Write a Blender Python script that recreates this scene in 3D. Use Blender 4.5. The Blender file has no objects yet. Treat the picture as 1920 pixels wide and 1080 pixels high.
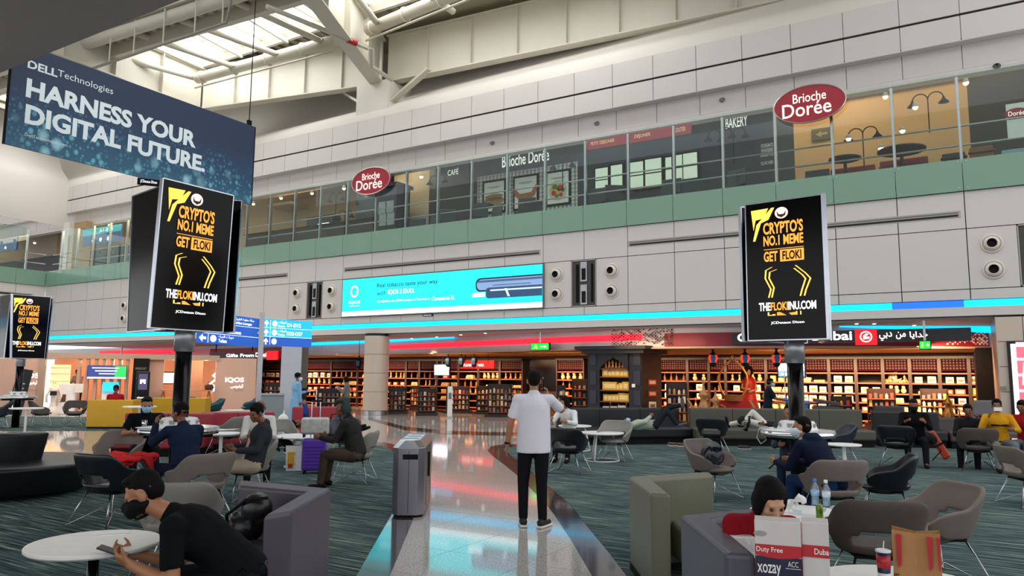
import bpy, bmesh, math, random
from mathutils import Vector as V3, Matrix, noise as mnoise
random.seed(7)
S = bpy.context.scene; COL = S.collection
PI = math.pi
# ---------------------------------------------------------------- camera, world, exposure
FOC, CH = 1387.6, 1.65
_y = V3(((1801-960)/FOC, -(714-540)/FOC, -1)).normalized()
_x = V3((-2320/FOC, -147/FOC, -1)); _x = (_x-_y*_x.dot(_y)).normalized(); _x = -_x
_z = _x.cross(_y)
RW = Matrix((_x, _y, _z))            # camera -> world
CAM0 = V3((0, 0, CH))
cd = bpy.data.cameras.new('camera'); cam = bpy.data.objects.new('camera', cd); COL.objects.link(cam)
cd.sensor_width = 36; cd.lens = FOC*36/1920; cd.clip_end = 300; cd.clip_start = .05
cam.matrix_world = Matrix.Translation(CAM0) @ RW.to_4x4()
S.camera = cam
def ray(px, py): return RW @ V3(((px-960)/FOC, -(py-540)/FOC, -1))
def G(px, py, z=0.0):                # point at height z seen at a pixel
    d = ray(px, py); return CAM0+d*((z-CH)/d.z)
def W(px, py, y):                    # point on plane Y=y
    d = ray(px, py); return CAM0+d*(y/d.y)
def WX(px, py, x):
    d = ray(px, py); return CAM0+d*(x/d.x)
def GD(px, py, dist):
    d = ray(px, py); return CAM0+d*(dist/math.hypot(d.x, d.y))
def face(p, deg=0): return math.atan2(p[1], p[0])-PI/2-math.radians(deg)   # local +Y: deg 0 away from viewer, 90 to the right, 180 towards

w = bpy.data.worlds.new('world'); S.world = w; w.use_nodes = True
wn = w.node_tree.nodes; bgn = wn['Background']
bgn.inputs[0].default_value = (0.97, 0.985, 1.0, 1); bgn.inputs[1].default_value = 1.1
S.view_settings.view_transform = 'Standard'; S.view_settings.look = 'None'
S.view_settings.gamma = 1; S.view_settings.use_curve_mapping = False
S.view_settings.exposure = 0.34
def area(name, loc, rot, sx, sy, e, col=(1, 1, 1), spread=PI):
    l = bpy.data.lights.new(name, 'AREA'); l.shape = 'RECTANGLE'; l.size = sx; l.size_y = sy; l.energy = e; l.color = col; l.spread = spread
    o = bpy.data.objects.new(name, l); o.location = loc; o.rotation_euler = rot; COL.objects.link(o); return o
def point(name, loc, e, col, r=.1):
    l = bpy.data.lights.new(name, 'POINT'); l.energy = e; l.color = col; l.shadow_soft_size = r
    o = bpy.data.objects.new(name, l); o.location = loc; COL.objects.link(o); return o
# daylight through the roof skylights, warm shop and cafe lamps, added fill for the racks
area('skylight_left', (-31, 22.5, 18.3), (0, 0, 0), 13, 3.4, 600, (.95, .98, 1))
WRM = (1, .58, .3)
for x_, e_ in ((-33, 320), (-27, 380), (-21, 380), (-16, 380), (-11.5, 340), (-7.5, 400), (-4, 520), (-.8, 520)):
    area('shop_lamp', (x_, 29.4, 2.6), (math.radians(38), 0, 0), 3.2, .3, e_*.8, WRM, math.radians(110))
area('shop_front_lamp', (-9, 23.7, 2.9), (math.radians(35), 0, 0), 3, .3, 30, (1, .6, .3))
for x_, e_ in ((-30, 150), (-24, 130), (-3.5, 150), (1, 90)): area('cafe_lamp', (x_, 26.0+.9, 12.1), (math.radians(35), 0, 0), 4, .4, e_, (1, .74, .48))
for x_ in (-12, -7): area('cafe_lamp_cool', (x_, 26.9, 12.1), (math.radians(35), 0, 0), 5, .4, 45, (.8, .9, 1))
area('gallery_lamp_left', (-42, 26.0, 11.0), (0, 0, 0), 10, 1, 260, (1, .75, .5))
LG = (1, .6, .38)
for s_ in (.9, 2.6, 4.4, 5.8): point('lounge_lamp', (-32.4+.757*s_-1.1, 16.6+.653*s_+1.25, 2.15), 45, LG, .07)
area('lounge_front_lamp', (-28, 17, 3.3), (math.radians(30), 0, math.radians(40)), 8, .3, 90, LG)
for x_ in (-26, -19, -14): area('rack_fill_light', (x_, 26.8 if x_ > -20 else 28, 2.62), (math.radians(35), 0, 0), 3, .4, 120, WRM)  # added fill light to brighten the free-standing racks
for x_ in (-5, -1): area('rack_fill_light', (x_, 26.9, 2.62), (math.radians(35), 0, 0), 2.5, .4, 110, WRM)  # same added fill towards the right end of the shop
area('skylight_right', (-15.5, 22.5, 18.3), (0, 0, 0), 12, 3.4, 550, (.97, .98, 1)); area('skylight_far', (-45, 22.5, 18.3), (0, 0, 0), 10, 3.4, 300, (.97, .98, 1))

# ---------------------------------------------------------------- materials
MATS = {}
def srgb(c):
    if isinstance(c, str): c = tuple(int(c[i:i+2], 16)/255 for i in (0, 2, 4))
    return tuple((x/12.92 if x <= .04045 else ((x+.055)/1.055)**2.4) for x in c)
def M(name, col, rough=.5, metal=0, em=0, var=.08, scale=8, bump=0, bscale=60, spec=.5, alpha=1, trans=0, coat=0, ecol=None):
    if name in MATS: return MATS[name]
    m = bpy.data.materials.new(name); m.use_nodes = True; MATS[name] = m
    nt = m.node_tree; b = nt.nodes['Principled BSDF']; c = srgb(col)
    b.inputs['Roughness'].default_value = rough; b.inputs['Metallic'].default_value = metal
    b.inputs['Specular IOR Level'].default_value = spec
    b.inputs['Alpha'].default_value = alpha; b.inputs['Transmission Weight'].default_value = trans
    b.inputs['Coat Weight'].default_value = coat
    tc = nt.nodes.new('ShaderNodeTexCoord'); n = nt.nodes.new('ShaderNodeTexNoise'); n.inputs['Scale'].default_value = scale
    n.inputs['Detail'].default_value = 3; nt.links.new(tc.outputs['Object'], n.inputs['Vector'])
    mx = nt.nodes.new('ShaderNodeMix'); mx.data_type = 'RGBA'
    mx.inputs[6].default_value = tuple(x*(1-var) for x in c)+(1,); mx.inputs[7].default_value = tuple(min(1, x*(1+var)) for x in c)+(1,)
    nt.links.new(n.outputs['Fac'], mx.inputs[0]); nt.links.new(mx.outputs[2], b.inputs['Base Color'])
    if em:
        b.inputs['Emission Color'].default_value = (srgb(ecol) if ecol else c)+(1,); b.inputs['Emission Strength'].default_value = em
    if bump:
        n2 = nt.nodes.new('ShaderNodeTexNoise'); n2.inputs['Scale'].default_value = bscale; nt.links.new(tc.outputs['Object'], n2.inputs['Vector'])
        bp = nt.nodes.new('ShaderNodeBump'); bp.inputs['Strength'].default_value = bump; bp.inputs['Distance'].default_value = .02
        nt.links.new(n2.outputs['Fac'], bp.inputs['Height']); nt.links.new(bp.outputs[0], b.inputs['Normal'])
    return m
def glassmat(name, tint=(.86, .93, .9), refl=.12):
    m = bpy.data.materials.new(name); m.use_nodes = True; nt = m.node_tree; nt.nodes.clear(); MATS[name] = m
    o = nt.nodes.new('ShaderNodeOutputMaterial'); t = nt.nodes.new('ShaderNodeBsdfTransparent'); g = nt.nodes.new('ShaderNodeBsdfGlossy')
    t.inputs[0].default_value = tint+(1,); g.inputs['Roughness'].default_value = .02
    fr = nt.nodes.new('ShaderNodeFresnel'); gm = nt.nodes.new('ShaderNodeNewGeometry')
    io = nt.nodes.new('ShaderNodeMapRange'); io.inputs[3].default_value = 1.5; io.inputs[4].default_value = 1/1.5   # same reflectance on leaving the pane
    nt.links.new(gm.outputs['Backfacing'], io.inputs[0]); nt.links.new(io.outputs[0], fr.inputs[0])
    ad = nt.nodes.new('ShaderNodeMath'); ad.operation = 'ADD'; ad.use_clamp = True; nt.links.new(fr.outputs[0], ad.inputs[0]); ad.inputs[1].default_value = refl
    mx = nt.nodes.new('ShaderNodeMixShader'); nt.links.new(ad.outputs[0], mx.inputs[0]); nt.links.new(t.outputs[0], mx.inputs[1]); nt.links.new(g.outputs[0], mx.inputs[2])
    nt.links.new(mx.outputs[0], o.inputs[0]); return m
GLASS = glassmat('clear_glass', refl=.0); GLASS2 = glassmat('bottle_plastic', (.8, .9, .95), .1)
# ---------------------------------------------------------------- mesh builder
class MB:
    def __init__(s): s.v = []; s.f = []
    def add(s, vs, fs):
        n = len(s.v); s.v += [tuple(p) for p in vs]; s.f += [tuple(i+n for i in f) for f in fs]; return s
    def box(s, x0, x1, y0, y1, z0, z1):
        return s.add([(x, y, z) for z in (z0, z1) for y in (y0, y1) for x in (x0, x1)],
                     [(0, 2, 3, 1), (4, 5, 7, 6), (0, 1, 5, 4), (2, 6, 7, 3), (0, 4, 6, 2), (1, 3, 7, 5)])
    def obox(s, c, sz, rz=0, rx=0, ry=0):
        m = Matrix.Translation(c) @ Matrix.Rotation(rz, 4, 'Z') @ Matrix.Rotation(ry, 4, 'Y') @ Matrix.Rotation(rx, 4, 'X')
        t = MB().box(-sz[0]/2, sz[0]/2, -sz[1]/2, sz[1]/2, -sz[2]/2, sz[2]/2); return s.add([m @ V3(p) for p in t.v], t.f)
    def prism(s, pts, z0, z1, top=None):
        n = len(pts); a = [(p[0], p[1], z0) for p in pts]; b = [(p[0], p[1], z1) for p in (top or pts)]
        ar = sum(pts[i][0]*pts[(i+1) % n][1]-pts[(i+1) % n][0]*pts[i][1] for i in range(n))
        fs = [tuple(range(n-1, -1, -1)), tuple(range(n, 2*n))]+[(i, (i+1) % n, n+(i+1) % n, n+i) for i in range(n)]
        if ar < 0: fs = [tuple(reversed(f)) for f in fs]
        return s.add(a+b, fs)
    def plane(s, o, u, v, poly, th=.004):   # flat polygon in plane basis, extruded along u x v
        o = V3(o); u = V3(u); v = V3(v); n = u.cross(v).normalized(); k = len(poly)
        ar = sum(poly[i][0]*poly[(i+1) % k][1]-poly[(i+1) % k][0]*poly[i][1] for i in range(k))
        if ar < 0: poly = poly[::-1]
        a = [o+u*p[0]+v*p[1] for p in poly]; b = [p+n*th for p in a]
        return s.add(a+b, [tuple(range(k-1, -1, -1)), tuple(range(k, 2*k))]+[(i, (i+1) % k, k+(i+1) % k, k+i) for i in range(k)])
    def tube(s, pts, r, n=8, closed=False, r2=None):
        pts = [V3(p) for p in pts]; k = len(pts); rings = []
        up = V3((0, 0, 1))
        for i, p in enumerate(pts):
            a = pts[(i-1) % k] if (i or closed) else p; b = pts[(i+1) % k] if (i < k-1 or closed) else p
            t = (b-a).normalized()
            x = t.cross(up)
            if x.length < .1: x = t.cross(V3((1, 0, 0)))
            x.normalize()
            if i and x.dot(px) < 0 and x.length > 0: x = -x
            px = x; y = t.cross(x); rr = r if r2 is None else r+(r2-r)*i/(k-1)
            rings.append([p+x*math.cos(q*2*PI/n)*rr+y*math.sin(q*2*PI/n)*rr for q in range(n)])
        vs = [q for R_ in rings for q in R_]; fs = []
        for i in range(k if closed else k-1):
            j = (i+1) % k
            for q in range(n): fs.append((i*n+q, j*n+q, j*n+(q+1) % n, i*n+(q+1) % n))
        if not closed: fs += [tuple(range(n)), tuple(range((k-1)*n+n-1, (k-1)*n-1, -1))]
        return s.add(vs, fs)
    def lathe(s, prof, n=24, c=(0, 0, 0)):
        vs = []; fs = []
        for r, z in prof: vs += [(c[0]+r*math.cos(q*2*PI/n), c[1]+r*math.sin(q*2*PI/n), c[2]+z) for q in range(n)]
        for i in range(len(prof)-1):
            for q in range(n): fs.append((i*n+q, i*n+(q+1) % n, (i+1)*n+(q+1) % n, (i+1)*n+q))
        fs += [tuple(range(n-1, -1, -1)), tuple(range((len(prof)-1)*n, len(prof)*n))]
        return s.add(vs, fs)
    def sph(s, c, r, n=12, m=8, rot=None):
        if not hasattr(r, '__len__'): r = (r, r, r)
        vs = []; fs = []
        for i in range(m+1):
            a = PI*i/m
            for q in range(n):
                p = V3((r[0]*math.sin(a)*math.cos(2*PI*q/n), r[1]*math.sin(a)*math.sin(2*PI*q/n), r[2]*math.cos(a)))
                if i in (0, m): p = V3((0, 0, r[2]*math.cos(a)))+p*.0
                if rot: p = rot @ p
                vs.append(p+V3(c))
        for i in range(m):
            for q in range(n):
                a, b, c_, d = i*n+q, (i+1)*n+q, (i+1)*n+(q+1) % n, i*n+(q+1) % n
                fs.append((a, b, c_) if i == m-1 else ((a, b, c_) if False else ((a, b, c_, d) if i else (a, b, c_))))
        return s.add(vs, fs)
    def cap(s, p0, p1, r0, r1, n=12):        # tapered capsule (closed), for blobs
        p0 = V3(p0); p1 = V3(p1); s.sph(p0, r0, n, 8); s.sph(p1, r1, n, 8)
        if (p1-p0).length > 1e-4: s.tube([p0, p1], r0, n, r2=r1)
        return s
    def mesh(s, name):
        me = bpy.data.meshes.new(name); me.from_pydata(s.v, [], s.f); me.update(); return me
def blobmesh(mb, name, vox=.012, smooth=6, fac=.6, dec=None):
    bm = bmesh.new(); me = mb.mesh(name); bm.from_mesh(me); bmesh.ops.remove_doubles(bm, verts=bm.verts, dist=1e-6); bmesh.ops.recalc_face_normals(bm, faces=bm.faces); bm.to_mesh(me); bm.free()
    o = bpy.data.objects.new('tmp', me); COL.objects.link(o)
    r = o.modifiers.new('r', 'REMESH'); r.mode = 'VOXEL'; r.voxel_size = vox; r.use_smooth_shade = True
    if smooth: q = o.modifiers.new('s', 'SMOOTH'); q.factor = fac; q.iterations = smooth
    dg = bpy.context.evaluated_depsgraph_get(); me2 = bpy.data.meshes.new_from_object(o.evaluated_get(dg)); me2.name = name
    bpy.data.objects.remove(o); bpy.data.meshes.remove(me); me2.materials.clear(); return me2
def WM(o):
    m = Matrix.Translation(o.location) @ o.rotation_euler.to_matrix().to_4x4()
    return WM(o.parent) @ m if o.parent else m
def link(name, me, mat=None, parent=None, smooth=False, bevel=0, seg=2, subsurf=0, solid=0, w=False):
    if isinstance(me, MB): me = me.mesh(name)
    if w and parent: me.transform(WM(parent).inverted())     # geometry given in world coordinates
    if mat:
        me.materials.clear(); me.materials.append(mat)
    if smooth:
        for p in me.polygons: p.use_smooth = True
    o = bpy.data.objects.new(name, me); COL.objects.link(o)
    if parent: o.parent = parent
    if solid: q = o.modifiers.new('solid', 'SOLIDIFY'); q.thickness = solid; q.offset = 0
    if bevel: q = o.modifiers.new('bevel', 'BEVEL'); q.width = bevel; q.segments = seg; q.limit_method = 'ANGLE'; q.angle_limit = .6
    if subsurf: q = o.modifiers.new('sub', 'SUBSURF'); q.levels = subsurf; q.render_levels = subsurf
    return o
part = link
def tag(o, label=None, cat=None, group=None, kind=None):
    if label: o['label'] = label
    if cat: o['category'] = cat
    if group: o['group'] = group
    if kind: o['kind'] = kind
    return o
def thing(name, label, cat, loc=(0, 0, 0), rz=0, group=None, kind=None):
    o = bpy.data.objects.new(name, None); COL.objects.link(o); o.location = loc; o.rotation_euler = (0, 0, rz); o.empty_display_size = .1
    return tag(o, label, cat, group, kind)
def struct(name, mb, mat, parent=None, **k):
    o = link(name, mb, mat, parent, **k)
    if not parent: o['kind'] = 'structure'
    return o
def dup(root, loc=None, rz=None, label=None, group=None, sc=None, mats=None):
    def cp(o, par):
        c = o.copy(); COL.objects.link(c); c.parent = par
        if mats and o.type == 'MESH' and o.data.materials and o.data.materials[0] and o.data.materials[0].name in mats:
            key = o.data.name+mats[o.data.materials[0].name].name
            if key not in _mc: d = o.data.copy(); d.materials[0] = mats[o.data.materials[0].name]; _mc[key] = d
            c.data = _mc[key]
        for ch in KIDS(o): cp(ch, c)
        return c
    r = cp(root, None)
    if loc is not None: r.location = loc
    if rz is not None: r.rotation_euler = (0, 0, rz)
    if sc: r.scale = (sc, sc, sc)
    if label: r['label'] = label
    if group: r['group'] = group
    return r
_mc = {}
def KIDS(o): return list(o.children)
_tc = {}
def textmesh(s, bold=0):
    k = (s, bold)
    if k not in _tc:
        c = bpy.data.curves.new('t', 'FONT'); c.body = s; c.offset = bold; c.resolution_u = 3; c.fill_mode = 'BOTH'
        o = bpy.data.objects.new('t', c); COL.objects.link(o); dg = bpy.context.evaluated_depsgraph_get()
        me = bpy.data.meshes.new_from_object(o.evaluated_get(dg)); bpy.data.objects.remove(o)
        vs = [tuple(v.co)[:2] for v in me.vertices]; fs = [tuple(p.vertices) for p in me.polygons]
        if not vs: vs = [(0, 0), (1, 0), (0, 1)]; fs = [(0, 1, 2)]
        x0 = min(v[0] for v in vs); x1 = max(v[0] for v in vs); y0 = min(v[1] for v in vs); y1 = max(v[1] for v in vs)
        _tc[k] = ([((v[0]-x0)/(x1-x0), (v[1]-y0)/(y1-y0)) for v in vs], fs, (x1-x0)/(y1-y0))
    return _tc[k]
def text(s, o, u, v, x0, y0, x1, y1, mat, parent, name='lettering', bold=0, slant=0, lift=.004, label=None, w=False):
    """lettering stretched into the rectangle x0..x1, y0..y1 of the plane (o, u, v)"""
    vs, fs, asp = textmesh(s, bold); o = V3(o); u = V3(u); v = V3(v); n = u.cross(v).normalized()
    if x1 is None: x1 = x0+(y1-y0)*asp*v.length/u.length
    m = MB(); m.add([o+u*(x0+(x1-x0)*a+slant*b*(y1-y0))+v*(y0+(y1-y0)*b)+n*lift for a, b in vs], fs)
    t = part(name, m, mat, parent, w=w)
    if label: t['label'] = label
    return t
# ---------------------------------------------------------------- materials in use
WALL = M('panel_beige', 'cfcac6', .55, var=.03, scale=.6)
WALLHI = M('plaster_cream', 'd6d1c8', .8, var=.04, scale=.3)
STEEL = M('cream_steel', 'c6c1b2', .45, var=.05, scale=2)
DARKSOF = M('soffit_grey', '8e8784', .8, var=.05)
BLK = M('black_gloss', '07070a', .2, spec=.3); BLKM = M('black_matt', '0b0b0e', .7, spec=.2)
CHROME = M('chrome', 'd8d8da', .18, 1); BRUSH = M('brushed_steel', 'b9bcc0', .32, 1, var=.1)
WHITE = M('white_laminate', 'f1f1ee', .3); WHITEP = M('white_paint', 'e8e8e6', .45)
GREENG = M('frosted_green_glass', '7a9e8a', .25, var=.03, scale=.5, coat=.5)
DKWOOD = M('dark_wood', '200e09', .4, var=.35, scale=3); NAVYWOOD = M('black_blue_wood', '11131d', .45, var=.15)
GROOVE = M('dark_groove', '141414', .7)
def emit(name, col, st): return M(name, col, .5, em=st, var=0)
CYANE = emit('led_cyan', '00c4ff', 1.25); BLUEE = emit('led_blue', '1560e8', 1.1); REDE = emit('led_red', 'ff1e34', 1.3)
WARME = emit('warm_lamp', 'ffd9a0', 6); WHITEE = emit('white_light', 'ffffff', 1.6)
D = 24.2; MOD = 1.7; X0 = -1.33
ZP = 7.0; ZG = 7.92                      # bottom and top of the green glass band
XL = -48.46                              # corner with the left wall
XR = 6.5
JX = [X0+MOD*k for k in range(-28, 5)]   # panel joints
# ---------------------------------------------------------------- floor
def floormat():
    m = M('terrazzo', 'c2beb8', .06, var=.04, scale=.25); nt = m.node_tree; b = nt.nodes['Principled BSDF']
    tc = nt.nodes['Texture Coordinate']; vo = nt.nodes.new('ShaderNodeTexNoise'); vo.inputs['Scale'].default_value = 55; vo.inputs['Detail'].default_value = 4
    gm = nt.nodes.new('ShaderNodeNewGeometry')
    nt.links.new(gm.outputs['Position'], vo.inputs['Vector'])
    mx = nt.nodes.new('ShaderNodeMix'); mx.data_type = 'RGBA'; mx.blend_type = 'MULTIPLY'; mx.inputs[0].default_value = 1
    rp = nt.nodes.new('ShaderNodeMapRange'); rp.inputs[1].default_value = .38; rp.inputs[2].default_value = .55; rp.inputs[3].default_value = .62; rp.inputs[4].default_value = 1.05
    nt.links.new(vo.outputs['Fac'], rp.inputs[0]); src = b.inputs['Base Color'].links[0].from_socket
    nt.links.new(src, mx.inputs[6]); nt.links.new(rp.outputs[0], mx.inputs[7]); nt.links.new(mx.outputs[2], b.inputs['Base Color'])
    return m
TERR = floormat(); DSTONE = M('dark_border_stone', '3a3436', .12, var=.2, scale=40, coat=.2)
def carpetmat():
    m = M('striped_carpet', '4c6261', .95, var=0, spec=.1); nt = m.node_tree; b = nt.nodes['Principled BSDF']
    gm = nt.nodes.new('ShaderNodeNewGeometry'); mp = nt.nodes.new('ShaderNodeMapping'); mp.inputs['Scale'].default_value = (.75, 24, 1)
    nt.links.new(gm.outputs['Position'], mp.inputs[0])
    n = nt.nodes.new('ShaderNodeTexNoise'); n.inputs['Scale'].default_value = 1.6; n.inputs['Detail'].default_value = 4; n.inputs['Roughness'].default_value = .65
    nt.links.new(mp.outputs[0], n.inputs['Vector'])
    r = nt.nodes.new('ShaderNodeValToRGB'); e = r.color_ramp.elements
    e[0].position = .34; e[0].color = srgb('111b21')+(1,); e[1].position = .66; e[1].color = srgb('a2ae98')+(1,)
    for p, c in ((.44, '2e4044'), (.5, '45575a'), (.56, '526662')): q = e.new(p); q.color = srgb(c)+(1,)
    nt.links.new(n.outputs['Fac'], r.inputs[0]); nt.links.new(r.outputs[0], b.inputs['Base Color']); return m
CARPET = carpetmat()
fl = struct('floor', MB().box(-75, 20, -8, 60, -.12, -.03), TERR)
# polished path between the carpets: single tiles near by, plain beyond
def gp(L, z=0): return [tuple(G(x, y, z))[:2] for x, y in L]
def inpoly(p, poly):
    c = False; n = len(poly)
    for i in range(n):
        a, b = poly[i], poly[i-1]
        if (a[1] > p[1]) != (b[1] > p[1]) and p[0] < (b[0]-a[0])*(p[1]-a[1])/(b[1]-a[1])+a[0]: c = not c
    return c
TS = .85
near = gp([(640, 1300), (690, 1080), (740, 930), (760, 850), (930, 850), (1010, 930), (1150, 1090), (1400, 1400)])
tm = MB().box(-TS/2+.003, TS/2-.003, -TS/2+.003, TS/2-.003, -.03, 0).mesh('tile')
tm.materials.append(TERR); bevt = None; nt_ = 0
for i in range(-30, 4):
    for j in range(-2, 20):
        c = ((i+.5)*TS, (j+.5)*TS)
        near_ = any(inpoly((c[0]+a*TS, c[1]+b*TS), near) for a in (-.5, 0, .5) for b in (-.5, 0, .5))
        if near_ and math.hypot(*c) < 17:
            o = bpy.data.objects.new('tile', tm); COL.objects.link(o); o.location = (c[0], c[1], 0); o.parent = fl; nt_ += 1
# tile rows farther away, where joints blur together
far = struct('floor_field', MB().box(-75, 20, 5, 60, -.03, -.004), TERR); far.name = 'floor_far_field'; far['kind'] = 'structure'
# carpets (outlines read on the ground) with dark stone borders
RB_out = [(1400, 1395), (1175, 1080), (1140, 1034), (1105, 992), (1069, 946), (1022, 908), (985, 875), (955, 852), (943, 843), (950, 839), (975, 838), (1035, 838)]
RB_in = [(1300, 1395), (1110, 1080), (1069, 1010), (1038, 964), (1018, 939), (974, 895), (946, 872), (925, 856), (914, 845), (921, 837), (945, 833), (1035, 832)]
o1, i1 = gp(RB_out), gp(RB_in)
cr = o1+gp([(1070, 826), (1300, 824), (1600, 822), (1860, 820), (2100, 820)])+[(9, 18), (9, -3), (.5, -3)]
struct('floor_carpet_right', MB().prism(cr, -.02, .006), CARPET)
struct('trim_right', MB().prism(i1+o1[::-1], -.02, .003), DSTONE)
LB_out = [(560, 1395), (668, 1080), (700, 1024), (733, 967), (744, 930), (746, 890), (742, 858), (733, 843), (715, 836), (690, 834)]
LB_in = [(640, 1395), (731, 1080), (752, 1030), (774, 976), (782, 930), (780, 890), (770, 855), (755, 838), (725, 830), (690, 828)]
o2, i2 = gp(LB_out), gp(LB_in)
cl = o2+gp([(560, 833), (420, 836), (270, 845), (150, 857), (40, 862), (-120, 862), (-260, 866)])+[(-22, -3), (-1.5, -3)]
struct('floor_carpet_left', MB().prism(cl, -.02, .006), CARPET)
struct('trim_left', MB().prism(i2+o2[::-1], -.02, .003), DSTONE)
struct('floor_carpet_far', MB().prism(gp([(-60, 808), (640, 806), (600, 786), (-60, 780)]), -.02, .006), CARPET)
# dark arc inlaid in the hall floor in front of the shop
arc = gp([(690, 782), (760, 800), (840, 808), (960, 811), (1060, 812)]); arc2 = gp([(690, 786), (756, 806), (838, 814), (960, 817), (1060, 818)])
struct('trim_arc', MB().prism(arc+arc2[::-1], -.02, .002), DSTONE)
# ---------------------------------------------------------------- facade: lower panelled band
wf = struct('wall_facade', MB().box(XL, XR, D+.06, D+.5, 3.45, 7.8), GROOVE)
def cell(x0, x1, z0, z1, holes=(), y=D, g=.012):
    return MB().box(x0+g, x1-g, y, y+.06, z0+g, z1-g)
NICH = [-11.55+13.6*k for k in (-3, -2, -1, 0, 1)]
AD = (-23.3, -13.2, 4.24, 5.86)
rows = [(3.9, 4.2), (4.2, 5.92), (5.92, 7.0)]
for k in range(len(JX)-1):
    a, b = max(JX[k], XL), JX[k+1]
    for r, (z0, z1) in enumerate(rows):
        n0 = [n for n in NICH if a-.01 < n-.55 < b or a < n+.55 < b+.01]
        if r == 1 and n0:
            for (p, q) in ([(a, n0[0]-.5)] if n0[0] > b-.2 else [(n0[0]+.5, b)]): part('panel', cell(p, q, z0, z1), WALL, wf)
            continue
        part('panel', cell(a, b, z0, z1), WALL, wf)
struct('trim_fascia', MB().box(XL, XR, D-.02, D+.5, 3.45, 3.7), WALL)
ld = thing('led_strip', 'long glowing cyan light strip running along the whole facade below the panels', 'light strip', (-20, D, 3.8))
part('light_line', MB().box(XL, -1.6, D-.01, D+.08, 3.7, 3.89), CYANE, ld, w=True)
t = part('light_line', MB().box(-1.6, .2, D-.01, D+.08, 3.7, 3.89), BLUEE, ld, w=True); t['label'] = 'deep blue section of the strip'
part('light_line', MB().box(.2, XR, D-.01, D+.08, 3.7, 3.89), CYANE, ld, w=True)
# left wall of the hall, at right angles
wl = struct('wall_left', MB().box(XL-.5, XL-.06, 4, D, 3.45, 7.8), GROOVE)
for k in range(12):
    for z0, z1 in rows: part('panel', MB().box(XL-.06, XL, D-1.7*(k+1)+.012, D-1.7*k-.012, z0+.012, z1-.012), WALL, wl)
struct('trim_left_fascia', MB().box(XL-.5, XL+.02, 4, D, 3.45, 3.7), WALL)
t = thing('led_strip', 'cyan light strip on the short side wall at far left', 'light strip', (XL, 15, 3.8)); part('light_line', MB().box(XL-.05, XL+.01, 4, D, 3.7, 3.89), CYANE, t, w=True)
# air slots, speakers (round nozzles), lamp niches
for k, (a, b) in enumerate(((-36.9, -27), (-23.3, -13.4), (-9.75, .2))):
    lab = ('long air slot above the lit screen tower on the left', 'long air slot above the big cyan billboard', 'long air slot behind the right screen tower')[k]
    t = thing('air_vent', lab, 'vent', ((a+b)/2, D, 6.35), group='air slots in the facade')
    part('frame', MB().box(a-.06, b+.06, D-.012, D+.02, 6.25, 6.45), M('vent_frame', 'aaa49c', .5), t, w=True)
    part('slot', MB().box(a, b, D-.016, D+.02, 6.28, 6.34), GROOVE, t, w=True); part('slot', MB().box(a, b, D-.016, D+.02, 6.37, 6.41), M('slot_grey', '6c6c70', .5), t, w=True)
t = thing('air_vent', 'air slot on the side wall at far left', 'vent', (XL, 20, 6.35), group='air slots in the facade')
part('frame', MB().box(XL-.02, XL+.012, 16, 23.5, 6.25, 6.45), M('vent_frame', '', .5), t, w=True); part('slot', MB().box(XL-.02, XL+.016, 16.1, 23.4, 6.3, 6.4), GROOVE, t, w=True)
noz = thing('air_nozzle', '', 'air nozzle', (0, 0, 0), group='round air nozzles beside the lamp niches')
RM = Matrix.Rotation(PI/2, 4, 'X')
def latheY(prof, n=24):
    m = MB().lathe(prof, n); m.v = [(x, -z, y) for x, y, z in m.v]; m.f = [tuple(reversed(f)) for f in m.f]; return m
part('flange', latheY([(.27, 0), (.27, .03), (.23, .05), (.22, .03)]), M('nozzle_white', 'd8cfc4', .4), noz, smooth=True)
part('cone', latheY([(.2, .02), (.2, .08), (.15, .15), (.125, .16), (.12, .05)]), M('nozzle_white', '', .4), noz, smooth=True)
part('bore', latheY([(.118, .1), (.118, .165), (.05, .1)]), BLKM, noz)
first = True
for n, nm in zip(NICH[1:], ('left', 'left of the billboard', 'right of the billboard', 'at the right edge')):
    for sx in (-1.1, 1.1):
        for z, zz in ((5.44, 'upper'), (4.71, 'lower')):
            x = n+sx
            if x > 3: continue
            lab = f'{zz} round air nozzle on the {"left" if sx < 0 else "right"} side of the lamp niche {nm}'
            if nm == 'at the right edge': lab = f'{zz} round air nozzle near the right edge of the photo'
            if nm == 'left': lab = f'{zz} small round air nozzle {"behind" if sx < 0 else "just beside"} the left screen tower'
            if first: o = noz; o.location = (x, D, z); o['label'] = lab; first = False
            else: dup(noz, (x, D, z), 0, lab)
for n in NICH[1:]:
    nm = {-38.75: 'behind the left screen tower', -25.15: 'left of the cyan billboard', -11.55: 'right of the cyan billboard', 2.05: 'at the right edge of the photo'}[round(n, 2)]
    t = thing('lamp_niche', 'dark recessed lamp niche '+nm, 'lamp niche', (n, D, 5.06), group='lamp niches in the facade')
    part('recess', MB().box(-.49, .49, .04, .3, -.84, .84), M('niche_grey', '4a4744', .6), t)
    part('frame', MB().box(-.5, -.47, -.01, .1, -.85, .85).box(.47, .5, -.01, .1, -.85, .85).box(-.5, .5, -.01, .1, .82, .85).box(-.5, .5, -.01, .1, -.85, -.82), M('vent_frame', '', .5), t)
    for dz in (.42, -.42):
        f_ = part('spotlight', MB().box(-.12, .14, -.02, .06, dz-.36, dz+.36), BRUSH, t)
        part('lens', MB().box(-.07, .09, -.03, 0, dz-.3, dz+.12), BLK, f_)
    part('rail', MB().box(-.3, -.22, -.03, .06, -.7, .7), BLKM, t); part('rail', MB().box(.3, .36, -.03, .06, -.7, .7), BLKM, t)
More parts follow.
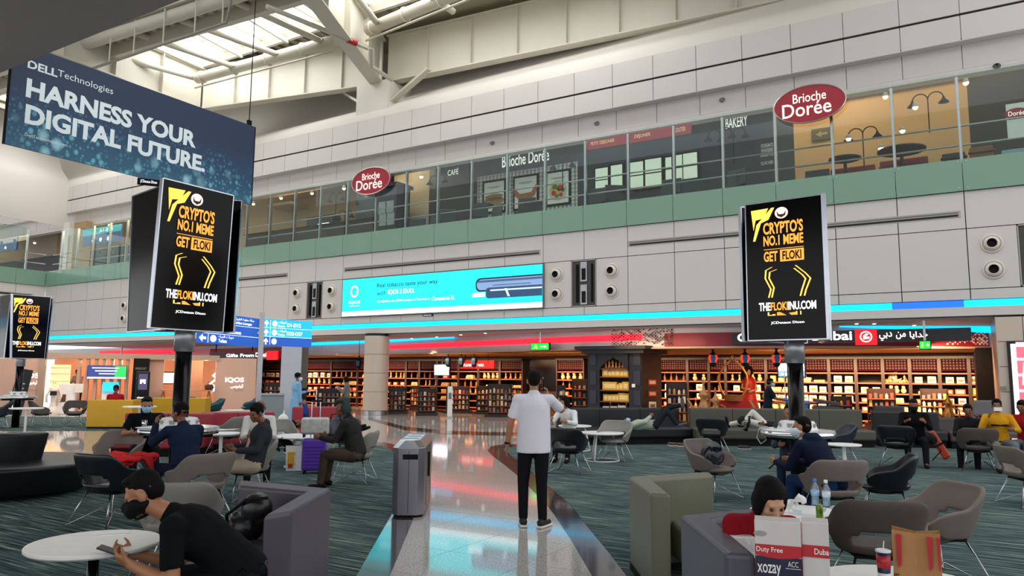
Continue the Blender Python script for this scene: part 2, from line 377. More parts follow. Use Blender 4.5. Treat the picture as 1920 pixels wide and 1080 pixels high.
# ---------------------------------------------------------------- billboard
t = thing('billboard', 'wide glowing cyan advertising billboard on the facade', 'billboard', ((AD[0]+AD[1])/2, D, 5.05))
part('frame', MB().box(AD[0]-.04, AD[1]+.04, D-.1, D+.02, AD[2]-.04, AD[3]+.04), M('frame_grey', '6a6a6c', .4), t, w=True)
BO, BU, BV = V3((AD[0], D-.105, AD[2])), V3((1, 0, 0)), V3((0, 0, 1))
bw, bh = AD[1]-AD[0], AD[3]-AD[2]
def flat(parent, name, polys, mat, o, u, v, lift=0, w=True, label=None, th=.003):
    o = V3(o); u = V3(u); v = V3(v); n = u.cross(v).normalized(); m = MB()
    for p in polys: m.plane(o+n*lift, u, v, p, th)
    q = part(name, m, mat, parent, w=w)
    if label: q['label'] = label
    return q
def rect(x0, y0, x1, y1): return [(x0, y0), (x1, y0), (x1, y1), (x0, y1)]
def circ(cx, cy, r, n=20, ry=None, a0=0, a1=2*PI): return [(cx+r*math.cos(a0+(a1-a0)*i/n), cy+(ry or r)*math.sin(a0+(a1-a0)*i/n)) for i in range(n)]
CY = emit('ad_cyan', '18d8e6', 1.0); CYW = emit('ad_white', 'f4fbff', 1.15)
flat(t, 'screen', [rect(0, 0, bw, bh)], CY, BO, BU, BV)
flat(t, 'white_band', [rect(0, 0, bw, .2)], CYW, BO, BU, BV, .004)
flat(t, 'printed_line', [rect(5.2, .12, bw-.1, .135)], emit('adgrey', '8aa0aa', .6), BO, BU, BV, .008)
ring = lambda cx, cy, r, ry, k=.72, n=24: [[(cx+a*math.cos(q), cy+b*math.sin(q)) for a, b, q in ((r, ry, 2*PI*i/n), (r, ry, 2*PI*(i+1)/n), (r*k, ry*k, 2*PI*(i+1)/n), (r*k, ry*k, 2*PI*i/n))] for i in range(n)]
flat(t, 'emblem', ring(.7, 1.08, .23, .27), CYW, BO, BU, BV, .005)
text('IQOS', BO, BU, BV, .4, .52, 1.05, .66, CYW, t, bold=.01, lift=.01, w=True); text('TOBACCO HEATING SYSTEM', BO, BU, BV, .42, .42, 1.03, .46, CYW, t, lift=.01, w=True)
NAVT = M('ad_navy', '0a3048', .5, em=.1)
text('Real tobacco taste your way', BO, BU, BV, 2.0, 1.12, 5.25, 1.36, NAVT, t, bold=.012, lift=.01, w=True); text('with', BO, BU, BV, 2.0, .83, 2.5, 1.03, NAVT, t, lift=.01, w=True)
text('IQOS 3 DUO.', BO, BU, BV, 2.62, .82, 4.05, 1.05, CYW, t, bold=.015, lift=.01, w=True)
text('Try IQOS at the IQOS boutique in Terminal 1,', BO, BU, BV, 2.0, .5, 4.85, .62, CYW, t, bold=.004, lift=.01, w=True); text('Concourse D.', BO, BU, BV, 4.95, .48, 6.1, .64, CYW, t, bold=.012, lift=.01, w=True)
dv = lambda x0, x1, y0, y1, r: [(x1, y0), (x1, y1), (x0+r, y1)]+[(x0+r-r*math.sin(a*PI/12), (y1-r)+r*math.cos(a*PI/12)) for a in range(1, 7)]+[(x0+r-r*math.cos(a*PI/12), y0+r-r*math.sin(a*PI/12)) for a in range(0, 7)]
flat(t, 'device_picture', [dv(7.1, bw, .72, 1.26, .22)], emit('dev_dark', '0e1c30', .6), BO, BU, BV, .005)
flat(t, 'device_picture', [dv(7.16, bw, .78, 1.2, .2)], emit('dev_mid', '7f9cc8', .55), BO, BU, BV, .01)
flat(t, 'device_picture', [dv(7.2, bw, 1.08, 1.16, .03), rect(7.9, .93, bw-.5, .96)], emit('dev_light', '3d5272', .7), BO, BU, BV, .014)
flat(t, 'device_picture', [dv(7.6, bw, .44, .86, .12)], emit('dev_navy', '2a4464', .6), BO, BU, BV, .018)
flat(t, 'device_picture', [rect(7.8, .72, bw, .78), [(8.6, .48), (8.7, .48), (8.55, .8), (8.45, .8)]], emit('dev_hi', 'b8d0e8', .8), BO, BU, BV, .022)
flat(t, 'white_box', [rect(6.95, .52, 7.55, .68)], CYW, BO, BU, BV, .016)
t = thing('maker_plate', 'small dark plate below the cyan billboard', 'sign', (-18.6, D, 4.14)); part('plate', MB().box(-.25, .25, -.04, 0, -.04, .04), BLKM, t)
text('JCDecaux Dicon', (0, -.045, 0), (1, 0, 0), (0, 0, 1), -.2, -.02, .2, .02, WHITEE, t)
# ---------------------------------------------------------------- gallery edge, green glass band, glass screens
gs = struct('floor_gallery', MB().box(XL-8, XR, D+.02, 34, 7.5, 7.75), WALL)
struct('floor_gallery_left', MB().box(XL-8, XL, 4, D+.02, 7.5, 7.75), WALL)
gb = thing('glass_band', 'band of frosted green glass panels along the gallery edge', 'glass band', (-20, D, ZP))
stud = MB().box(0, 0.001, 0, .001, 0, .001)
for k in range(len(JX)-1):
    a, b = max(JX[k], XL), JX[k+1]
    p = part('green_panel', MB().box(a+.008, b-.008, D-.08, D-.04, ZP, ZG), GREENG, gb, w=True)
    m = MB()
    for x in (a+.1, b-.1):
        for z in (ZP+.08, ZG-.08): m.tube([(x, D-.1, z), (x, D-.07, z)], .022, 6)
    part('stud', m, BRUSH, gb, w=True)
gl = thing('glass_band', 'frosted green glass band on the side wall at far left', 'glass band', (XL, 15, ZP))
for k in range(11): part('green_panel', MB().box(XL+.04, XL+.08, D-.1-1.7*(k+1)+.008, D-.1-1.7*k-.008, ZP, ZG), GREENG, gl, w=True)
rl = thing('glass_balustrade', 'tall clear glass screen with steel posts along the upper gallery', 'balustrade', (-20, D, ZG))
for x in JX:
    if x < XL: continue
    p = part('post', MB().box(x-.04, x+.04, D+.1, D+.22, ZG-.3, 10.42), BRUSH, rl, w=True)
    m = MB()
    for z in (8.05, 9.2, 10.3): m.tube([(x-.12, D+.04, z), (x+.12, D+.04, z)], .018, 6); m.tube([(x, D+.04, z), (x, D+.14, z)], .02, 6)
    part('clamp', m, BRUSH, p, w=False)
    part('glass_pane', MB().box(x+.02, x+MOD-.02, D+.02, D+.032, ZG+.02, 10.5), GLASS, rl, w=True)
for z in (8.42, 9.0): part('handrail', MB().tube([(XL, D+.3, z), (XR, D+.3, z)], .028, 8), BRUSH, rl, w=True)
rl2 = thing('glass_balustrade', 'glass screen with steel posts on the side gallery at far left', 'balustrade', (XL, 15, ZG))
for k in range(0, 11):
    y = D-1.2-1.7*k
    p = part('post', MB().box(XL-.22, XL-.1, y-.04, y+.04, ZG-.3, 10.42), BRUSH, rl2, w=True)
    part('glass_pane', MB().box(XL-.03, XL-.02, y-1.68, y-.02, ZG+.02, 10.5), GLASS, rl2, w=True)
for z in (8.42, 9.0): part('handrail', MB().tube([(XL-.3, D, z), (XL-.3, 4, z)], .028, 8), BRUSH, rl2, w=True)
# ---------------------------------------------------------------- upper fascia
uf = struct('wall_upper', MB().box(XL-14, XR+4, 26.12, 26.6, 12.3, 14.0).box(XL-14, XR+4, 26.5, 26.9, 11.25, 12.4), WALLHI)
JU = [-1.08+1.68*k for k in range(-34, 5)]
for k in range(len(JU)-1):
    a, b = JU[k], JU[k+1]
    for z0, z1 in ((12.2, 13.02), (13.1, 14.0)): part('panel', MB().box(a+.012, b-.012, 26.06, 26.14, z0, z1), WALL, uf)
    part('panel', MB().box(a+.012, b-.012, 26.44, 26.52, 11.42, 12.2), WALL, uf)
part('shadow_gap', MB().box(XL-14, XR+4, 26.1, 26.13, 13.0, 13.12), GROOVE, uf)
part('soffit', MB().box(XL-14, XR+4, 26.08, 26.5, 12.19, 12.23), WALL, uf)
part('lower_edge', MB().box(XL-14, XR+4, 26.4, 26.6, 11.22, 11.4), WALL, uf)
prof = [(26.1, 14.0), (26.15, 14.35), (26.5, 14.7), (27.2, 15.1), (27.9, 15.7), (28.4, 16.5), (28.7, 17.5), (28.8, 19), (28.8, 21)]
m = MB(); n = len(prof)
for i, x in enumerate((XL-14, XR+6)): m.add([(x, y, z) for y, z in prof], [])
m.f = [(j, n+j, n+j+1, j+1) for j in range(n-1)]
struct('wall_vault', m, WALLHI, smooth=True)
m = MB().box(XL-14, XR+6, 28.8, 29, 14, 21); struct('wall_vault_back', m, WALLHI)
# curved wall continuing over the left gallery
m = MB(); 
for y in (-2, 26.2): m.add([(XL-1.9-a, y, z) for a, z in ((0, 11.3), (0, 14), (.5, 14.7), (1.2, 15.3), (2, 16.5), (2.4, 18), (2.5, 21))], [])
m.f = [(j+1, 7+j+1, 7+j, j) for j in range(6)]; struct('wall_vault_left', m, WALLHI, smooth=True)
for i, (px, py) in enumerate(((923, 268), (1119, 231), (1354, 187), (1869, 124))):
    p = W(px, py, 26.4)
    t = thing('wall_sensor', ('small grey round sensor on the upper wall, leftmost of four', 'small grey round sensor on the upper wall, second from left', 'small grey round sensor on the upper wall left of the large oval sign', 'dark dome camera on the upper wall at the far right')[i], 'sensor', p)
    part('housing', MB().sph((0, 0, 0), (.11, .07, .09)), M('sensor_grey', '8b8782', .5) if i < 3 else BLKM, t, smooth=True); part('lens', MB().sph((-.05, -.05, 0), .035).sph((.05, -.05, 0), .035), M('lens_grey', '5a5856', .3), t, smooth=True)
# ---------------------------------------------------------------- near soffit
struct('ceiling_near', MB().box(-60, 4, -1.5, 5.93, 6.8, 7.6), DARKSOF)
# unseen upper wall opposite, added to dim reflections in the gallery glass
wo = struct('wall_opposite_added', MB().box(-60, 16, -7.3, -7, 7.6, 19.5), WALLHI)
for k in range(20): part('panel', MB().box(-58+3.6*k+.02, -54.4+3.6*k-.02, -7, -6.94, 8, 14), WALL, wo)
# ---------------------------------------------------------------- roof with skylights
ZT = 17.0
def ip(px, py, z): return G(px, py, z)
girder_n = 0
def ibeam(name, p, q, h, wd, label, up=(0, 0, 1)):
    p = V3(p); q = V3(q); d = (q-p).normalized(); s = d.cross(V3((0, 0, 1))).normalized(); t = thing(name, label, 'beam', p, group='roof girders')
    def slab(off0, off1, z0, z1):
        m = MB(); a = [p+s*off0, q+s*off0, q+s*off1, p+s*off1]; return m.prism([(v.x, v.y) for v in a], p.z+z0, p.z+z1)
    part('web', slab(-.05, .05, 0, h), STEEL, t, w=True); part('flange', slab(-wd/2, wd/2, -.06, 0), STEEL, t, w=True); part('flange', slab(-wd/2, wd/2, h, h+.06), STEEL, t, w=True)
    L = (q-p).length; n = int(L/2.6)
    for i in range(1, n+1):
        c = p+d*(L*i/(n+1)); part('stiffener', slab(0, 0, 0, 0) if False else MB().obox((c.x, c.y, p.z+h/2), (.03, wd*.9, h), math.atan2(d.y, d.x)), STEEL, t, w=True)
    return t
B0 = G(380, 205, 16); B1 = G(716, 158, 16); B2 = G(1480, 0, 16); B3 = B2+(B2-B1)*.4
ibeam('roof_girder', B1, B0, 2.3, .5, 'deep cream girder along the vault left of the junction')
ibeam('roof_girder', B1+V3((.4, 0, 0)), B3, 2.3, .5, 'deep cream girder along the vault right of the junction')
g1 = G(590, -6, 16); ibeam('roof_girder', B1+V3((0, -.3, -.1)), g1+(g1-B1)*.5, 2.2, .7, 'cream cross girder running up from the junction above the column')
g2 = G(97, 97, 16); ibeam('roof_girder', B0+V3((0, -.2, -.1)), g2+(g2-B0)*1.2, 2.2, .7, 'cream cross girder seen behind the top edge of the blue banner')
t = thing('wall_pier', 'square cream pier under the junction of the roof girders', 'pier', B1-V3((0, 0, 2))); part('shaft', MB().box(B1.x-1.1, B1.x+.9, 26.2, 28.4, 13.9, 15.9), WALLHI, t, w=True)
for i, (px1, px2) in enumerate((((640, 118), (706, 205)), ((820, 110), (742, 145)))):
    a = V3(G(*px1, 16.2)); b = B1+V3(((-.4, .5)[i], -.2, -1.3))
    t = thing('knee_brace', ('slanting knee brace left of the roof junction', 'slanting knee brace right of the roof junction')[i], 'brace', b); a = B1+V3(((-2.6, 3.0)[i], -.1*i, .1))
    part('strut', MB().obox((a+b)/2, ((a-b).length, .35, .12), math.atan2((a-b).y, (a-b).x), 0, -math.asin((a-b).z/(a-b).length)), STEEL, t, w=True); part('plate', MB().obox(b, (.5, .4, .12)), STEEL, t, w=True)
# box beam with corrugated trough on the near side
L1, L2 = V3(G(120, 96, ZT)), V3(G(425, 0, ZT)); dL = (L2-L1).normalized(); nL = V3((-dL.y, dL.x, 0))
L1 -= dL*16; L2 += dL*12
t = thing('roof_gutter', 'broad cream gutter beam with corrugated trough beside the skylights', 'beam', L1)
def strip(m, a, b, o0, o1, z0, z1): m.prism([tuple((a+nL*o0))[:2], tuple((b+nL*o0))[:2], tuple((b+nL*o1))[:2], tuple((a+nL*o1))[:2]], z0, z1); return m
part('box_beam', strip(MB(), L1, L2, 1.05, 1.35, ZT-.25, ZT+.7), STEEL, t, w=True); part('trough', strip(MB(), L1, L2, -.3, 1.05, ZT+.35, ZT+.45), STEEL, t, w=True)
part('tube', MB().tube([L1-nL*.05, L2-nL*.05], .28, 14), STEEL, t, smooth=True, w=True)
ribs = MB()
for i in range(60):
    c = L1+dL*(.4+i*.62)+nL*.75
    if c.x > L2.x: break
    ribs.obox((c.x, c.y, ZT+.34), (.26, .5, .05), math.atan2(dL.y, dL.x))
o = part('corrugation', ribs, M('trough_grey', '8a8578', .6), t, w=True); o['kind'] = 'stuff'  # ribs in a darker grey than the cream steel
# fat tubes along the facade side, cross tubes, pipes
bays = [((370, 147), (628, 76)), ((690, 52), (835, -4))]
T0, T1 = V3(G(370, 147, ZT)), V3(G(628, 76, ZT)); T2, T3 = V3(G(690, 56, ZT)), V3(G(835, -4, ZT)); T3 = T2+(T3-T2)*2.6
for i, (a, b) in enumerate(((T0, T1), (T2, T3))):
    t = thing('roof_chord', ('thick cream tube along the lit skylight', 'thick cream tube right of the roof junction')[i], 'tube', a)
    part('tube', MB().tube([a, b], .27, 16), STEEL, t, smooth=True, w=True)
    n = 4 if i == 0 else 6
    [part('clip', MB().tube([a.lerp(b, (k+.15)/n), a.lerp(b, (k+.18)/n)], .32, 14), STEEL, t, w=True) for k in range(n)]
    d = (b-a).normalized(); nn = V3((d.y, -d.x, 0))
    part('conduit', MB().tube([a+nn*.1-V3((0, 0, .55)), b+nn*.1-V3((0, 0, .55))], .05, 8), STEEL, t, smooth=True, w=True)
ct = [((203, 102), (368, 147)), ((297, 77), (439, 125)), ((360, 45), (520, 102)), ((453, 9), (602, 77))]
names = ['first', 'second', 'third', 'fourth']
for i, (a, b) in enumerate(ct):
    a = V3(G(*a, ZT+.15)); b = V3(G(*b, ZT)); a = a-(b-a)*.25
    t = thing('cross_tube', f'{names[i]} cream cross tube under the lit skylight, counted from the left', 'tube', a, group='cross tubes under the skylight')
    part('tube', MB().tube([a, b], .14, 12), STEEL, t, smooth=True, w=True); part('plate', MB().obox(b, (.4, .3, .1)), STEEL, t, w=True)
for i, (a, b) in enumerate((((760, -40), (850, 22)), ((900, -60), (960, -5)), ((640, -45), (706, 42)))):
    a = V3(G(*a, ZT+.15)); b = V3(G(*b, ZT))
    t = thing('cross_tube', ('cream cross tube at the top edge right of the junction', 'cream cross tube out at the top edge', 'cream cross tube meeting the junction')[i], 'tube', a, group='cross tubes under the skylight')
    part('tube', MB().tube([a, b], .14, 12), STEEL, t, smooth=True, w=True)
# sprinkler pipe on hangers
a = V3(G(178, 127, 15.6)); b = V3(G(425, 42, 15.6)); t = thing('sprinkler_pipe', 'thin pipe on hangers slanting across the skylight', 'pipe', a)
part('pipe', MB().tube([a-(b-a)*.3, a.lerp(b, .5), b, b+V3((.3, 0, 1.5))], .06, 8), M('pipe_grey', '8c8880', .45), t, smooth=True, w=True)
for k in (.12, .32, .55, .78, .97): c = a.lerp(b, k); part('hanger', MB().tube([c, c+V3((0, 0, 1.6))], .035, 6), STEEL, t, w=True)
a = V3(G(500, 12, 15.9)); b = V3(G(690, 90, 15.9)); t = thing('roof_pipe', 'cream pipe with a red coupling beside the cross girder', 'pipe', a)
part('pipe', MB().tube([a, b, V3(G(697, 92, 15.6)), V3(G(697, 125, 15.3)), V3(G(735, 150, 15.2))], .1, 10), STEEL, t, smooth=True, w=True)
q = part('coupling', MB().tube([a.lerp(b, .78), a.lerp(b, .87)], .14, 10), M('red_coupling', 'a01818', .4), t, w=True); q['label'] = 'red coupling'
# skylight glazing and deck
ZK = 18.7; SKY = emit('skylight_glass', 'ffffff', 1.9); deck = M('roof_deck', '9b947f', .7)
SK = [(-50.5, -39.5), (-37.8, -24.2), (-22.4, -9)]
ya, yb = 20.6, 24.4
m = MB(); m.box(-70, 0, 16.2, ya, ZK, ZK+.1).box(-70, 0, yb, 29, ZK, ZK+.1)
xs = [-70]+[q for s_ in SK for q in s_]+[0]
for i in range(0, len(xs), 2): m.box(xs[i], xs[i+1], ya, yb, ZK, ZK+.1)
struct('ceiling_roof', m, deck)
for i, (a, b) in enumerate(SK):
    t = thing('skylight', ('skylight glimpsed left of the blue banner', 'large bright skylight above the blue banner', 'skylight at the top edge right of the roof junction')[i], 'skylight', ((a+b)/2, 22.5, ZK), group='roof skylights')
    n = 10
    for k in range(n): x0 = a+(b-a)*k/n; x1 = a+(b-a)*(k+1)/n; part('pane', MB().box(x0+.02, x1-.02, ya, yb, ZK+.02, ZK+.05), SKY, t, w=True)
    for k in range(n+1): x0 = a+(b-a)*k/n; part('mullion', MB().box(x0-.03, x0+.03, ya, yb, ZK-.12, ZK+.06), STEEL, t, w=True)
    for x0 in [a+(b-a)*k/4 for k in range(5)]: part('rafter', MB().obox((x0, 22.5, ZK-.5), (.14, 3.6, .3), .12), STEEL, t, w=True)
    part('curb', MB().box(a, b, yb-.2, yb-.02, ZK-.5, ZK).box(a, b, ya+.02, ya+.2, ZK-.5, ZK), STEEL, t, w=True)
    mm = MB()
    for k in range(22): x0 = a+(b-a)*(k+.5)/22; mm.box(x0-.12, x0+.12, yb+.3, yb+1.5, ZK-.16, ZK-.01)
    q = part('purlin_blocks', mm, M('trough_grey', '', .6), t, w=True); q['kind'] = 'stuff'
# ---------------------------------------------------------------- upstairs cafe
YC = 28.3
NAVYW = M('navy_wall', '1b2733', .45, var=.1); TAN = M('tan_wall', 'a8875f', .7, var=.04); BEI = M('beige_wall', 'b3a490', .7)
NAVB = M('navy_kiosk', '152033', .5); RED = M('red_sign', 'a3162c', .4); DKC = M('dark_cafe', '14171c', .6)
def wx(px, py=300): return W(px, py, YC).x
cz = 13.2
struct('ceiling_cafe', MB().box(XL-14, XR, 26.9, 29, 12.6, 12.8), M('cafe_ceiling', '6c6255', .8))
cw = struct('wall_cafe_back', MB().box(XL-14, XR, YC+.25, YC+.4, ZG-.2, 12.7), DKC)
segs = [(-30, 62, TAN), (62, 120, BEI), (120, 245, TAN), (245, 700, TAN), (700, 740, NAVB), (740, 806, BEI), (806, 893, NAVYW), (893, 1088, NAVYW), (1088, 1335, NAVYW), (1335, 1490, NAVYW), (1490, 1822, TAN), (1822, 2100, DKC)]
for a, b, mt in segs:
    o = part('wall_section', MB().box(wx(a), wx(b), YC, YC+.25, ZG-.1, 12.6), mt, cw)
# ducts under the cafe ceiling
DUCT = M('duct_grey', '4a4d50', .35, .6)
for i, (a, b, z, r, mt, lab) in enumerate(((800, 1500, 12.1, .2, DUCT, 'upper dark air duct above the cafe counter'), (810, 1460, 11.75, .13, DUCT, 'thin dark air duct below the upper one in the cafe'), (1500, 1830, 12.05, .24, M('duct_tan', '9a8468', .5), 'pale air duct above the tan wall of the cafe'))):
    t = thing('air_duct', lab, 'duct', (wx(a), YC-.4, z)); part('pipe', MB().tube([(wx(a), YC-.4, z), (wx(b), YC-.4, z)], r, 12), mt, t, smooth=True, w=True)
    part('hanger', MB().box(wx((a+b)/2), wx((a+b)/2)+.04, YC-.5, YC-.3, z, 12.6), DUCT, t, w=True)
def cx(px, py, lift=.02, y=YC): p = W(px, py, y); return V3((p.x, y-lift, p.z))
CR = emit('cafe_letter', 'f2efe6', .75)
def wtext(s, p1, p2, h, mat, parent, y=YC, lift=.03, bold=0, vert=0):    # lettering between two pixels on plane y
    a, b = W(*p1, y), W(*p2, y); o = V3((a.x, y-lift, a.z)); text(s, o, (1, 0, 0), (0, 0, 1), 0, 0, b.x-a.x, h, mat, parent, bold=bold, lift=0, w=True)
def signthing(label, p): return thing('wall_lettering', label, 'sign', p)
t = signthing('small white word CAFE on the dark cafe wall', cx(838, 327)); wtext('CAFÉ', (840, 330), (860, 326), .34, CR, t)
t = signthing('cafe name in white letters above the framed posters', cx(942, 312)); wtext('Brioche Dorée', (942, 315), (1030, 297), .55, CR, t, bold=.01)
t = signthing('white word BAKERY on the dark cafe wall', cx(1361, 240)); wtext('BAKERY', (1361, 242), (1402, 234), .42, CR, t, bold=.01)
t = signthing('faint three line menu list on the dark wall right of the bakery lettering', cx(1425, 280))
for i, (s_, py) in enumerate((('CROISSANTS', 278), ('VIENNOISERIES', 287), ('BAGUETTES', 295), ('QUICHES', 311))): wtext(s_, (1427, py), (1450, py-3), .14, emit('menu_dim', 'a8a8a2', .35), t)
# ornamented wallpaper with three framed posters
t = thing('ornament_panel', 'pale wall panel with grey damask ornament behind the framed posters', 'wall panel', cx(990, 360))
a, b = wx(897), wx(1083); z0, z1 = 9.0, W(990, 318, YC).z
part('panel', MB().box(a, b, YC-.05, YC, z0, z1), M('damask', 'd2d2cc', .7), t, w=True)
mm = MB(); nx, nz = 26, 11
for i in range(nx):
    for j in range(nz):
        x = a+(b-a)*(i+.5)/nx; z = z0+(z1-z0)*(j+.5)/nz
        mm.plane((x, YC-.055, z), (1, 0, 0), (0, 0, 1), [(0, -.13), (.05, -.03), (.09, .02), (.03, .06), (0, .13), (-.03, .06), (-.09, .02), (-.05, -.03)], .003)
q = part('ornament', mm, M('damask_grey', '85878a', .7), t, w=True); q['kind'] = 'stuff'
for i, (l, r, tp, bt, what) in enumerate(((906, 949, 341, 402, 'sandwich'), (963, 1010, 332, 396, 'croissant'), (1024, 1070, 323, 388, 'salad bowl'))):
    pa, pb = W(l, tp, YC-.1), W(r, tp, YC-.1); zb = W(l, bt, YC-.1).z
    t = thing('framed_poster', f'black framed white poster with a {what} on the ornamented cafe wall', 'poster', V3((pa.x, YC-.1, zb)), group='framed cafe posters')
    part('frame', MB().box(pa.x, pb.x, YC-.13, YC-.06, zb, pa.z), BLKM, t, w=True); part('sheet', MB().box(pa.x+.09, pb.x-.09, YC-.14, YC-.12, zb+.09, pa.z-.09), M('poster_white', 'e2e2dc', .6), t, w=True)
    cx_, cz_ = (pa.x+pb.x)/2, zb+(pa.z-zb)*.42; o = (cx_, YC-.145, cz_)
    if i == 0: flat(t, 'food_picture', [circ(0, -.1, .55, 20, .2), circ(0, .12, .5, 20, .12)], M('bread', '9a7a50', .7), o, (1, 0, 0), (0, 0, 1)); flat(t, 'food_picture', [circ(0, 0, .5, 16, .08)], M('ham', '6a5a44', .7), o, (1, 0, 0), (0, 0, 1), .006)
    if i == 1: flat(t, 'food_picture', [[(-.62, .25), (-.5, .3), (-.3, .08), (.3, .1), (.52, .42), (.66, .4), (.5, -.05), (.2, -.25), (-.25, -.25), (-.55, 0)]], M('croissant', 'a8603a', .7), o, (1, 0, 0), (0, 0, 1))
    if i == 2:
        flat(t, 'food_picture', [circ(0, 0, .46, 24)], M('plate', 'c8b8a0', .5), o, (1, 0, 0), (0, 0, 1))
        for c_, L in (('b83018', [(.1, .1, .15), (-.2, -.1, .12), (.15, -.2, .1)]), ('4c7a2a', [(-.15, .18, .13), (.25, 0, .1), (-.05, -.25, .1)]), ('d8a838', [(0, -.02, .12), (-.28, .05, .08)])): flat(t, 'food_picture', [circ(x, y, r, 9) for x, y, r in L], M('food'+c_, c_, .7), o, (1, 0, 0), (0, 0, 1), .008)
    flat(t, 'printed_line', [rect(-.35, (pa.z-zb)*.36, .35, (pa.z-zb)*.375), rect(-.22, (pa.z-zb)*.33, .22, (pa.z-zb)*.34)], M('print_grey', '55585a', .6), o, (1, 0, 0), (0, 0, 1))
# bright window row of the cafe
wn_ = 0
for l, r, tp, bt in ((1118, 1141, 318, 362), (1147, 1168, 312, 352), (1180, 1207, 307, 357), (1211, 1241, 301, 353), (1249, 1260, 297, 341), (1265, 1280, 293, 340), (1282, 1308, 290, 337)):
    wn_ += 1; pa, pb = W(l, tp, YC), W(r, tp, YC); zb = W(l, bt, YC).z
    f_ = MB().box(pa.x-.07, pb.x+.07, YC-.08, YC, zb-.07, pa.z+.07)
    w_ = struct(f'window_{wn_}', f_, BLKM)
    part('pane', MB().box(pa.x, pb.x, YC-.1, YC-.07, zb, pa.z), emit('window_bright', 'c4ccb8', .45), w_); part('glazing_bar', MB().box(pa.x, pb.x, YC-.11, YC-.08, zb+(pa.z-zb)*.48, zb+(pa.z-zb)*.52), BLKM, w_)
# red header boards
t = thing('header_board', 'narrow red board lettered petit dejeuner hanging in the cafe', 'sign', W(1100, 280, 25.6))
a, b = W(1102, 281, 25.6), W(1296, 244, 25.6); zz = .5*(a.z+b.z)
part('board', MB().box(a.x, b.x, 25.58, 25.64, a.z-.02, a.z+.36), RED, t, w=True)
for s_, l, r in (('PETIT DEJEUNER', 1108, 1152), ('DEJUNER', 1190, 1220), ('GOUTER', 1264, 1286)):
    p, q = W(l, 275, 25.57), W(r, 270, 25.57); text(s_, (p.x, 25.57, a.z+.1), (1, 0, 0), (0, 0, 1), 0, 0, q.x-p.x, .17, emit('goldish', 'd8b890', .5), t, lift=0, w=True)
# navy kiosk with posters, tan room
t = thing('display_kiosk', 'dark navy kiosk with four small framed menus in the cafe', 'kiosk', W(720, 400, 26.6))
ka, kb = W(706, 360, 26.6), W(744, 360, 26.6)
part('body', MB().box(ka.x, kb.x, 26.6, 27.6, ZG-.1, W(720, 352, 26.6).z), NAVB, t, w=True); part('cornice', MB().box(ka.x-.1, kb.x+.12, 26.5, 27.7, W(720, 352, 26.6).z, W(720, 350, 26.6).z+.12), NAVB, t, w=True)
for px, py in ((717, 390), (732, 388), (718, 412), (733, 410)):
    p = W(px, py, 26.58); part('menu_frame', MB().box(p.x-.22, p.x+.2, 26.55, 26.6, p.z-.3, p.z+.3), M('menu_silver', '8f9698', .4), t, w=True)
t = thing('reflective_pillar', 'dark mirror-like cafe pillar below the small oval sign', 'pillar', W(680, 420, 27)); a, b = W(667, 400, 27), W(702, 400, 27)
part('shaft', MB().box(a.x, b.x, 27, 27.6, ZG-.1, 12.3), M('mirror_dark', '4a5054', .15, .8, var=.4, scale=3), t, w=True)
t = thing('cafe_counter', 'long dark curved counter in the tan part of the cafe', 'counter', W(600, 440, 26.5)); a, b = W(462, 450, 26.5), W(700, 400, 26.5)
part('front', MB().box(a.x, b.x, 26.5, 27.2, ZG-.1, 9.15), M('counter_dark', '2c2224', .5), t, w=True); part('worktop', MB().box(a.x-.1, b.x+.1, 26.4, 27.3, 9.15, 9.22), BLK, t, w=True)
t = thing('service_hood', 'dark boxed unit standing on the cafe counter', 'unit', W(620, 430, 27)); a, b = W(583, 420, 27), W(632, 420, 27); part('body', MB().box(a.x, b.x, 26.7, 27.2, 9.22, 9.75), DKC, t, w=True); part('lamp', MB().box(a.x+.9, b.x-.2, 26.6, 26.7, 9.16, 9.3), WHITEE, t, w=True)
t = thing('ceiling_soffit', 'stepped tan ceiling soffit above the left part of the cafe', 'soffit', W(560, 400, 27.5)); a, b = W(450, 400, 27.5), W(664, 360, 27.5)
part('panel', MB().box(a.x, b.x, 27.2, 28.2, 11.3, 11.5), TAN, t, w=True); part('panel', MB().box(a.x+3, b.x-4, 26.9, 28.2, 10.7, 10.85), TAN, t, w=True)
# spotlights under the fascia edge
SPL = [(475, 382, 'small glowing spotlight just right of the blue banner'), (527, 371, 'glowing ceiling spotlight, second right of the blue banner'), (585, 362, 'glowing ceiling spotlight, third right of the blue banner'), (645, 353, 'glowing spotlight left of the small oval sign'), (790, 331, 'warm glowing spotlight right of the small oval sign'), (1660, 181, 'warm ceiling spotlight right of the large oval sign'), (1811, 155, 'warm ceiling spotlight near the right edge of the gallery'), (1692, 245, 'low glowing spotlight on the tan cafe wall'), (1591, 260, 'small glowing spot lamp left on the tan cafe wall'), (1652, 278, 'small glowing spot above the red bench'), (1716, 201, 'small glowing spot beside the pendant pair'), (65, 455, 'leftmost of the bright spots along the far left gallery'), (133, 424, 'bright spot beside the hanging gate sign at far left'), (205, 424, 'bright spot left of the black screen back'), (32, 452, 'bright spot between the first two posts at far left')]
for px, py, lab in SPL:
    y = 26.2 if py < 370 or px > 470 else 26.2
    p = W(px, py, y); t = thing('spotlight', lab, 'lamp', p, group='gallery spotlights')
    part('housing', MB().lathe([(.05, .14), (.07, .1), (.1, 0), (.09, 0)], 12), M('lamp_white', 'b8b0a0', .5), t, smooth=True); part('bulb', MB().sph((0, 0, 0), .085), emit('bulb_warm', 'ffc888', 7), t, smooth=True)
t = thing('strip_lamp', 'bright tube lamp hanging by the gate sign at far left', 'lamp', W(170, 440, 26.2)); a, b = W(158, 437, 26.2), W(186, 446, 26.2); part('tube', MB().tube([a, b], .1, 10), emit('tube_warm', 'ffdcb8', 2), t, w=True)
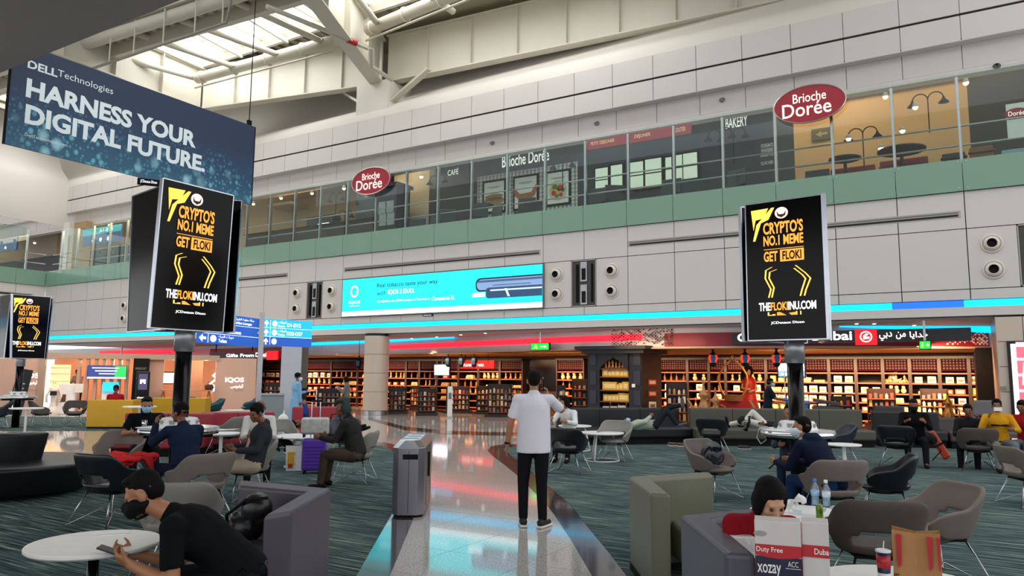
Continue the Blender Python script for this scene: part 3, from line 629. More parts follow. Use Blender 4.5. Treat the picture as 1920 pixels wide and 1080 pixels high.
t = thing('strip_lamp', 'small wall lamp glowing above the gallery at far left', 'lamp', W(36, 378, 26)); p = W(36, 378, 26.0); part('tube', MB().obox(p, (1.0, .12, .25), 0, 0, -.15), emit('tube_warm', 'ffdcb8', 2), t, w=True)
# oval cafe signs
def oval(label, c, rx, rz, nm):
    t = thing('oval_sign', label, 'sign', c); part('disc', [m := MB()] and m.plane((0, .04, 0), (1, 0, 0), (0, 0, 1), circ(0, 0, rx, 40, rz), .08) and m, RED, t)
    part('rim', MB().tube([(rx*math.cos(q*PI/20), -.05, rz*math.sin(q*PI/20)) for q in range(40)], .02, 6, True), M('rim_silver', 'c0b0b0', .3, .6), t)
    text('Brioche', (0, -.05, 0), (1, 0, 0), (0, 0, 1), -rx*.45, rz*.12, rx*.47, rz*.62, emit('oval_letter', 'f4ece0', .8), t, bold=.004); text('Dorée', (0, -.05, 0), (1, 0, 0), (0, 0, 1), -rx*.76, -rz*.62, rx*.6, rz*.14, emit('oval_letter', 'f4ece0', .8), t, bold=.006)
    part('bracket', MB().tube([(-rx*.5, .05, 0), (-rx*.5, .4, 0)], .03, 6).tube([(rx*.5, .05, 0), (rx*.5, .4, 0)], .03, 6), BRUSH, t)
oval('small red oval cafe sign above the glass screen, left half of the gallery', V3((W(692, 337, 23.9).x, 24.05, 10.17)), 1.1, .6, 1)
oval('large red oval cafe sign above the glass screen, right half of the gallery', V3((W(1516, 192, 23.9).x, 24.05, 10.27)), 1.07, .6, 2)
# cafe furniture seen through the glass
def cafe_table(px, py, r=.55, label='', y=25.9, mt=NAVYW):
    p = W(px, py, y); t = thing('cafe_table', label, 'table', (p.x, y, 7.75)); h = p.z-7.75
    part('top', MB().lathe([(r, h-.04), (r, h)], 24), mt, t); part('leg', MB().lathe([(.05, 0), (.05, h-.04)], 10), DKC, t); part('foot', MB().lathe([(.3, 0), (.3, .03), (.06, .05)], 16), DKC, t); return t
cafe_table(1584, 297, .5, 'round dark high cafe table on the tan side, left one'); cafe_table(1690, 281, .7, 'round dark high cafe table on the tan side, right one')
cafe_table(905, 385, .5, 'dark cafe table behind the glass below the sandwich poster'); cafe_table(1170, 362, .5, 'dark cafe table behind the glass below the bright windows')
def cafe_chair(px, py, label, rz=0, mt=NAVYW, y=25.2):
    p = W(px, py, y); t = thing('cafe_chair', label, 'chair', (p.x, y, 7.75), rz, group='dark cafe chairs behind the glass'); h = p.z-7.75
    part('backrest', [m := MB()] and m.obox((0, .2, h-.25), (.75, .06, .6), 0, -.15) and m, mt, t, bevel=.04); part('seat', MB().box(-.36, .36, -.4, .25, h-.75, h-.66), mt, t, bevel=.03)
    for sx in (-.3, .3):
        for sy in (-.34, .2): part('leg', MB().box(sx-.02, sx+.02, sy-.02, sy+.02, 0, h-.75), DKC, t)
for i, (px, py, rz, lab) in enumerate(((898, 382, .5, 'dark cafe chair by the sandwich poster'), (925, 384, -.4, 'dark cafe chair below the sandwich poster, turned right'), (985, 370, .2, 'wide dark cafe chair below the croissant poster'), (1003, 374, .8, 'dark cafe chair between croissant and salad posters'), (1120, 352, 0, 'dark cafe chair under the leftmost bright window'), (1155, 346, .6, 'dark cafe chair tilted before the bright windows'), (1255, 335, 0, 'dark cafe chair at the right end of the bright windows'), (1300, 334, .4, 'dark cafe chair just left of the bakery wall'), (1375, 318, -.3, 'dark cafe chair below the bakery lettering'), (1400, 322, .3, 'dark cafe chair below the bakery lettering, right one'), (780, 410, .2, 'dark cafe chair right of the navy kiosk'), (812, 400, -.2, 'dark cafe chair under the cafe lettering'), (838, 392, .5, 'dark cafe chair left of the sandwich poster'), (1530, 318, 0, 'dark cafe chair on the tan side behind the second post'))): cafe_chair(px, py, lab, rz)
BARR = M('bench_red', '6a1626', .5)
for i, (l, r, py, lab) in enumerate(((1555, 1640, 315, 'dark red bench on the tan side, left'), (1648, 1740, 300, 'dark red bench on the tan side, right'))):
    a, b = W(l, py, 26.6), W(r, py, 26.6); t = thing('bench', lab, 'bench', (a.x, 26.6, 7.75)); part('seat', MB().box(a.x, b.x, 26.3, 26.8, a.z-.5, a.z-.3), BARR, t, w=True, bevel=.04); part('backrest', MB().box(a.x, b.x, 26.8, 26.95, a.z-.5, a.z), BARR, t, w=True, bevel=.04); part('base', MB().box(a.x, b.x, 26.4, 26.9, 7.75, a.z-.5), DKC, t, w=True)
def curved_lamp(px, py, lab, s=1):
    p = W(px, py, 26.5); t = thing('goose_lamp', lab, 'lamp', p, group='goose-neck lamps in the cafe')
    part('neck', MB().tube([(0, 0, -.9*s), (0, 0, .2*s)]+[(.22*s-.22*s*math.cos(q*PI/8), 0, .2*s+.22*s*math.sin(q*PI/8)) for q in range(1, 9)], .02, 6), BLKM, t)
    part('neck', MB().tube([(0, 0, 0), (0, 0, .2*s)]+[(-.22*s+.22*s*math.cos(q*PI/8), 0, .2*s+.22*s*math.sin(q*PI/8)) for q in range(1, 9)], .02, 6), BLKM, t)
    for sx in (-.44*s, .44*s): part('shade', MB().lathe([(.16*s, -.12), (.05*s, .0), (.03*s, .08)], 14, (sx, 0, .15*s)), BLKM, t, smooth=True)
curved_lamp(630, 378, 'black double goose-neck lamp on the tan side at left'); curved_lamp(647, 410, 'lower double goose-neck lamp above the left cafe counter'); curved_lamp(1055, 316, 'black twin lamp in front of the salad poster'); curved_lamp(1618, 262, 'curved twin lamp on the tan side at right'); curved_lamp(1740, 198, 'twin pendant lamp high on the tan side at right'); curved_lamp(820, 345, 'twin lamp hanging under the cafe lettering'); curved_lamp(1350, 262, 'twin lamp left of the bakery post'); curved_lamp(1375, 262, 'twin lamp below the bakery lettering')
# stacked chairs, standing posters at the right end
for i, (px, py, c, lab) in enumerate(((1508+280, 292, '20242c', 'dark plastic high chair behind the right-hand glass'), (1840, 280, '7a5038', 'brown wooden high chair behind the right-hand glass'), (1902, 285, '8aa4b4', 'stack of pale metal chairs at the right end of the gallery'))):
    p = W(px, py, 25.3); t = thing('high_chair', lab, 'chair', (p.x, 25.3, 7.75)); h = p.z-7.75; mt = M('hc'+c, c, .5)
    part('seat', MB().box(-.3, .3, -.25, .25, h-.45, h-.38), mt, t, bevel=.02); part('backrest', MB().box(-.3, .3, .2, .26, h-.4, h+.15), mt, t, bevel=.03)
    for sx in (-.3, .3):
        for sy in (-.24, .24): part('leg', MB().tube([(sx*1.2, sy*1.2, 0), (sx, sy, h-.3)], .03, 6), mt, t)
    part('tray', MB().box(-.34, .34, -.4, -.2, h-.18, h-.12), mt, t, bevel=.02)
t = thing('standing_poster', 'white standing poster with a red oval at the right end of the gallery', 'poster', W(1905, 300, 25.6)); a, b = W(1890, 260, 25.6), W(1930, 260, 25.6)
part('sheet', MB().box(a.x, b.x, 25.6, 25.64, W(1900, 260, 25.6).z, W(1900, 194, 25.6).z), M('poster_white', '', .6), t, w=True); flat(t, 'oval', [circ(0, 0, .3, 24, .16)], RED, W(1906, 212, 25.58), (1, 0, 0), (0, 0, 1)); text('Dorée', W(1906, 212, 25.57), (1, 0, 0), (0, 0, 1), -.2, -.07, .2, .07, CR, t, w=True)
t = thing('exit_plate', 'small dark arrow plate on the tan cafe wall', 'sign', cx(1541, 252)); part('plate', MB().box(-.35, .35, -.05, 0, -.22, .22), M('plate_dim', '4c4636', .6), t); flat(t, 'arrow', [[(-.2, 0), (0, .12), (0, .04), (.2, .04), (.2, -.04), (0, -.04), (0, -.12)]], M('arrow_dim', '8a8266', .6), (0, -.052, 0), (1, 0, 0), (0, 0, 1), w=False)
# far-left gallery: columns, hanging gate signs, dark shop front
t = thing('gallery_column', 'cream column behind the glass at far left', 'column', W(120, 500, 25.6)); a, b = W(115, 480, 25.6), W(126, 480, 25.6); part('shaft', MB().box(a.x, b.x, 25.6, 26.0, 7.75, 11.4), WALLHI, t, w=True)
t = thing('gallery_column', 'tan column beside the gate sign at far left', 'column', W(145, 500, 25.9)); a, b = W(131, 480, 25.9), W(157, 480, 25.9); part('shaft', MB().box(a.x, b.x, 25.9, 26.3, 7.75, 11.4), TAN, t, w=True)
t = thing('gallery_shop_front', 'dark shop front behind the glass at far left', 'shop front', W(200, 500, 27.5)); a, b = W(-60, 480, 27.5), W(262, 480, 27.5); part('front', MB().box(a.x, b.x, 27.5, 28, 7.75, 9.9), DKC, t, w=True); wtext('KITCHEN', (165, 482), (214, 478), .4, M('dim_letter', '6a655c', .6), t, y=27.5)
NB = M('sign_navy', '15406e', .35, em=.35); TB = emit('sign_teal', '1c8c98', .7)
for i, (l, r, tp, bt, lab) in enumerate(((158, 228, 432, 462, 'hanging gate sign seen through the far left glass'), (-30, 33, 455, 478, 'hanging navy sign at the far left edge of the gallery'))):
    a, b = W(l, tp, 25.8), W(r, tp, 25.8); zb = W(l, bt, 25.8).z; t = thing('gate_sign', lab, 'sign', a); part('board', MB().box(a.x, b.x, 25.75, 25.85, zb, a.z), NB, t, w=True)
    if i == 0: part('teal_row', MB().box(a.x, b.x, 25.73, 25.75, zb+(a.z-zb)*.6, a.z), TB, t, w=True); text('A1-B10', (0, 25.72, 0), (1, 0, 0), (0, 0, 1), a.x+(b.x-a.x)*.45, zb+(a.z-zb)*.68, a.x+(b.x-a.x)*.8, zb+(a.z-zb)*.9, CR, t, lift=0, w=True)
    flat(t, 'symbols', [circ(a.x+(b.x-a.x)*k, zb+(a.z-zb)*.25, .14, 12) for k in (.3, .5, .7)], CR, (0, 25.73, 0), (1, 0, 0), (0, 0, 1), .01)
# ---------------------------------------------------------------- ground floor under the gallery: bulkhead, shop
struct('ceiling_shop', MB().box(XL, 2.2, D+.3, 36, 3.38, 3.5), M('shop_ceiling_outer', 'a89f9c', .5))
BK = [(60, 660, 30), (395, 655, 29.5), (560, 640, 28.6), (720, 640, 27.6), (840, 640, 26.8), (1000, 640, 25.6), (1200, 635, 24.9), (1380, 635, 25.1), (1600, 635, 26.2), (1866, 640, 28.2)]
BP = [W(px, py, y) for px, py, y in BK]; BP = [(p.x, p.y) for p in BP]
def along(t_):   # smooth plan curve of the bulkhead (catmull-rom)
    n = len(BP)-1; i = min(int(t_), n-1); f = t_-i
    p = [V3((*BP[max(0, min(n, i+k))], 0)) for k in (-1, 0, 1, 2)]
    return .5*((2*p[1])+(p[2]-p[0])*f+(2*p[0]-5*p[1]+4*p[2]-p[3])*f*f+(-p[0]+3*p[1]-3*p[2]+p[3])*f**3)
def ribbon(t0, t1, z0, z1, off=0, n=24, th=.05, za=None):
    m = MB(); k = 0
    for i in range(n+1):
        p = along(t0+(t1-t0)*i/n); a, b = (z0, z1)
        if za: a = z0+(za[0]-z0)*i/n; b = z1+(za[1]-z1)*i/n
        m.v += [(p.x, p.y-off, a), (p.x, p.y-off, b), (p.x, p.y-off+th, b), (p.x, p.y-off+th, a)]
    for i in range(n):
        for q in range(4): m.f.append((4*i+q, 4*i+(q+1) % 4, 4*i+4+(q+1) % 4, 4*i+4+q))
    return m
ZB = 2.72
GLOSSG = M('bulkhead_gloss', 'c4bcc4', .25, coat=.4); MAROON = M('bulkhead_maroon', '8e1230', .4)
bk = struct('trim_bulkhead', ribbon(0, 9, ZB, 3.4, 0, 90), GLOSSG)
part('maroon_section', ribbon(6.25, 8.93, ZB+.02, 3.2, .03), MAROON, bk); part('maroon_section', ribbon(1.0, 2.0, ZB+.02, 3.2, .03), MAROON, bk)
part('lower_lip', ribbon(0, 9, ZB-.05, ZB, .1, 90, .3), M('lip_warm', 'c9a585', .5), bk)
t = thing('red_strip', 'curved glowing red light strip on the grey bulkhead over the shop', 'light strip', along(4)); part('light_line', ribbon(2.93, 6.02, 2.93, 3.12, .05, 40, .03, (2.98, 3.2)), REDE, t, w=True)
t = thing('red_strip', 'short glowing red light strip over the lounge on the left', 'light strip', W(270, 660, 29)); a, b = W(187, 660, 28.6), W(352, 660, 28.6); part('light_line', MB().box(a.x, b.x, 28.55, 28.6, W(270, 664, 28.6).z, W(270, 656, 28.6).z), REDE, t, w=True)
t = thing('blue_strip', 'curved cyan light strip at the top of the bulkhead left of the red strip', 'light strip', along(2.5)); part('light_line', ribbon(1.9, 4.1, 3.22, 3.38, .12, 30, .05, (3.32, 3.38)), CYANE, t, w=True)
t = thing('blue_strip', 'curved cyan light strip at the top of the bulkhead at the right end', 'light strip', along(8.5)); part('light_line', ribbon(7.9, 9, 3.34, 3.38, .12, 20, .05, (3.16, 3.38)), CYANE, t, w=True)
# ornament of perforations at both ends of the maroon field
for nm, c0, c1, mt in (('ornament', 5.75, 6.35, M('perf_dark', '3c1220', .5)), ('ornament', 8.6, 8.92, M('perf_light', 'd8c4c4', .5)), ('ornament', 2.0, 2.35, M('perf_light', '', .5))):
    mm = MB(); nn_ = int((c1-c0)*60)
    for i in range(nn_):
        p = along(c0+(c1-c0)*i/nn_)
        for j in range(6):
            if random.random() < .7: mm.plane((p.x, p.y-.06, ZB+.1+j*.1+(.05 if i % 2 else 0)), (1, 0, 0), (0, 0, 1), circ(0, 0, random.uniform(.02, .04), 6), .004)
    q = part(nm, mm, mt, bk); q['kind'] = 'stuff'
# shop name signs
LET = emit('sign_letter', 'fff6f0', 1.6)
def sgn(label, px0, px1, y, parts_, z0=2.76, z1=3.14):
    a, b = W(px0, 640, y), W(px1, 640, y); t = thing('shop_sign', label, 'sign', a); part('board', MB().box(a.x, b.x, y, y+.08, z0, z1), M('sign_black', '14141e', .35), t, w=True)
    for s_, l, r, lo, hi in parts_:
        p, q = W(l, 640, y), W(r, 640, y); text(s_, (p.x, y-.02, z0), (1, 0, 0), (0, 0, 1), 0, lo, q.x-p.x, hi, LET, t, bold=.02, lift=0, w=True)
    return t, a, b
SY = 24.75
t, a, b = sgn('gift shop sign with white latin and arabic letters and a red emblem, right', 1372, 1822, SY, [('Gifts From Dubai', 1383, 1598, .08, .36)], 2.78, 3.16)
p, q = W(1604, 640, SY), W(1645, 640, SY); part('red_emblem', MB().box(p.x, q.x, SY-.04, SY, 2.7, 3.18), emit('emblem_red', 'e0101c', 1.0), t, w=True)
flat(t, 'emblem_ring', ring((p.x+q.x)/2, 2.95, .17, .17, .8, 20)+[[((p.x+q.x)/2+x, 2.95+z) for x, z in ((-.08, -.08), (.09, -.06), (.1, 0), (-.02, 0), (.08, .08), (0, .1), (-.08, .03))]], LET, (0, SY-.045, 0), (1, 0, 0), (0, 0, 1))
def arab(parent, l, r, y, z0, h):       # arabic words drawn as presentation glyphs from right to left
    glyphs = ['\uFEF2\uFE91\uFEA9', '\uFEE6\uFEE3', '\uFE8E\uFEF3\uFE8D\uFEAA\uFEEB']
    p, q = W(l, 640, y), W(r, 640, y); wd = q.x-p.x
    for g, x0, x1, zz in ((glyphs[0], 0, .27, -.04), (glyphs[1], .35, .55, 0), (glyphs[2], .63, 1, 0)):
        text(g, (p.x, y-.02, z0), (1, 0, 0), (0, 0, 1), wd*x0, zz, wd*x1, h, LET, parent, bold=.012, lift=0, w=True)
arab(t, 1649, 1741, SY, 2.86, .22)
t, a, b = sgn('gift shop sign on maroon board behind the blue direction signs, left', 397, 480, 26.0, [('Gifts From', 426, 478, .06, .24), ], 2.5, 2.78); t['label'] = 'small maroon gift shop sign behind the blue direction signs, left'; part('hanger', MB().box(a.x+.3, a.x+.34, 26.05, 26.09, 2.8, 3.4), BLKM, t, w=True); part('hanger', MB().box(b.x-.34, b.x-.3, 26.05, 26.09, 2.8, 3.4), BLKM, t, w=True)
part('maroon_ground', MB().box(a.x-.2, W(535, 640, 26).x, 26.05, 26.15, 2.45, 2.85), MAROON, t, w=True); p, q = W(503, 640, 25.9), W(523, 640, 25.9); text('Dubai', (p.x-.9, 25.9, 2.56), (1, 0, 0), (0, 0, 1), 0, 0, .8, .22, LET, t, bold=.02, w=True)
part('red_emblem', MB().box(p.x, q.x, 25.85, 25.9, 2.4, 2.85), emit('emblem_red', '', 1.0), t, w=True)
# warm inner ceiling and back wall
WARMC = M('inner_ceiling', 'a8752f', .6)
m = MB(); nn_ = 60
for i in range(nn_+1):
    p = along(1+8*i/nn_); m.v += [(p.x, p.y+.2, 2.66), (p.x, 34, 2.66)]
m.f = [(2*i, 2*i+1, 2*i+3, 2*i+2) for i in range(nn_)]
struct('ceiling_inner', m, WARMC)
sf = struct('floor_shop', MB().prism([(along(1+8*i/20).x, along(1+8*i/20).y+1.2) for i in range(21)]+[(2, 34), (-38, 34)], -.02, .004), M('shop_floor', '40241a', .12, coat=.6))
YS = 32.0
struct('wall_shop_back', MB().box(-40, 2.2, YS+.55, YS+.8, 0, 3.4), M('shop_back', '2a100c', .7))
SHW = M('shelf_wood', '200b05', .4, var=.25, scale=4); SHB = M('shelf_back', '1c0806', .6, var=.2); FRET = M('fret_red', '300a12', .8, spec=.1)
EDGE = M('shelf_edge', '7c3f1e', .45)
posts = [490, 535, 580, 630, 680, 725, 770, 795, 828, 868, 905, 945, 988, 1050, 1102, 1150, 1195, 1239, 1294, 1334, 1365, 1400, 1440, 1495, 1557, 1607, 1657, 1707, 1762, 1817, 1838]
ROWS = [.11, .45, .8, 1.15, 1.55]
units = []
BAYN = {490: 'bay right of the sign pole', 535: 'bay hidden by the silver column', 580: 'bay beside the man in the blue robe', 630: 'bay behind the woman in the waistcoat', 680: 'bay hidden by the round pillar', 725: 'bay just right of the round pillar', 770: 'narrow bay above the second low rack', 795: 'bay left of the hanging middle screen', 828: 'bay behind the white gate post', 868: 'bay under the red header sign', 905: 'bay right of the red header sign', 945: 'bay left of the black wall panel', 1050: 'bay left of the timber kiosk', 1195: 'bay hidden behind the timber kiosk', 1239: 'bay just right of the timber kiosk', 1294: 'bay above the lying man', 1334: 'bay left of the golden frame', 1365: 'bay behind the golden frame', 1400: 'bay behind the red mannequin', 1440: 'bay behind the right screen post', 1495: 'bay right of the right screen post', 1557: 'bay of white boxes right of the cart', 1607: 'bay left of the moon ornament', 1657: 'bay with the moon ornament', 1707: 'bay right of the moon ornament', 1762: 'bay above the copper coffee pot', 1817: 'last narrow bay at the right end'}
def unit_label(i): return 'lit wooden shelf '+BAYN[posts[i]]
POSW = [['middle'], ['left', 'right'], ['left', 'middle', 'right'], ['leftmost', 'second', 'third', 'rightmost'], ['leftmost', 'second', 'middle', 'fourth', 'rightmost'], ['leftmost', 'second', 'third', 'fourth', 'fifth', 'rightmost'], ['leftmost', 'second', 'third', 'middle', 'fifth', 'sixth', 'rightmost']]
for i in range(len(posts)-1):
    a, b = W(posts[i], 700, YS).x, W(posts[i+1], 700, YS).x
    if posts[i] == 988 or posts[i] in (1102, 1150): 
        if posts[i] == 988:
            t = thing('black_panel', 'large black panel on the shop wall behind the walking man', 'wall panel', ((a+b)/2, YS, 0)); part('panel', MB().box(a, b, YS-.05, YS+.3, 1.0, 2.5), BLK, t, w=True); part('base', MB().box(a, b, YS, YS+.3, 0, 1.0), DKWOOD, t, w=True)
        continue
    t = thing('shelf_unit', unit_label(i), 'shelf', ((a+b)/2, YS, 0), group='wall shelves of the gift shop'); c = (a+b)/2; hw = (b-a)/2
    part('side_panel', MB().box(-hw, -hw+.06, -.42, .5, 0, 2.45), SHW, t); part('side_panel', MB().box(hw-.06, hw, -.42, .5, 0, 2.45), SHW, t)
    part('back_panel', MB().box(-hw+.06, hw-.06, .44, .5, 0, 2.45), SHB, t); part('cornice', MB().box(-hw, hw, -.5, .5, 2.45, 2.55), SHW, t)
    for z in ROWS+[1.93]: sh = part('shelf', MB().box(-hw+.06, hw-.06, -.38, .44, z-.05, z), SHW, t); part('edge', MB().box(-hw+.06, hw-.06, -.4, -.38, z-.05, z+.005), EDGE, sh)
    fr = part('fret_panel', MB().box(-hw+.06, hw-.06, -.36, -.32, 2.0, 2.42), FRET, t)
    mm = MB()
    nx = max(3, int((b-a)/.12))
    for u_ in range(nx):
        for v_ in range(4): mm.plane((-hw+.1+(2*hw-.2)*(u_+.5)/nx, -.365, 2.05+.1*(v_+.5 if True else 0)), (1, 0, 0), (0, 0, 1), [(0, -.04), (.04, 0), (0, .04), (-.04, 0)], .003)
    q = part('fret_pattern', mm, M('fret_dark', '40101a', .5), fr); q['kind'] = 'stuff'
    units.append((i, a, b, posts[i]))
# merchandise: single boxes, bottles and souvenirs
def proto(name, label, cat, parts_):
    t = thing(name, label, cat, (0, 0, -30))
    for nm, mb, mt in parts_: part(nm, mb, mt, t)
    return t
PC = lambda n, c, **k: M('prod_'+n, c, .45, **k)
prot = {
 'white': proto('gift_box', '', 'box', [('carton', MB().box(-.13, .13, -.06, .06, 0, .24), PC('white', 'f0e4d4')), ('print', MB().box(-.09, .09, -.065, -.06, .06, .16), PC('brown', '9a6a3c'))]),
 'gold': proto('gift_box', '', 'box', [('carton', MB().box(-.11, .11, -.07, .07, 0, .26), PC('gold', 'd8a83c')), ('print', MB().box(-.07, .07, -.075, -.07, .05, .2), PC('yell', 'f0d890'))]),
 'red': proto('gift_box', '', 'box', [('carton', MB().box(-.15, .15, -.07, .07, 0, .18), PC('red', 'b8402a')), ('print', MB().box(-.11, .11, -.075, -.07, .04, .14), PC('pink', 'f0b090'))]),
 'low': proto('gift_box', '', 'box', [('carton', MB().box(-.2, .2, -.1, .1, 0, .09), PC('cream', 'e8c898')), ('print', MB().box(-.15, .15, -.105, -.1, .02, .07), PC('brown', ''))]),
 'bottle': proto('bottle', '', 'bottle', [('body', MB().lathe([(.05, 0), (.05, .18), (.018, .24), (.018, .3)], 8), PC('amber', '8a4a1c')), ('stopper', MB().lathe([(.025, .3), (.025, .34)], 8), PC('gold', ''))]),
 'souvenir': proto('souvenir', '', 'souvenir', [('base', MB().box(-.08, .08, -.05, .05, 0, .04), PC('dark', '4a2a1c')), ('figure', MB().lathe([(.06, .04), (.03, .16), (.05, .22), (.004, .36)], 6), PC('bronze', 'c88848'))]),
 'plush': proto('soft_toy', '', 'toy', [('body', MB().sph((0, 0, .11), (.1, .08, .11), 8, 6), PC('plush', 'c8a070')), ('head', MB().sph((0, -.02, .26), .07, 8, 6), PC('plush2', 'd8b080'))]),
}
used_p = set(); nprod = 0
NM = {'white': 'white gift boxes', 'gold': 'golden gift boxes', 'red': 'red gift boxes', 'low': 'flat cream gift boxes', 'bottle': 'amber bottles', 'souvenir': 'small bronze souvenirs', 'plush': 'soft toys'}
ON = {'white': 'white gift box', 'gold': 'golden gift box', 'red': 'reddish gift box', 'low': 'flat cream gift box', 'bottle': 'amber bottle', 'souvenir': 'bronze souvenir', 'plush': 'tan soft toy'}
def put(kind, loc, where, sc=1, rz=0):
    global nprod; nprod += 1
    lab = f'{ON[kind]} {where}'; g = NM[kind]+' in the shop'
    if kind not in used_p:
        used_p.add(kind); o = prot[kind]; o.location = loc; o.rotation_euler = (0, 0, rz); o['label'] = lab; o['group'] = g; o.scale = (sc,)*3; return o
    return dup(prot[kind], loc, rz, lab, g, sc)
ROWN = ['bottom', 'second', 'third', 'fourth', 'top']
for i, a, b, px in units:
    right = px >= 1440
    for r in range(5):
        if r == 0 and px > 700: continue
        if r == 0 or (not right and r < 2 and px < 1200 and px > 725): 
            if random.random() < .5: continue
        kind = random.choice(['white', 'red', 'low', 'white', 'gold'] if right else ['souvenir', 'red', 'low', 'plush', 'white', 'bottle'])
        if right and (px, r) in ((1657, 3),): kind = 'plush'
        if right and r in (3,) and px in (1557, 1607): kind = 'white'
        if px == 1657 and r == 4: kind = 'souvenir'
        if right and r == 4 and px == 1607: continue
        wdt = {'low': .42, 'red': .34, 'white': .3, 'gold': .26}.get(kind, .2); n = max(1, int((b-a-.2)/wdt*(.95 if right else .75)))
        n = min(n, 5)
        st = (b-a-.2)/n
        for k in range(n):
            x = a+.1+st*(k+.5)+random.uniform(-.03, .03)
            put(kind, (x, YS-.25+random.uniform(0, .1), ROWS[r]), f'{POSW[n-1][k]}, {ROWN[r]} shelf, {BAYN[px]}', random.uniform(.9, 1.1), random.uniform(-.1, .1))
            if kind == 'low' and random.random() < .6: put(kind, (x+.02, YS-.2, ROWS[r]+.095*1.0), f'upper one, {POSW[n-1][k]}, {ROWN[r]} shelf, {BAYN[px]}', .95)
# crescent-moon ornament on the top shelf
t = thing('moon_ornament', 'pink crescent moon with a skyline cut-out on the top shelf', 'ornament', (W(1682, 715, YS-.1).x, YS-.1, ROWS[4])); flat(t, 'moon', [[(.18*math.cos(q*PI/12+.5)+.0, .2+.18*math.sin(q*PI/12+.5)) for q in range(4, 21)]+[(.05+.13*math.cos(q*PI/12+.5), .23+.13*math.sin(q*PI/12+.5)) for q in range(20, 4, -1)]], PC('pinkmoon', 'f090a0'), (0, 0, .04), (1, 0, 0), (0, 0, 1), w=False, th=.02)
flat(t, 'skyline', [[(-.5, 0), (-.5, .06), (-.4, .06), (-.38, .14), (-.3, .14), (-.28, .4), (-.26, .14), (-.1, .08), (0, .16), (.06, .06), (.2, .12), (.3, .2), (.36, .08), (.5, .08), (.5, 0)]], PC('bronze', ''), (0, .06, 0), (1, 0, 0), (0, 0, 1), w=False, th=.02)
# ---- dark timber kiosk with arch niches
def K(px, y): p = W(px, 700, y); return (p.x, p.y)
KY = 24.9
ka, kb, kc = K(1102, KY), K(1203, KY), K(1240, KY+1.6)
t = thing('timber_kiosk', 'dark blue-black timber display kiosk with arched niches in front of the shop', 'kiosk', (ka[0], KY, 0))
n1 = K(1124, KY); n2 = K(1179, KY)
part('front_post', MB().box(ka[0], n1[0], KY, KY+.3, 0, 2.72), NAVYWOOD, t, w=True); part('front_post', MB().box(n2[0], kb[0], KY, KY+.3, 0, 2.72), NAVYWOOD, t, w=True)
part('back_wall', MB().prism([(ka[0], KY+.8), (kb[0], KY+.8), (kb[0], KY+.7), (ka[0], KY+.7)], 0, 2.7), SHB, t, w=True)
az = W(1150, 690, KY).z
ach = [(n1[0], 2.72), (n1[0], az-.1)]+[(n1[0]+(n2[0]-n1[0])*k/12, az-.1+.42*abs(math.sin(PI*k/12))**.8+(.06 if k == 6 else 0)) for k in range(1, 12)]+[(n2[0], az-.1), (n2[0], 2.72)]
flat(t, 'arch', [ach], NAVYWOOD, (0, KY+.02, 0), (1, 0, 0), (0, 0, 1), 0, th=.1)
part('side_wall', MB().prism([kb, kc, (kc[0]-.1, kc[1]+.1), (kb[0]-.1, kb[1]+.1)], 0, 2.72), NAVYWOOD, t, w=True)
cn = [K(1077, KY-.5), K(1210, KY-.5), K(1265, KY+1.4), K(1100, KY+2)]
part('cornice', MB().prism(cn, 2.66, 2.78), NAVYWOOD, t, w=True); cn2 = [K(1090, KY-.3), K(1207, KY-.3), K(1252, KY+1.3), K(1105, KY+1.9)]; part('cornice', MB().prism(cn2, 2.52, 2.66), NAVYWOOD, t, w=True)
part('base', MB().box(ka[0], kb[0], KY, KY+.7, 0, .5), NAVYWOOD, t, w=True)
for px_ in (1102, 1184):
    for z in (.7, 1.4, 2.1):
        x = K(px_+2, KY)[0]; part('carved_panel', MB().box(x+.05, x+.3, KY-.03, KY, z, z+.5), M('carved', '262a3a', .4), t, w=True)
kz = [W(1150, py, KY+.2).z for py in (774, 752, 731, 706, 691)]
for z in kz: part('shelf', MB().box(n1[0], n2[0], KY+.02, KY+.7, z-.04, z), EDGE, t, w=True)
for r, z in enumerate(kz):
    kd = ['white', 'gold', 'gold', 'gold', 'souvenir'][r]; n = 6 if r < 4 else 7
    for k in range(n): put(kd if not (r == 0 and k % 2) else 'bottle', (n1[0]+.1+(n2[0]-n1[0]-.2)*(k+.5)/n, KY+.2, z), f'{POSW[n-1][k]} on the {ROWN[r]} shelf of the timber kiosk', random.uniform(.8, 1.15))
t2 = thing('wall_card', 'small white card on the right post of the timber kiosk', 'card', W(1188, 723, KY-.02)); part('card', MB().box(-.06, .06, -.02, 0, -.06, .06), WHITEP, t2)
tx = K(1220, KY+.85)
for r, z in enumerate((.55, 1.0, 1.4)):
    p = V3((*K(1218, KY+.78), z)); put('red' if r else 'white', p+V3((.1, -.1, 0)), f'at {("knee", "waist", "chest")[r]} height on the right face of the timber kiosk', 1.1, .9)
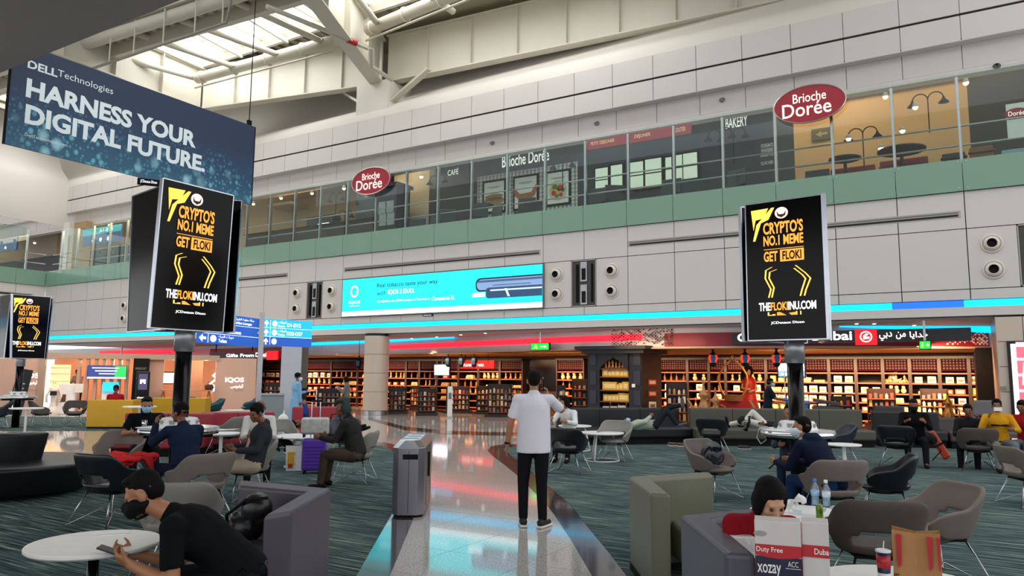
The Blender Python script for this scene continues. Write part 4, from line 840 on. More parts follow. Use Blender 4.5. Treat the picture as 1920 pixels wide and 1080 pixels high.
# ---- free-standing merchandise racks in front of the shelves
def rack(px, py, wpx, h, label, dark=1, rows_=4, kind='stuffed', sph=None):
    p = G(px, py); dd = (V3(p)-CAM0).dot(RW @ V3((0, 0, -1))); wd = wpx/FOC*dd
    t = thing('display_rack', label, 'rack', (p.x, p.y, 0), face(p, 180)+PI, 'free-standing racks in the shop')
    part('plinth', MB().box(-wd*.65, wd*.65, -.1, .8, 0, .12), DKWOOD, t); part('back_board', MB().box(-wd/2, wd/2, .3, .36, .12, h), DKWOOD if dark else SHW, t)
    part('side_panel', MB().box(-wd/2-.03, -wd/2, .0, .6, .12, h), DKWOOD, t); part('side_panel', MB().box(wd/2, wd/2+.03, .0, .6, .12, h), DKWOOD, t)
    cols = ['c8b8a0', 'b08850', '8a8078', 'e0d0b8', 'a04030', '505058']
    for r in range(rows_):
        z = .2+(h-.3)*r/rows_; part('shelf', MB().box(-wd/2, wd/2, .02, .3, z-.03, z), EDGE, t)
        n = max(3, int(wd/.16)); 
        for k in range(n):
            x = -wd/2+wd*(k+.5)/n; hh = (h-.3)/rows_*random.uniform(.45, .8); c = random.choice(cols)
            mb_ = (MB().box(x-.05, x+.05, .06, .2, z, z+hh) if random.random() < .6 else MB().lathe([(.045, 0), (.05, hh*.6), (.015, hh)], 7, (x, .12, z)))
            part('item', mb_, M('rk'+c, c, .45), t)
    return t
for px, py, wp, h, lab, d_ in ((745, 776, 30, 1.15, 'low rack of small goods right of the round pillar', 1), (778, 766, 16, 1.15, 'narrow bright rack behind the first low rack', 0), (800, 779, 32, 1.15, 'dark rack with hanging goods left of the white gate post', 1), (858, 775, 42, 1.2, 'dark rack with yellow boxes behind the white gate post', 1), (905, 777, 22, 1.25, 'narrow rack of goods in the middle of the shop', 1), (937, 782, 44, 1.35, 'dark rack with sunglasses left of the walking man', 1), (975, 770, 30, 1.2, 'rack half hidden by the walking man', 1), (1052, 790, 14, 1.35, 'slim lit rack right of the walking man', 0), (1087, 785, 26, 1.6, 'lit grid rack between the walking man and the timber kiosk', 0), (615, 785, 40, 1.15, 'counter rack left of the round pillar', 0), (510, 770, 30, 1.3, 'lit rack between the two blue direction signs', 0), (1270, 800, 36, 1.5, 'low lit rack behind the lying man on the black sofa', 0), (1580, 805, 34, 1.1, 'stacked goods rack right of the cleaning cart', 0), (1655, 800, 46, 1.35, 'dark tall rack of pink and yellow goods near the right end', 1), (1755, 800, 44, 1.35, 'rack with dark boxes at the right end of the shop', 1)):
    rack(px, py, wp, h, lab, d_, 4)
# white gate posts
for px, py, h, lab in ((843, 784, 1.25, 'white anti-theft gate post standing in the shop entrance'), (595, 770, .95, 'pale gate post left of the round pillar')):
    p = G(px, py); t = thing('gate_post', lab, 'gate post', (p.x, p.y, 0), face(p)); part('panel', MB().box(-.1, .1, -.04, .04, .05, h), WHITEP, t, bevel=.02); part('base', MB().box(-.14, .14, -.12, .12, 0, .05), BRUSH, t); part('badge', MB().box(-.06, .06, -.05, -.04, h*.6, h*.8), M('badge_grey', '707070', .5), t)
# TVs, red header, mannequin, arch mirror, coffee pots, lanterns
for l, r, tp, bt, y, lab in ((815, 842, 684, 703, 30, 'small bright screen hanging in the middle of the shop'), (1459, 1508, 681, 706, 28, 'bright screen hanging behind the right screen tower post')):
    a, b = W(l, tp, y), W(r, tp, y); zb = W(l, bt, y).z; t = thing('shop_screen', lab, 'screen', a); part('frame', MB().box(a.x-.04, b.x+.04, y, y+.08, zb-.04, a.z+.04), BLK, t, w=True)
    flat(t, 'picture', [rect(a.x, zb, b.x, a.z)], emit('tv_blue', '5a8cd8', 1), (0, y-.005, 0), (1, 0, 0), (0, 0, 1)); flat(t, 'picture', [rect(a.x, zb+(a.z-zb)*.45, b.x, zb+(a.z-zb)*.9), rect(a.x+.1, zb+.05, b.x-.3, zb+.12)], emit('tv_white', 'f4e8f0', 1.1), (0, y-.01, 0), (1, 0, 0), (0, 0, 1))
    part('hanger', MB().box((a.x+b.x)/2-.02, (a.x+b.x)/2+.02, y+.03, y+.06, a.z, 2.66), BLKM, t, w=True)
t = thing('header_sign', 'red sign reading please pay here over the shop counter', 'sign', W(895, 683, 29)); a, b = W(862, 683, 29), W(926, 683, 29); part('board', MB().box(a.x, b.x, 29, 29.05, W(895, 691, 29).z, W(895, 676, 29).z), emit('hdr_red', 'c01418', .9), t, w=True); p, q = W(869, 687, 28.98), W(907, 687, 28.98); text('PLEASE PAY HERE', (p.x, 28.98, p.z), (1, 0, 0), (0, 0, 1), 0, 0, q.x-p.x, .12, LET, t, lift=0, w=True)
part('hanger', MB().box(a.x+.3, a.x+.33, 29, 29.03, 2.3, 2.66).box(b.x-.33, b.x-.3, 29, 29.03, 2.3, 2.66), BLKM, t, w=True)
def lantern(px, py, y, lab, col):
    p = W(px, py, y); t = thing('lantern', lab, 'lantern', p, .3, 'moorish lanterns hanging in the shop')
    part('cap', MB().lathe([(.14, .1), (.05, .18), (.03, .26), (.06, .3), (.01, .36)], 6), BLKM, t); part('frame', MB().lathe([(.06, -.3), (.12, -.2), (.12, -.17)], 6), BLKM, t)
    for k in range(6):
        a0 = 2*PI*k/6; a1 = 2*PI*(k+1)/6
        m = MB(); c = [(math.cos(a0), math.sin(a0)), (math.cos(a1), math.sin(a1))]
        m.add([(c[0][0]*.11, c[0][1]*.11, -.17), (c[1][0]*.11, c[1][1]*.11, -.17), (c[1][0]*.17, c[1][1]*.17, 0), (c[0][0]*.17, c[0][1]*.17, 0), (c[1][0]*.13, c[1][1]*.13, .1), (c[0][0]*.13, c[0][1]*.13, .1)], [(0, 1, 2, 3), (3, 2, 4, 5)])
        cc = col if k % 2 else 'dark'
        part('glass_pane', m, emit('lan_red', 'd8381c', .9) if cc == 'red' else (emit('lan_blue', '1c4468', .3) if k % 4 == 0 else M('lan_dk', '141414', .3)), t)
    part('chain', MB().box(-.01, .01, -.01, .01, .36, (3.38 if px in (673, 1337, 1397, 1456) else 2.66)-p.z), BLKM, t)
for px, py, lab, c in ((1337, 671, 'leftmost red and blue hanging lantern at the right shop front', 'red'), (1397, 671, 'middle red and blue hanging lantern left of the screen tower post', 'red'), (1456, 671, 'red and blue hanging lantern touching the screen tower post', 'red'), (840, 676, 'first black hanging lantern left of the red header sign', 'dark'), (865, 676, 'middle black hanging lantern by the red header sign', 'dark'), (889, 676, 'black hanging lantern in front of the red header sign', 'dark'), (673, 680, 'black lantern hanging left of the round pillar', 'dark')): lantern(px, py, 25.6 if px > 1000 else 27.5, lab, c)
p = W(1405, 740, 29); t = thing('mannequin', 'tall display figure in a red dress with a dark veil in the shop', 'mannequin', (p.x, 29, 0), .2)
part('dress', MB().lathe([(.42, 0), (.36, .5), (.24, 1.0), (.2, 1.25), (.26, 1.5), (.16, 1.72), (.06, 1.76)], 20), M('dress_red', 'b81414', .5), t, smooth=True); part('head', MB().sph((0, 0, 1.92), (.11, .13, .16)), M('mann_skin', 'c89868', .5), t, smooth=True)
part('veil', MB().sph((-.02, .05, 1.95), (.2, .17, .22)).sph((-.1, .12, 1.7), (.22, .14, .35)), BLKM, t, smooth=True); part('arm', MB().tube([(-.2, 0, 1.6), (-.26, -.15, 1.3), (.05, -.28, 1.25)], .05, 8).tube([(.2, 0, 1.6), (.26, -.15, 1.25), (.0, -.3, 1.15)], .05, 8), M('mann_skin', '', .5), t, smooth=True)
p = W(1375, 730, 27.6); t = thing('arch_mirror', 'onion-shaped golden frame standing behind the olive sofa', 'frame', (p.x, 27.6, .75))
pts = [(.52*math.sin(PI*k/10)*(1 if k < 7 else 1), 0, .85-.62*math.cos(PI*k/10)) for k in range(1, 10)]; L_ = [(0, 0, 1.75)]+[(x, 0, z) for x, z in ((.12, 1.55), (.34, 1.32), (.5, 1.05), (.52, .8), (.45, .5), (.3, .25), (.1, .15), (-.1, .15), (-.3, .25), (-.45, .5), (-.52, .8), (-.5, 1.05), (-.34, 1.32), (-.12, 1.55))]
part('ring', MB().tube(L_, .04, 8, True), M('gold_frame', 'c08848', .3, .5), t, smooth=True); part('red_cloth_table', MB().box(-.7, .7, -.1, .6, -.75, .1), M('cloth_red', 'a01820', .7), t)
part('basket', MB().lathe([(.3, .1), (.4, .3), (.42, .32), (.3, .12)], 16), M('basket_tan', 'a07040', .7), t)
def cpot(px, py, sc, lab, mt):
    p = G(px, py); t = thing('coffee_pot', lab, 'pot', (p.x, p.y, 0), face(p, 180)); t.scale = (sc,)*3
    part('body', MB().lathe([(.26, 0), (.24, .05), (.16, .4), (.2, .62), (.21, .8), (.12, 1.0), (.09, 1.1), (.16, 1.2), (.15, 1.26), (.05, 1.4), (.03, 1.55), (.05, 1.6), (.004, 1.75)], 18), mt, t, smooth=True)
    part('spout', MB().tube([(.18, 0, .6), (.36, 0, .85), (.5, 0, 1.12)], .06, 8, r2=.03), mt, t, smooth=True); part('handle', MB().tube([(-.12, 0, 1.1), (-.34, 0, 1.0), (-.36, 0, .75), (-.2, 0, .6)], .03, 8), mt, t, smooth=True)
BRZ = M('beaten_bronze', 'a87848', .35, .5); cpot(1441, 822, .95, 'giant bronze coffee pot beside the cleaner', BRZ); cpot(1781, 818, .8, 'shiny bronze coffee pot behind the dark sofa on the right', M('copper', 'b07838', .25, .8))
cpot(1321, 815, .95, 'tall pale carved figure post behind the lying man', BRZ); cpot(1343, 812, .8, 'smaller pale carved figure post left of the golden frame', BRZ)
# ---- pillars
PIL = M('pillar_stone', 'c9b8a8', .35, var=.03)
p = G(700, 778); t = thing('round_pillar', 'thick round beige pillar clad in rings left of the shop', 'pillar', (p.x, p.y+.1, 0))
part('base', MB().lathe([(.56, 0), (.56, .18)], 32), BRUSH, t, smooth=False)
z = .18
for k in range(4): part('cladding_ring', MB().lathe([(.52, z+.01), (.53, z+.02), (.53, z+.78), (.52, z+.79)], 32), PIL, t); z += .79
part('core', MB().lathe([(.51, .1), (.51, 3.45)], 24), GROOVE, t)
p = G(548, 788); t = thing('square_column', 'square silver clad column behind the man in the blue robe', 'column', (p.x, p.y, 0), face(p, 20)); part('shaft', MB().box(-.38, .38, -.38, .38, 0, 3.4), M('column_grey', 'b4b6be', .3, .3), t, bevel=.02)
part('mirror_side', MB().box(.39, .4, -.3, .3, .1, 3.3), M('mirror_dark', '', .2), t); part('base', MB().box(-.4, .4, -.4, .4, 0, .12), BRUSH, t)
# right end wall with light box
wr = struct('wall_right_pier', MB().box(.93, XR, D+.02, D+.5, 0, 3.45), GROOVE)
for k in range(5):
    for z in range(5): part('tile', MB().box(.9+k*.62+.008, .9+(k+1)*.62-.008, D-.02, D+.04, z*.68+.008, (z+1)*.68-.008), PIL, wr)
part('return_tile', MB().box(.9, .94, D, D+3.6, 0, 3.4), PIL, wr); part('dark_reveal', MB().box(.45, .89, D+3.6, YS, 0, 2.7), BLKM, wr)
a, b = W(1894, 645, D-.05), W(1990, 645, D-.05); zb = W(1894, 786, D-.05).z; t = thing('light_box', 'bright framed light box with a pink picture at the right edge', 'light box', (a.x, D, 0)); part('frame', MB().box(a.x-.08, b.x+.08, D-.1, D-.02, zb-.08, a.z+.08), BLK, t, w=True)
flat(t, 'white_panel', [rect(a.x, zb, b.x, a.z)], emit('lb_white', 'fff6f6', 1.1), (0, D-.105, 0), (1, 0, 0), (0, 0, 1)); flat(t, 'picture', [rect(a.x+.12, zb+.3, b.x, a.z-.08)], emit('lb_pink', 'e86474', .8), (0, D-.11, 0), (1, 0, 0), (0, 0, 1))
flat(t, 'picture', [rect(a.x+.12, zb+.3+.42*k, b.x, zb+.38+.42*k) for k in range(5)], emit('lb_pale', 'f8b8c0', .9), (0, D-.113, 0), (1, 0, 0), (0, 0, 1)); flat(t, 'picture', [circ(a.x+.36, a.z-.4, .07, 12), [(a.x+.26, a.z-.5), (a.x+.46, a.z-.5), (a.x+.5, a.z-1.1), (a.x+.2, a.z-1.1)], rect(a.x+.27, a.z-1.4, a.x+.33, a.z-1.1)], emit('lb_skin', 'f4e0dc', 1), (0, D-.116, 0), (1, 0, 0), (0, 0, 1))
t = thing('wall_switch', 'small socket on the beige tiled pier at right', 'switch', W(1881, 728, D-.03)); part('plate', MB().box(-.07, .07, -.02, 0, -.05, .05), M('sensor_grey', '', .5), t)
# ---- green exit signs on rods
GRN = emit('exit_green', '18c838', 1.2); GRY = emit('exit_yellow', 'b8f060', 1.3)
for px0, px1, py0, py1, y, zt, lab in ((996, 1029, 644, 656, 25.0, 3.45, 'green running-man exit sign hanging above the walking man'), (1724, 1744, 640, 654, 24.5, 3.45, 'green exit sign hanging on a rod before the arabic lettering'), (215, 237, 665, 672, 26.8, 3.4, 'small green exit sign hanging over the lounge at left')):
    a, b = W(px0, py0, y), W(px1, py0, y); zb = W(px0, py1, y).z; t = thing('exit_sign', lab, 'sign', a); part('case', MB().box(a.x-.02, b.x+.02, y, y+.1, zb-.02, a.z+.02), BLKM, t, w=True)
    flat(t, 'green_face', [rect(a.x, zb, b.x, a.z)], GRN, (0, y-.005, 0), (1, 0, 0), (0, 0, 1)); w_ = b.x-a.x; h_ = a.z-zb
    flat(t, 'arrow', [[(a.x+w_*(.55+.35*u_), zb+h_*(.5+.35*v_)) for u_, v_ in ((0, .15), (.55, .15), (.55, .6), (1, 0), (.55, -.6), (.55, -.15), (0, -.15))]], LET, (0, y-.01, 0), (1, 0, 0), (0, 0, 1))
    flat(t, 'running_man', [circ(a.x+w_*.27, zb+h_*.78, h_*.09, 8), [(a.x+w_*u_, zb+h_*v_) for u_, v_ in ((.2, .65), (.32, .65), (.36, .45), (.3, .4), (.38, .15), (.32, .12), (.25, .35), (.14, .15), (.1, .2), (.2, .42))]], GRY, (0, y-.01, 0), (1, 0, 0), (0, 0, 1))
    part('rod', MB().box((a.x+b.x)/2-.03, (a.x+b.x)/2+.03, y+.03, y+.09, a.z, zt), BRUSH, t, w=True)
# downlights under the gallery
for i, px in enumerate((726, 772, 819, 864, 910, 860, 1606, 1639, 1714, 1810)):
    z = 3.37; p = G(px, (636, 634, 631, 627, 624, 627, 606, 606, 609, 614)[i], z) if px != 860 else None
    if p is None or p.y > 30: continue
    t = thing('downlight', f'small ceiling downlight, {["first", "second", "third", "fourth", "fifth", "", "sixth", "seventh", "eighth", "ninth"][i]} from the left under the gallery ceiling', 'lamp', p, group='gallery downlights'); part('rim', MB().lathe([(.08, -.02), (.08, .02)], 12), WHITEP, t); part('lens', MB().lathe([(.05, -.03), (.05, -.02)], 12), emit('down', 'ffffff', 4), t)
# ---------------------------------------------------------------- tobacco lounge at left (free-standing, facing the viewer)
A, B = V3(G(70, 776)), V3(G(488, 772)); A.z = B.z = 0
U = (B-A).normalized(); N = V3((U.y, -U.x, 0))          # N towards the viewer
if N.dot(-A) < 0: N = -N
ang = math.atan2(U.y, U.x); LW = (B-A).length
def LP(px): # along-front coordinate of a pixel column on the lounge front
    d = ray(px, 740); d.z = 0; n_ = N; t_ = A.dot(n_)/d.dot(n_); return ((d*t_)-A).dot(U)
ROSE = M('lounge_rose', 'c9a795', .6, var=.03); SLAT = M('lounge_slat', 'b89c86', .5); ROOF = M('lounge_roof', 'a89684', .5); WARMW = M('lounge_inner', 'e0a888', .6)
lg = thing('lounge_pavilion', 'rose coloured pavilion of the tobacco lounge behind the yellow booths', 'pavilion', A, ang)
x = LP; LH = 2.28
def lb(x0, x1, v0, v1, z0, z1): return MB().box(x0, x1, v0, v1, z0, z1)   # local: x along, y away from viewer
part('roof_beam', lb(x(75), x(408), -.1, .3, LH-.02, LH+.2), ROOF, lg); part('ceiling', lb(x(75), x(408), .3, 3.6, LH+.1, LH+.2), ROOF, lg)
q = part('left_wall', lb(x(-20), x(68), 0, .3, 0, LH+.1), ROSE, lg); part('right_wall', lb(x(402), x(478), 0, .3, 0, LH+.1), ROSE, lg); part('pillar', lb(x(68), x(80), -.05, .3, 0, LH+.1), ROOF, lg)
part('back_wall', lb(x(68), x(478), 3.5, 3.6, 0, LH+.1), WARMW, lg); part('plinth', lb(x(-20), x(478), -.25, 3.6, 0, .1), M('plinth_white', 'c8beb4', .4), lg)
for pxs in (141, 157, 173, 188, 203, 218, 232): part('slat', lb(x(pxs), x(pxs)+.12, 0, .35, .1, LH), SLAT, lg)
part('inner_wall', lb(x(276), x(304), .2, .3, 0, LH), ROSE, lg); part('inner_wall', lb(x(345), x(378), 1.6, 1.7, 0, LH), M('lounge_door', 'a88870', .6), lg)
fr = part('gold_display', lb(x(88), x(124), .5, .7, .9, 2.0), emit('display_glow', 'ffc088', 1.1), lg)
for z in (1.0, 1.3, 1.6, 1.85): part('shelf', lb(x(88), x(124), .35, .5, z, z+.04), WHITEP, fr)
for sx, s_ in ((x(28), 'l'), (x(421), 'r')):
    lab = ('white tobacco lounge lettering on the left rose wall', 'white tobacco lounge lettering on the right rose wall')[s_ == 'r']
    wd = x(456)-x(421); text('IQOS', (sx, -.01, 1.28 if s_ == 'r' else 1.4), (1, 0, 0), (0, 0, 1), 0, 0, wd, .24, LET, lg, bold=.02, label=lab)
    text('\uFEB1\uFEEE\uFED4\uFEF3\uFE81', (sx+wd*.3, -.01, 1.04 if s_ == 'r' else 1.16), (1, 0, 0), (0, 0, 1), 0, 0, wd*.68, .18, LET, lg, bold=.012)
    text('TOBACCO HEATING SYSTEM', (sx+wd*.5, -.01, .93), (1, 0, 0), (0, 0, 1), 0, 0, wd*.5, .05, M('letter_dim', '907466', .6), lg)
wg = struct('wall_behind_lounge', MB().box(XL, W(478, 700, 30.2).x, 30.2, 30.4, 0, 3.4), ROSE)
def lthing(name, label, cat, px, v=0): return thing(name, label, cat, A+U*x(px)-N*v, ang)
t = lthing('hanging_screen', 'wide blue and green screen hanging in front of the lounge slats', 'screen', 199, -.2); w_ = x(236)-x(162)
z0, z1 = 1.42, 1.98; part('case', MB().box(-w_/2, w_/2, -.06, 0, z0, z1), M('case_light', '2c3a60', .3), t); flat(t, 'picture', [rect(-w_/2+.02, z0+.08, w_*.3, z1-.02)], emit('hs_blue', '283878', .9), (0, -.065, 0), (1, 0, 0), (0, 0, 1), w=False)
flat(t, 'picture', [rect(w_*.2, z0+.08, w_/2-.02, z1-.02)], emit('hs_green', '28a858', 1), (0, -.07, 0), (1, 0, 0), (0, 0, 1), w=False); flat(t, 'picture', [rect(-w_/2+.02, z0+.02, w_/2-.02, z0+.08)], LET, (0, -.07, 0), (1, 0, 0), (0, 0, 1), w=False)
for i, (s_, a_, b_) in enumerate((('Time to switch your device', -.38, .3), ('Ask the team here today', -.3, .25), ('open all day', -.2, .2))): flat(t, 'printed_line', [rect(w_*a_, z1-.12-.12*i, w_*b_, z1-.085-.12*i)], LET, (0, -.075, 0), (1, 0, 0), (0, 0, 1), w=False)
t = lthing('info_screen', 'cyan information screen on a white stand in the lounge', 'screen', 207, -.1); w_ = x(223)-x(190); part('stand', MB().box(-w_/2, w_/2, 0, .4, 0, 1.2), WHITEP, t, bevel=.04); part('picture', MB().obox((0, -.05, 1.1), (w_*.9, .04, .4), 0, -.2), emit('info_cyan', '18a8d8', 1), t)
t = lthing('service_cabinet', 'tall black collection cabinet in the lounge', 'cabinet', 262, -.3); w_ = x(277)-x(248); part('body', MB().box(-w_/2, w_/2, 0, .5, 0, 2.3), BLKM, t); text('RECHARGE & COLLECT', (-w_*.35, -.005, 1.82), (1, 0, 0), (0, 0, 1), 0, 0, w_*.7, .1, M('letter_grey', '8a8a8a', .5), t); part('handle', MB().box(-w_*.2, -w_*.15, -.04, 0, 1.0, 1.3), BRUSH, t)
t = lthing('charging_kiosk', 'black charging kiosk with a lit screen before the tall cabinet', 'kiosk', 270, -1.2); part('body', MB().box(-.25, .25, 0, .3, 0, 1.75), BLK, t, bevel=.03); part('screen', MB().box(-.17, .17, -.01, 0, 1.0, 1.65), emit('kiosk_scr', '3a3a58', .8), t); flat(t, 'symbol', [rect(-.1, 1.3, .1, 1.42), rect(-.1, 1.24, -.04, 1.3), rect(.04, 1.24, .1, 1.3)], LET, (0, -.015, 0), (1, 0, 0), (0, 0, 1), w=False); text('charge', (-.18, -.012, .62), (1, 0, 0), (0, 0, 1), 0, 0, .36, .1, LET, t)
t = lthing('wall_tablet', 'white wall screen in the lounge left of the black post', 'screen', 313, 1.2); part('case', MB().box(-.35, .35, 0, .05, 1.2, 1.75), BLKM, t); part('picture', MB().box(-.3, .3, -.01, 0, 1.25, 1.7), WHITEE, t)
t = lthing('picture_panel', 'tall lit picture panel behind the black charging kiosk', 'picture', 283, .6); part('frame', MB().box(-.25, .25, 0, .06, .8, 1.9), M('frame_grey', '', .4), t); part('picture', MB().box(-.2, .2, -.01, 0, .85, 1.85), emit('pic_warm', 'd8b088', .9), t)
t = lthing('light_sculpture', 'glowing white curled sculpture in the lounge window', 'sculpture', 398, .3); part('ribbon', MB().tube([(0, 0, .9), (.15, 0, 1.1), (-.1, 0, 1.25), (.15, 0, 1.45), (0, 0, 1.6), (.12, 0, 1.7)], .06, 8), emit('sculpt', 'fff2e8', 1.5), t, smooth=True); part('base', MB().lathe([(.12, .8), (.12, .9)], 12), WHITEP, t)
t = lthing('high_table', 'long wooden high table at the right side of the lounge', 'table', 345, -.3); w_ = x(402)-x(312); OAK = M('oak', 'b07848', .5); part('top', MB().box(-w_*.5, w_*.6, -.3, .3, .93, .98), OAK, t)
for sx in (-w_*.42, w_*.52): part('leg', MB().tube([(sx, 0, .93), (sx-.2, 0, 0)], .04, 6), OAK, t); part('leg', MB().tube([(sx, 0, .93), (sx+.2, 0, 0)], .04, 6), OAK, t)
t = lthing('handbag', 'brown handbag standing on the wooden high table', 'bag', 391, -.3); part('body', MB().obox((0, 0, 1.1), (.35, .15, .24)), M('bag_brown', '3a2420', .5), t, bevel=.05); part('handle', MB().tube([(-.1, 0, 1.2), (0, 0, 1.34), (.1, 0, 1.2)], .015, 6), M('bag_brown', '', .5), t)
t = lthing('robot', 'white humanoid robot standing at the left of the lounge', 'robot', 108, -.8)
WR = M('robot_white', 'ded8cc', .3); part('body', blobmesh(MB().cap((0, 0, .08), (0, 0, .12), .26, .24).cap((0, 0, .15), (0, 0, .5), .16, .1).cap((0, 0, .5), (0, -.02, .95), .1, .14).cap((0, 0, .95), (0, 0, 1.12), .12, .05), 'robot_body', .02), WR, t, smooth=True)
part('head', blobmesh(MB().sph((0, -.02, 1.24), (.11, .11, .12)), 'robot_head', .015), WR, t, smooth=True)
for s_ in (-1, 1): part('arm', MB().tube([(s_*.16, 0, 1.02), (s_*.26, -.02, .75), (s_*.22, -.12, .5)], .05, 8, r2=.035), WR, t, smooth=True)
part('tablet', MB().obox((0, -.17, .85), (.24, .03, .17), 0, -.3), BLK, t); part('eye', MB().sph((-.04, -.12, 1.26), .02).sph((.04, -.12, 1.26), .02), BLK, t)
t = lthing('white_pedestal', 'white information pedestal with a tilted tablet beside the robot', 'pedestal', 131, -.8); part('body', MB().box(-.3, .3, 0, .4, 0, 1.22), WHITEP, t, bevel=.02); part('tablet', MB().obox((.42, -.05, 1.05), (.3, .03, .36), 0, -.25), M('tablet_frame', 'd0d0cc', .4), t); part('panel', MB().box(-.22, -.02, -.01, 0, .5, .8), M('panel_brown', '5a3a30', .5), t)
t = lthing('tilted_display', 'tall dark tilted display stand before the left rose wall', 'display', 47, -1); part('panel', MB().obox((0, 0, .9), (.5, .08, 1.8), 0, 0, .16), BLK, t); part('logo', MB().obox((-.12, -.06, .35), (.16, .02, .16), 0, 0, .16), WHITEE, t)
for k in range(4): part('slot', MB().obox((-.05+.02*k, -.05, .7+.18*k), (.3, .03, .04), 0, 0, .16), BRUSH, t)
# white/grey service box by the sign pole
p = G(507, 800); t = thing('service_box', 'grey free-standing counter box behind the sign pole', 'counter', (p.x, p.y, 0), face(p)); part('body', MB().box(-.38, .38, 0, .5, 0, 1.0), M('box_grey', '8c9496', .4), t, bevel=.02); part('top', MB().box(-.42, .42, -.04, .54, 1.0, 1.05), BRUSH, t)
# ---------------------------------------------------------------- direction signs on a pole
p = G(481, 815); PZ = p
t = thing('sign_pole', 'grey pole carrying the blue direction signs', 'pole', (p.x, p.y, 0), face(p)); part('shaft', MB().box(-.07, .07, -.05, .05, 0, 3.4), BRUSH, t)
dd = math.hypot(p.x, p.y)
def sboard(l, r, tl, tr, bl, br, mts, lab, far=False):
    a = GD(l, tl, dd); a2 = GD(l, bl, dd)
    if far:      # this board reaches the pole with its right-hand edge
        e = GD(r, tr, dd); e2 = GD(r, br, dd); q_ = ray(l, tl); a = CAM0+q_*((e.z-CH)/q_.z); a2 = V3((a.x, a.y, e2.z))
    s_ = a.z-a2.z
    dq = ray(r, tr); k = (a.z-CH)/dq.z; b = CAM0+dq*k   # same height as the near corner: horizontal edge
    b2 = V3((b.x, b.y, a2.z)); t = thing('direction_sign', lab, 'sign', a2); u = (b-a); n = u.cross(V3((0, 0, 1))).normalized()
    m = MB(); m.plane(a2-n*-.0, u, V3((0, 0, 1))*s_, rect(0, 0, 1, 1), .01); part('board', m, mts[0], t, w=True)
    return t, a2, u, V3((0, 0, s_))
SB = emit('dir_blue', '1c50a8', .75); SC = emit('dir_cyan', '1ea0dc', .95); SWT = emit('dir_white', 'ffffff', 1.2); SD = M('dir_back', '0c1424', .5)
t, o, u, v = sboard(490, 583, 597, 603, 648, 655, [SB], 'cyan and blue direction sign for gates D1-D12 and D22-D27')
flat(t, 'bracket', [rect(-.1, .42, 0, .5)], BRUSH, o, u, v, .0); flat(t, 'cyan_field', [rect(0, .35, 1, 1)], SC, o, u, v, .012); flat(t, 'divider', [rect(0, .34, 1, .352), rect(0, .665, 1, .675), rect(.15, .05, .155, .95)], SWT, o, u, v, .016)
arr = lambda cx_, cy_, s_, ry=2.: [(cx_+x_*s_, cy_+y_*s_*ry) for x_, y_ in ((-.2, -1), (.2, -1), (.2, .1), (.7, -.3), (.7, .1), (0, 1), (-.7, .1), (-.7, -.3), (-.2, .1))]
flat(t, 'arrow', [arr(.075, c, .06) for c in (.83, .5, .17)], SWT, o, u, v, .018); flat(t, 'symbol', [circ(.235, c, .05, 16, .11) for c in (.83, .5, .17)], SWT, o, u, v, .018)
text('D1-D12', o, u, v, .48, .74, .76, .88, SWT, t, bold=.02, lift=.02, w=True); text('D22-D27', o, u, v, .48, .42, .8, .56, SWT, t, bold=.02, lift=.02, w=True)
for c in (.72, .4): text('Gates', o, u, v, .3, c, .44, c+.08, SWT, t, lift=.02, w=True); text('\uFE95\uFE8E\uFE91\uFE8D\uFEEE\uFE92\uFEDF\uFE8D', o, u, v, .3, c+.11, .46, c+.22, SWT, t, lift=.02, w=True)
t, o, u, v = sboard(371, 486, 582, 598, 645, 651, [SB], 'dark blue direction sign for lounges, restaurants and toilets', True)
flat(t, 'divider', [rect(0, .325, 1, .335), rect(0, .66, 1, .67), rect(.16, .03, .165, .32)], SWT, o, u, v, .016)
flat(t, 'arrow', [[(.03, .17), (.08, .29), (.08, .21), (.13, .21), (.13, .13), (.08, .13), (.08, .05)]], SWT, o, u, v, .018); flat(t, 'symbol', [circ(.24, .17, .045, 16, .11), circ(.36, .5, .05, 16, .11), circ(.34, .83, .04, 16, .11)], SWT, o, u, v, .018)
flat(t, 'lounge_symbol', [rect(.42, .74, .52, .92)], emit('pinkish', 'e88878', .9), o, u, v, .018)
for s_, x0, x1, c in (('Airline Lounges', .56, .86, .7), ('Restaurants', .44, .68, .38), ('Toilets', .32, .45, .06)): text(s_, o, u, v, x0, c, x1, c+.11, SWT, t, bold=.01, lift=.02, w=True)
for g_, x0, x1, c in (('\uFEE5\uFE8D\uFEAE\uFEF4\uFEC4\uFEDF\uFE8D \uFEC1\uFEEE\uFEC4\uFEA7 \uFE94\uFEDF\uFE8E\uFEBB', .56, .9, .84), ('\uFEE2\uFECB\uFE8E\uFEC4\uFEE3', .44, .58, .52), ('\uFEE9\uFE8E\uFEF4\uFEE4\uFEDF\uFE8D \uFE95\uFE8D\uFEAD\uFEED\uFEA9', .32, .56, .2)): text(g_, o, u, v, x0, c, x1, c+.1, SWT, t, lift=.02, w=True)
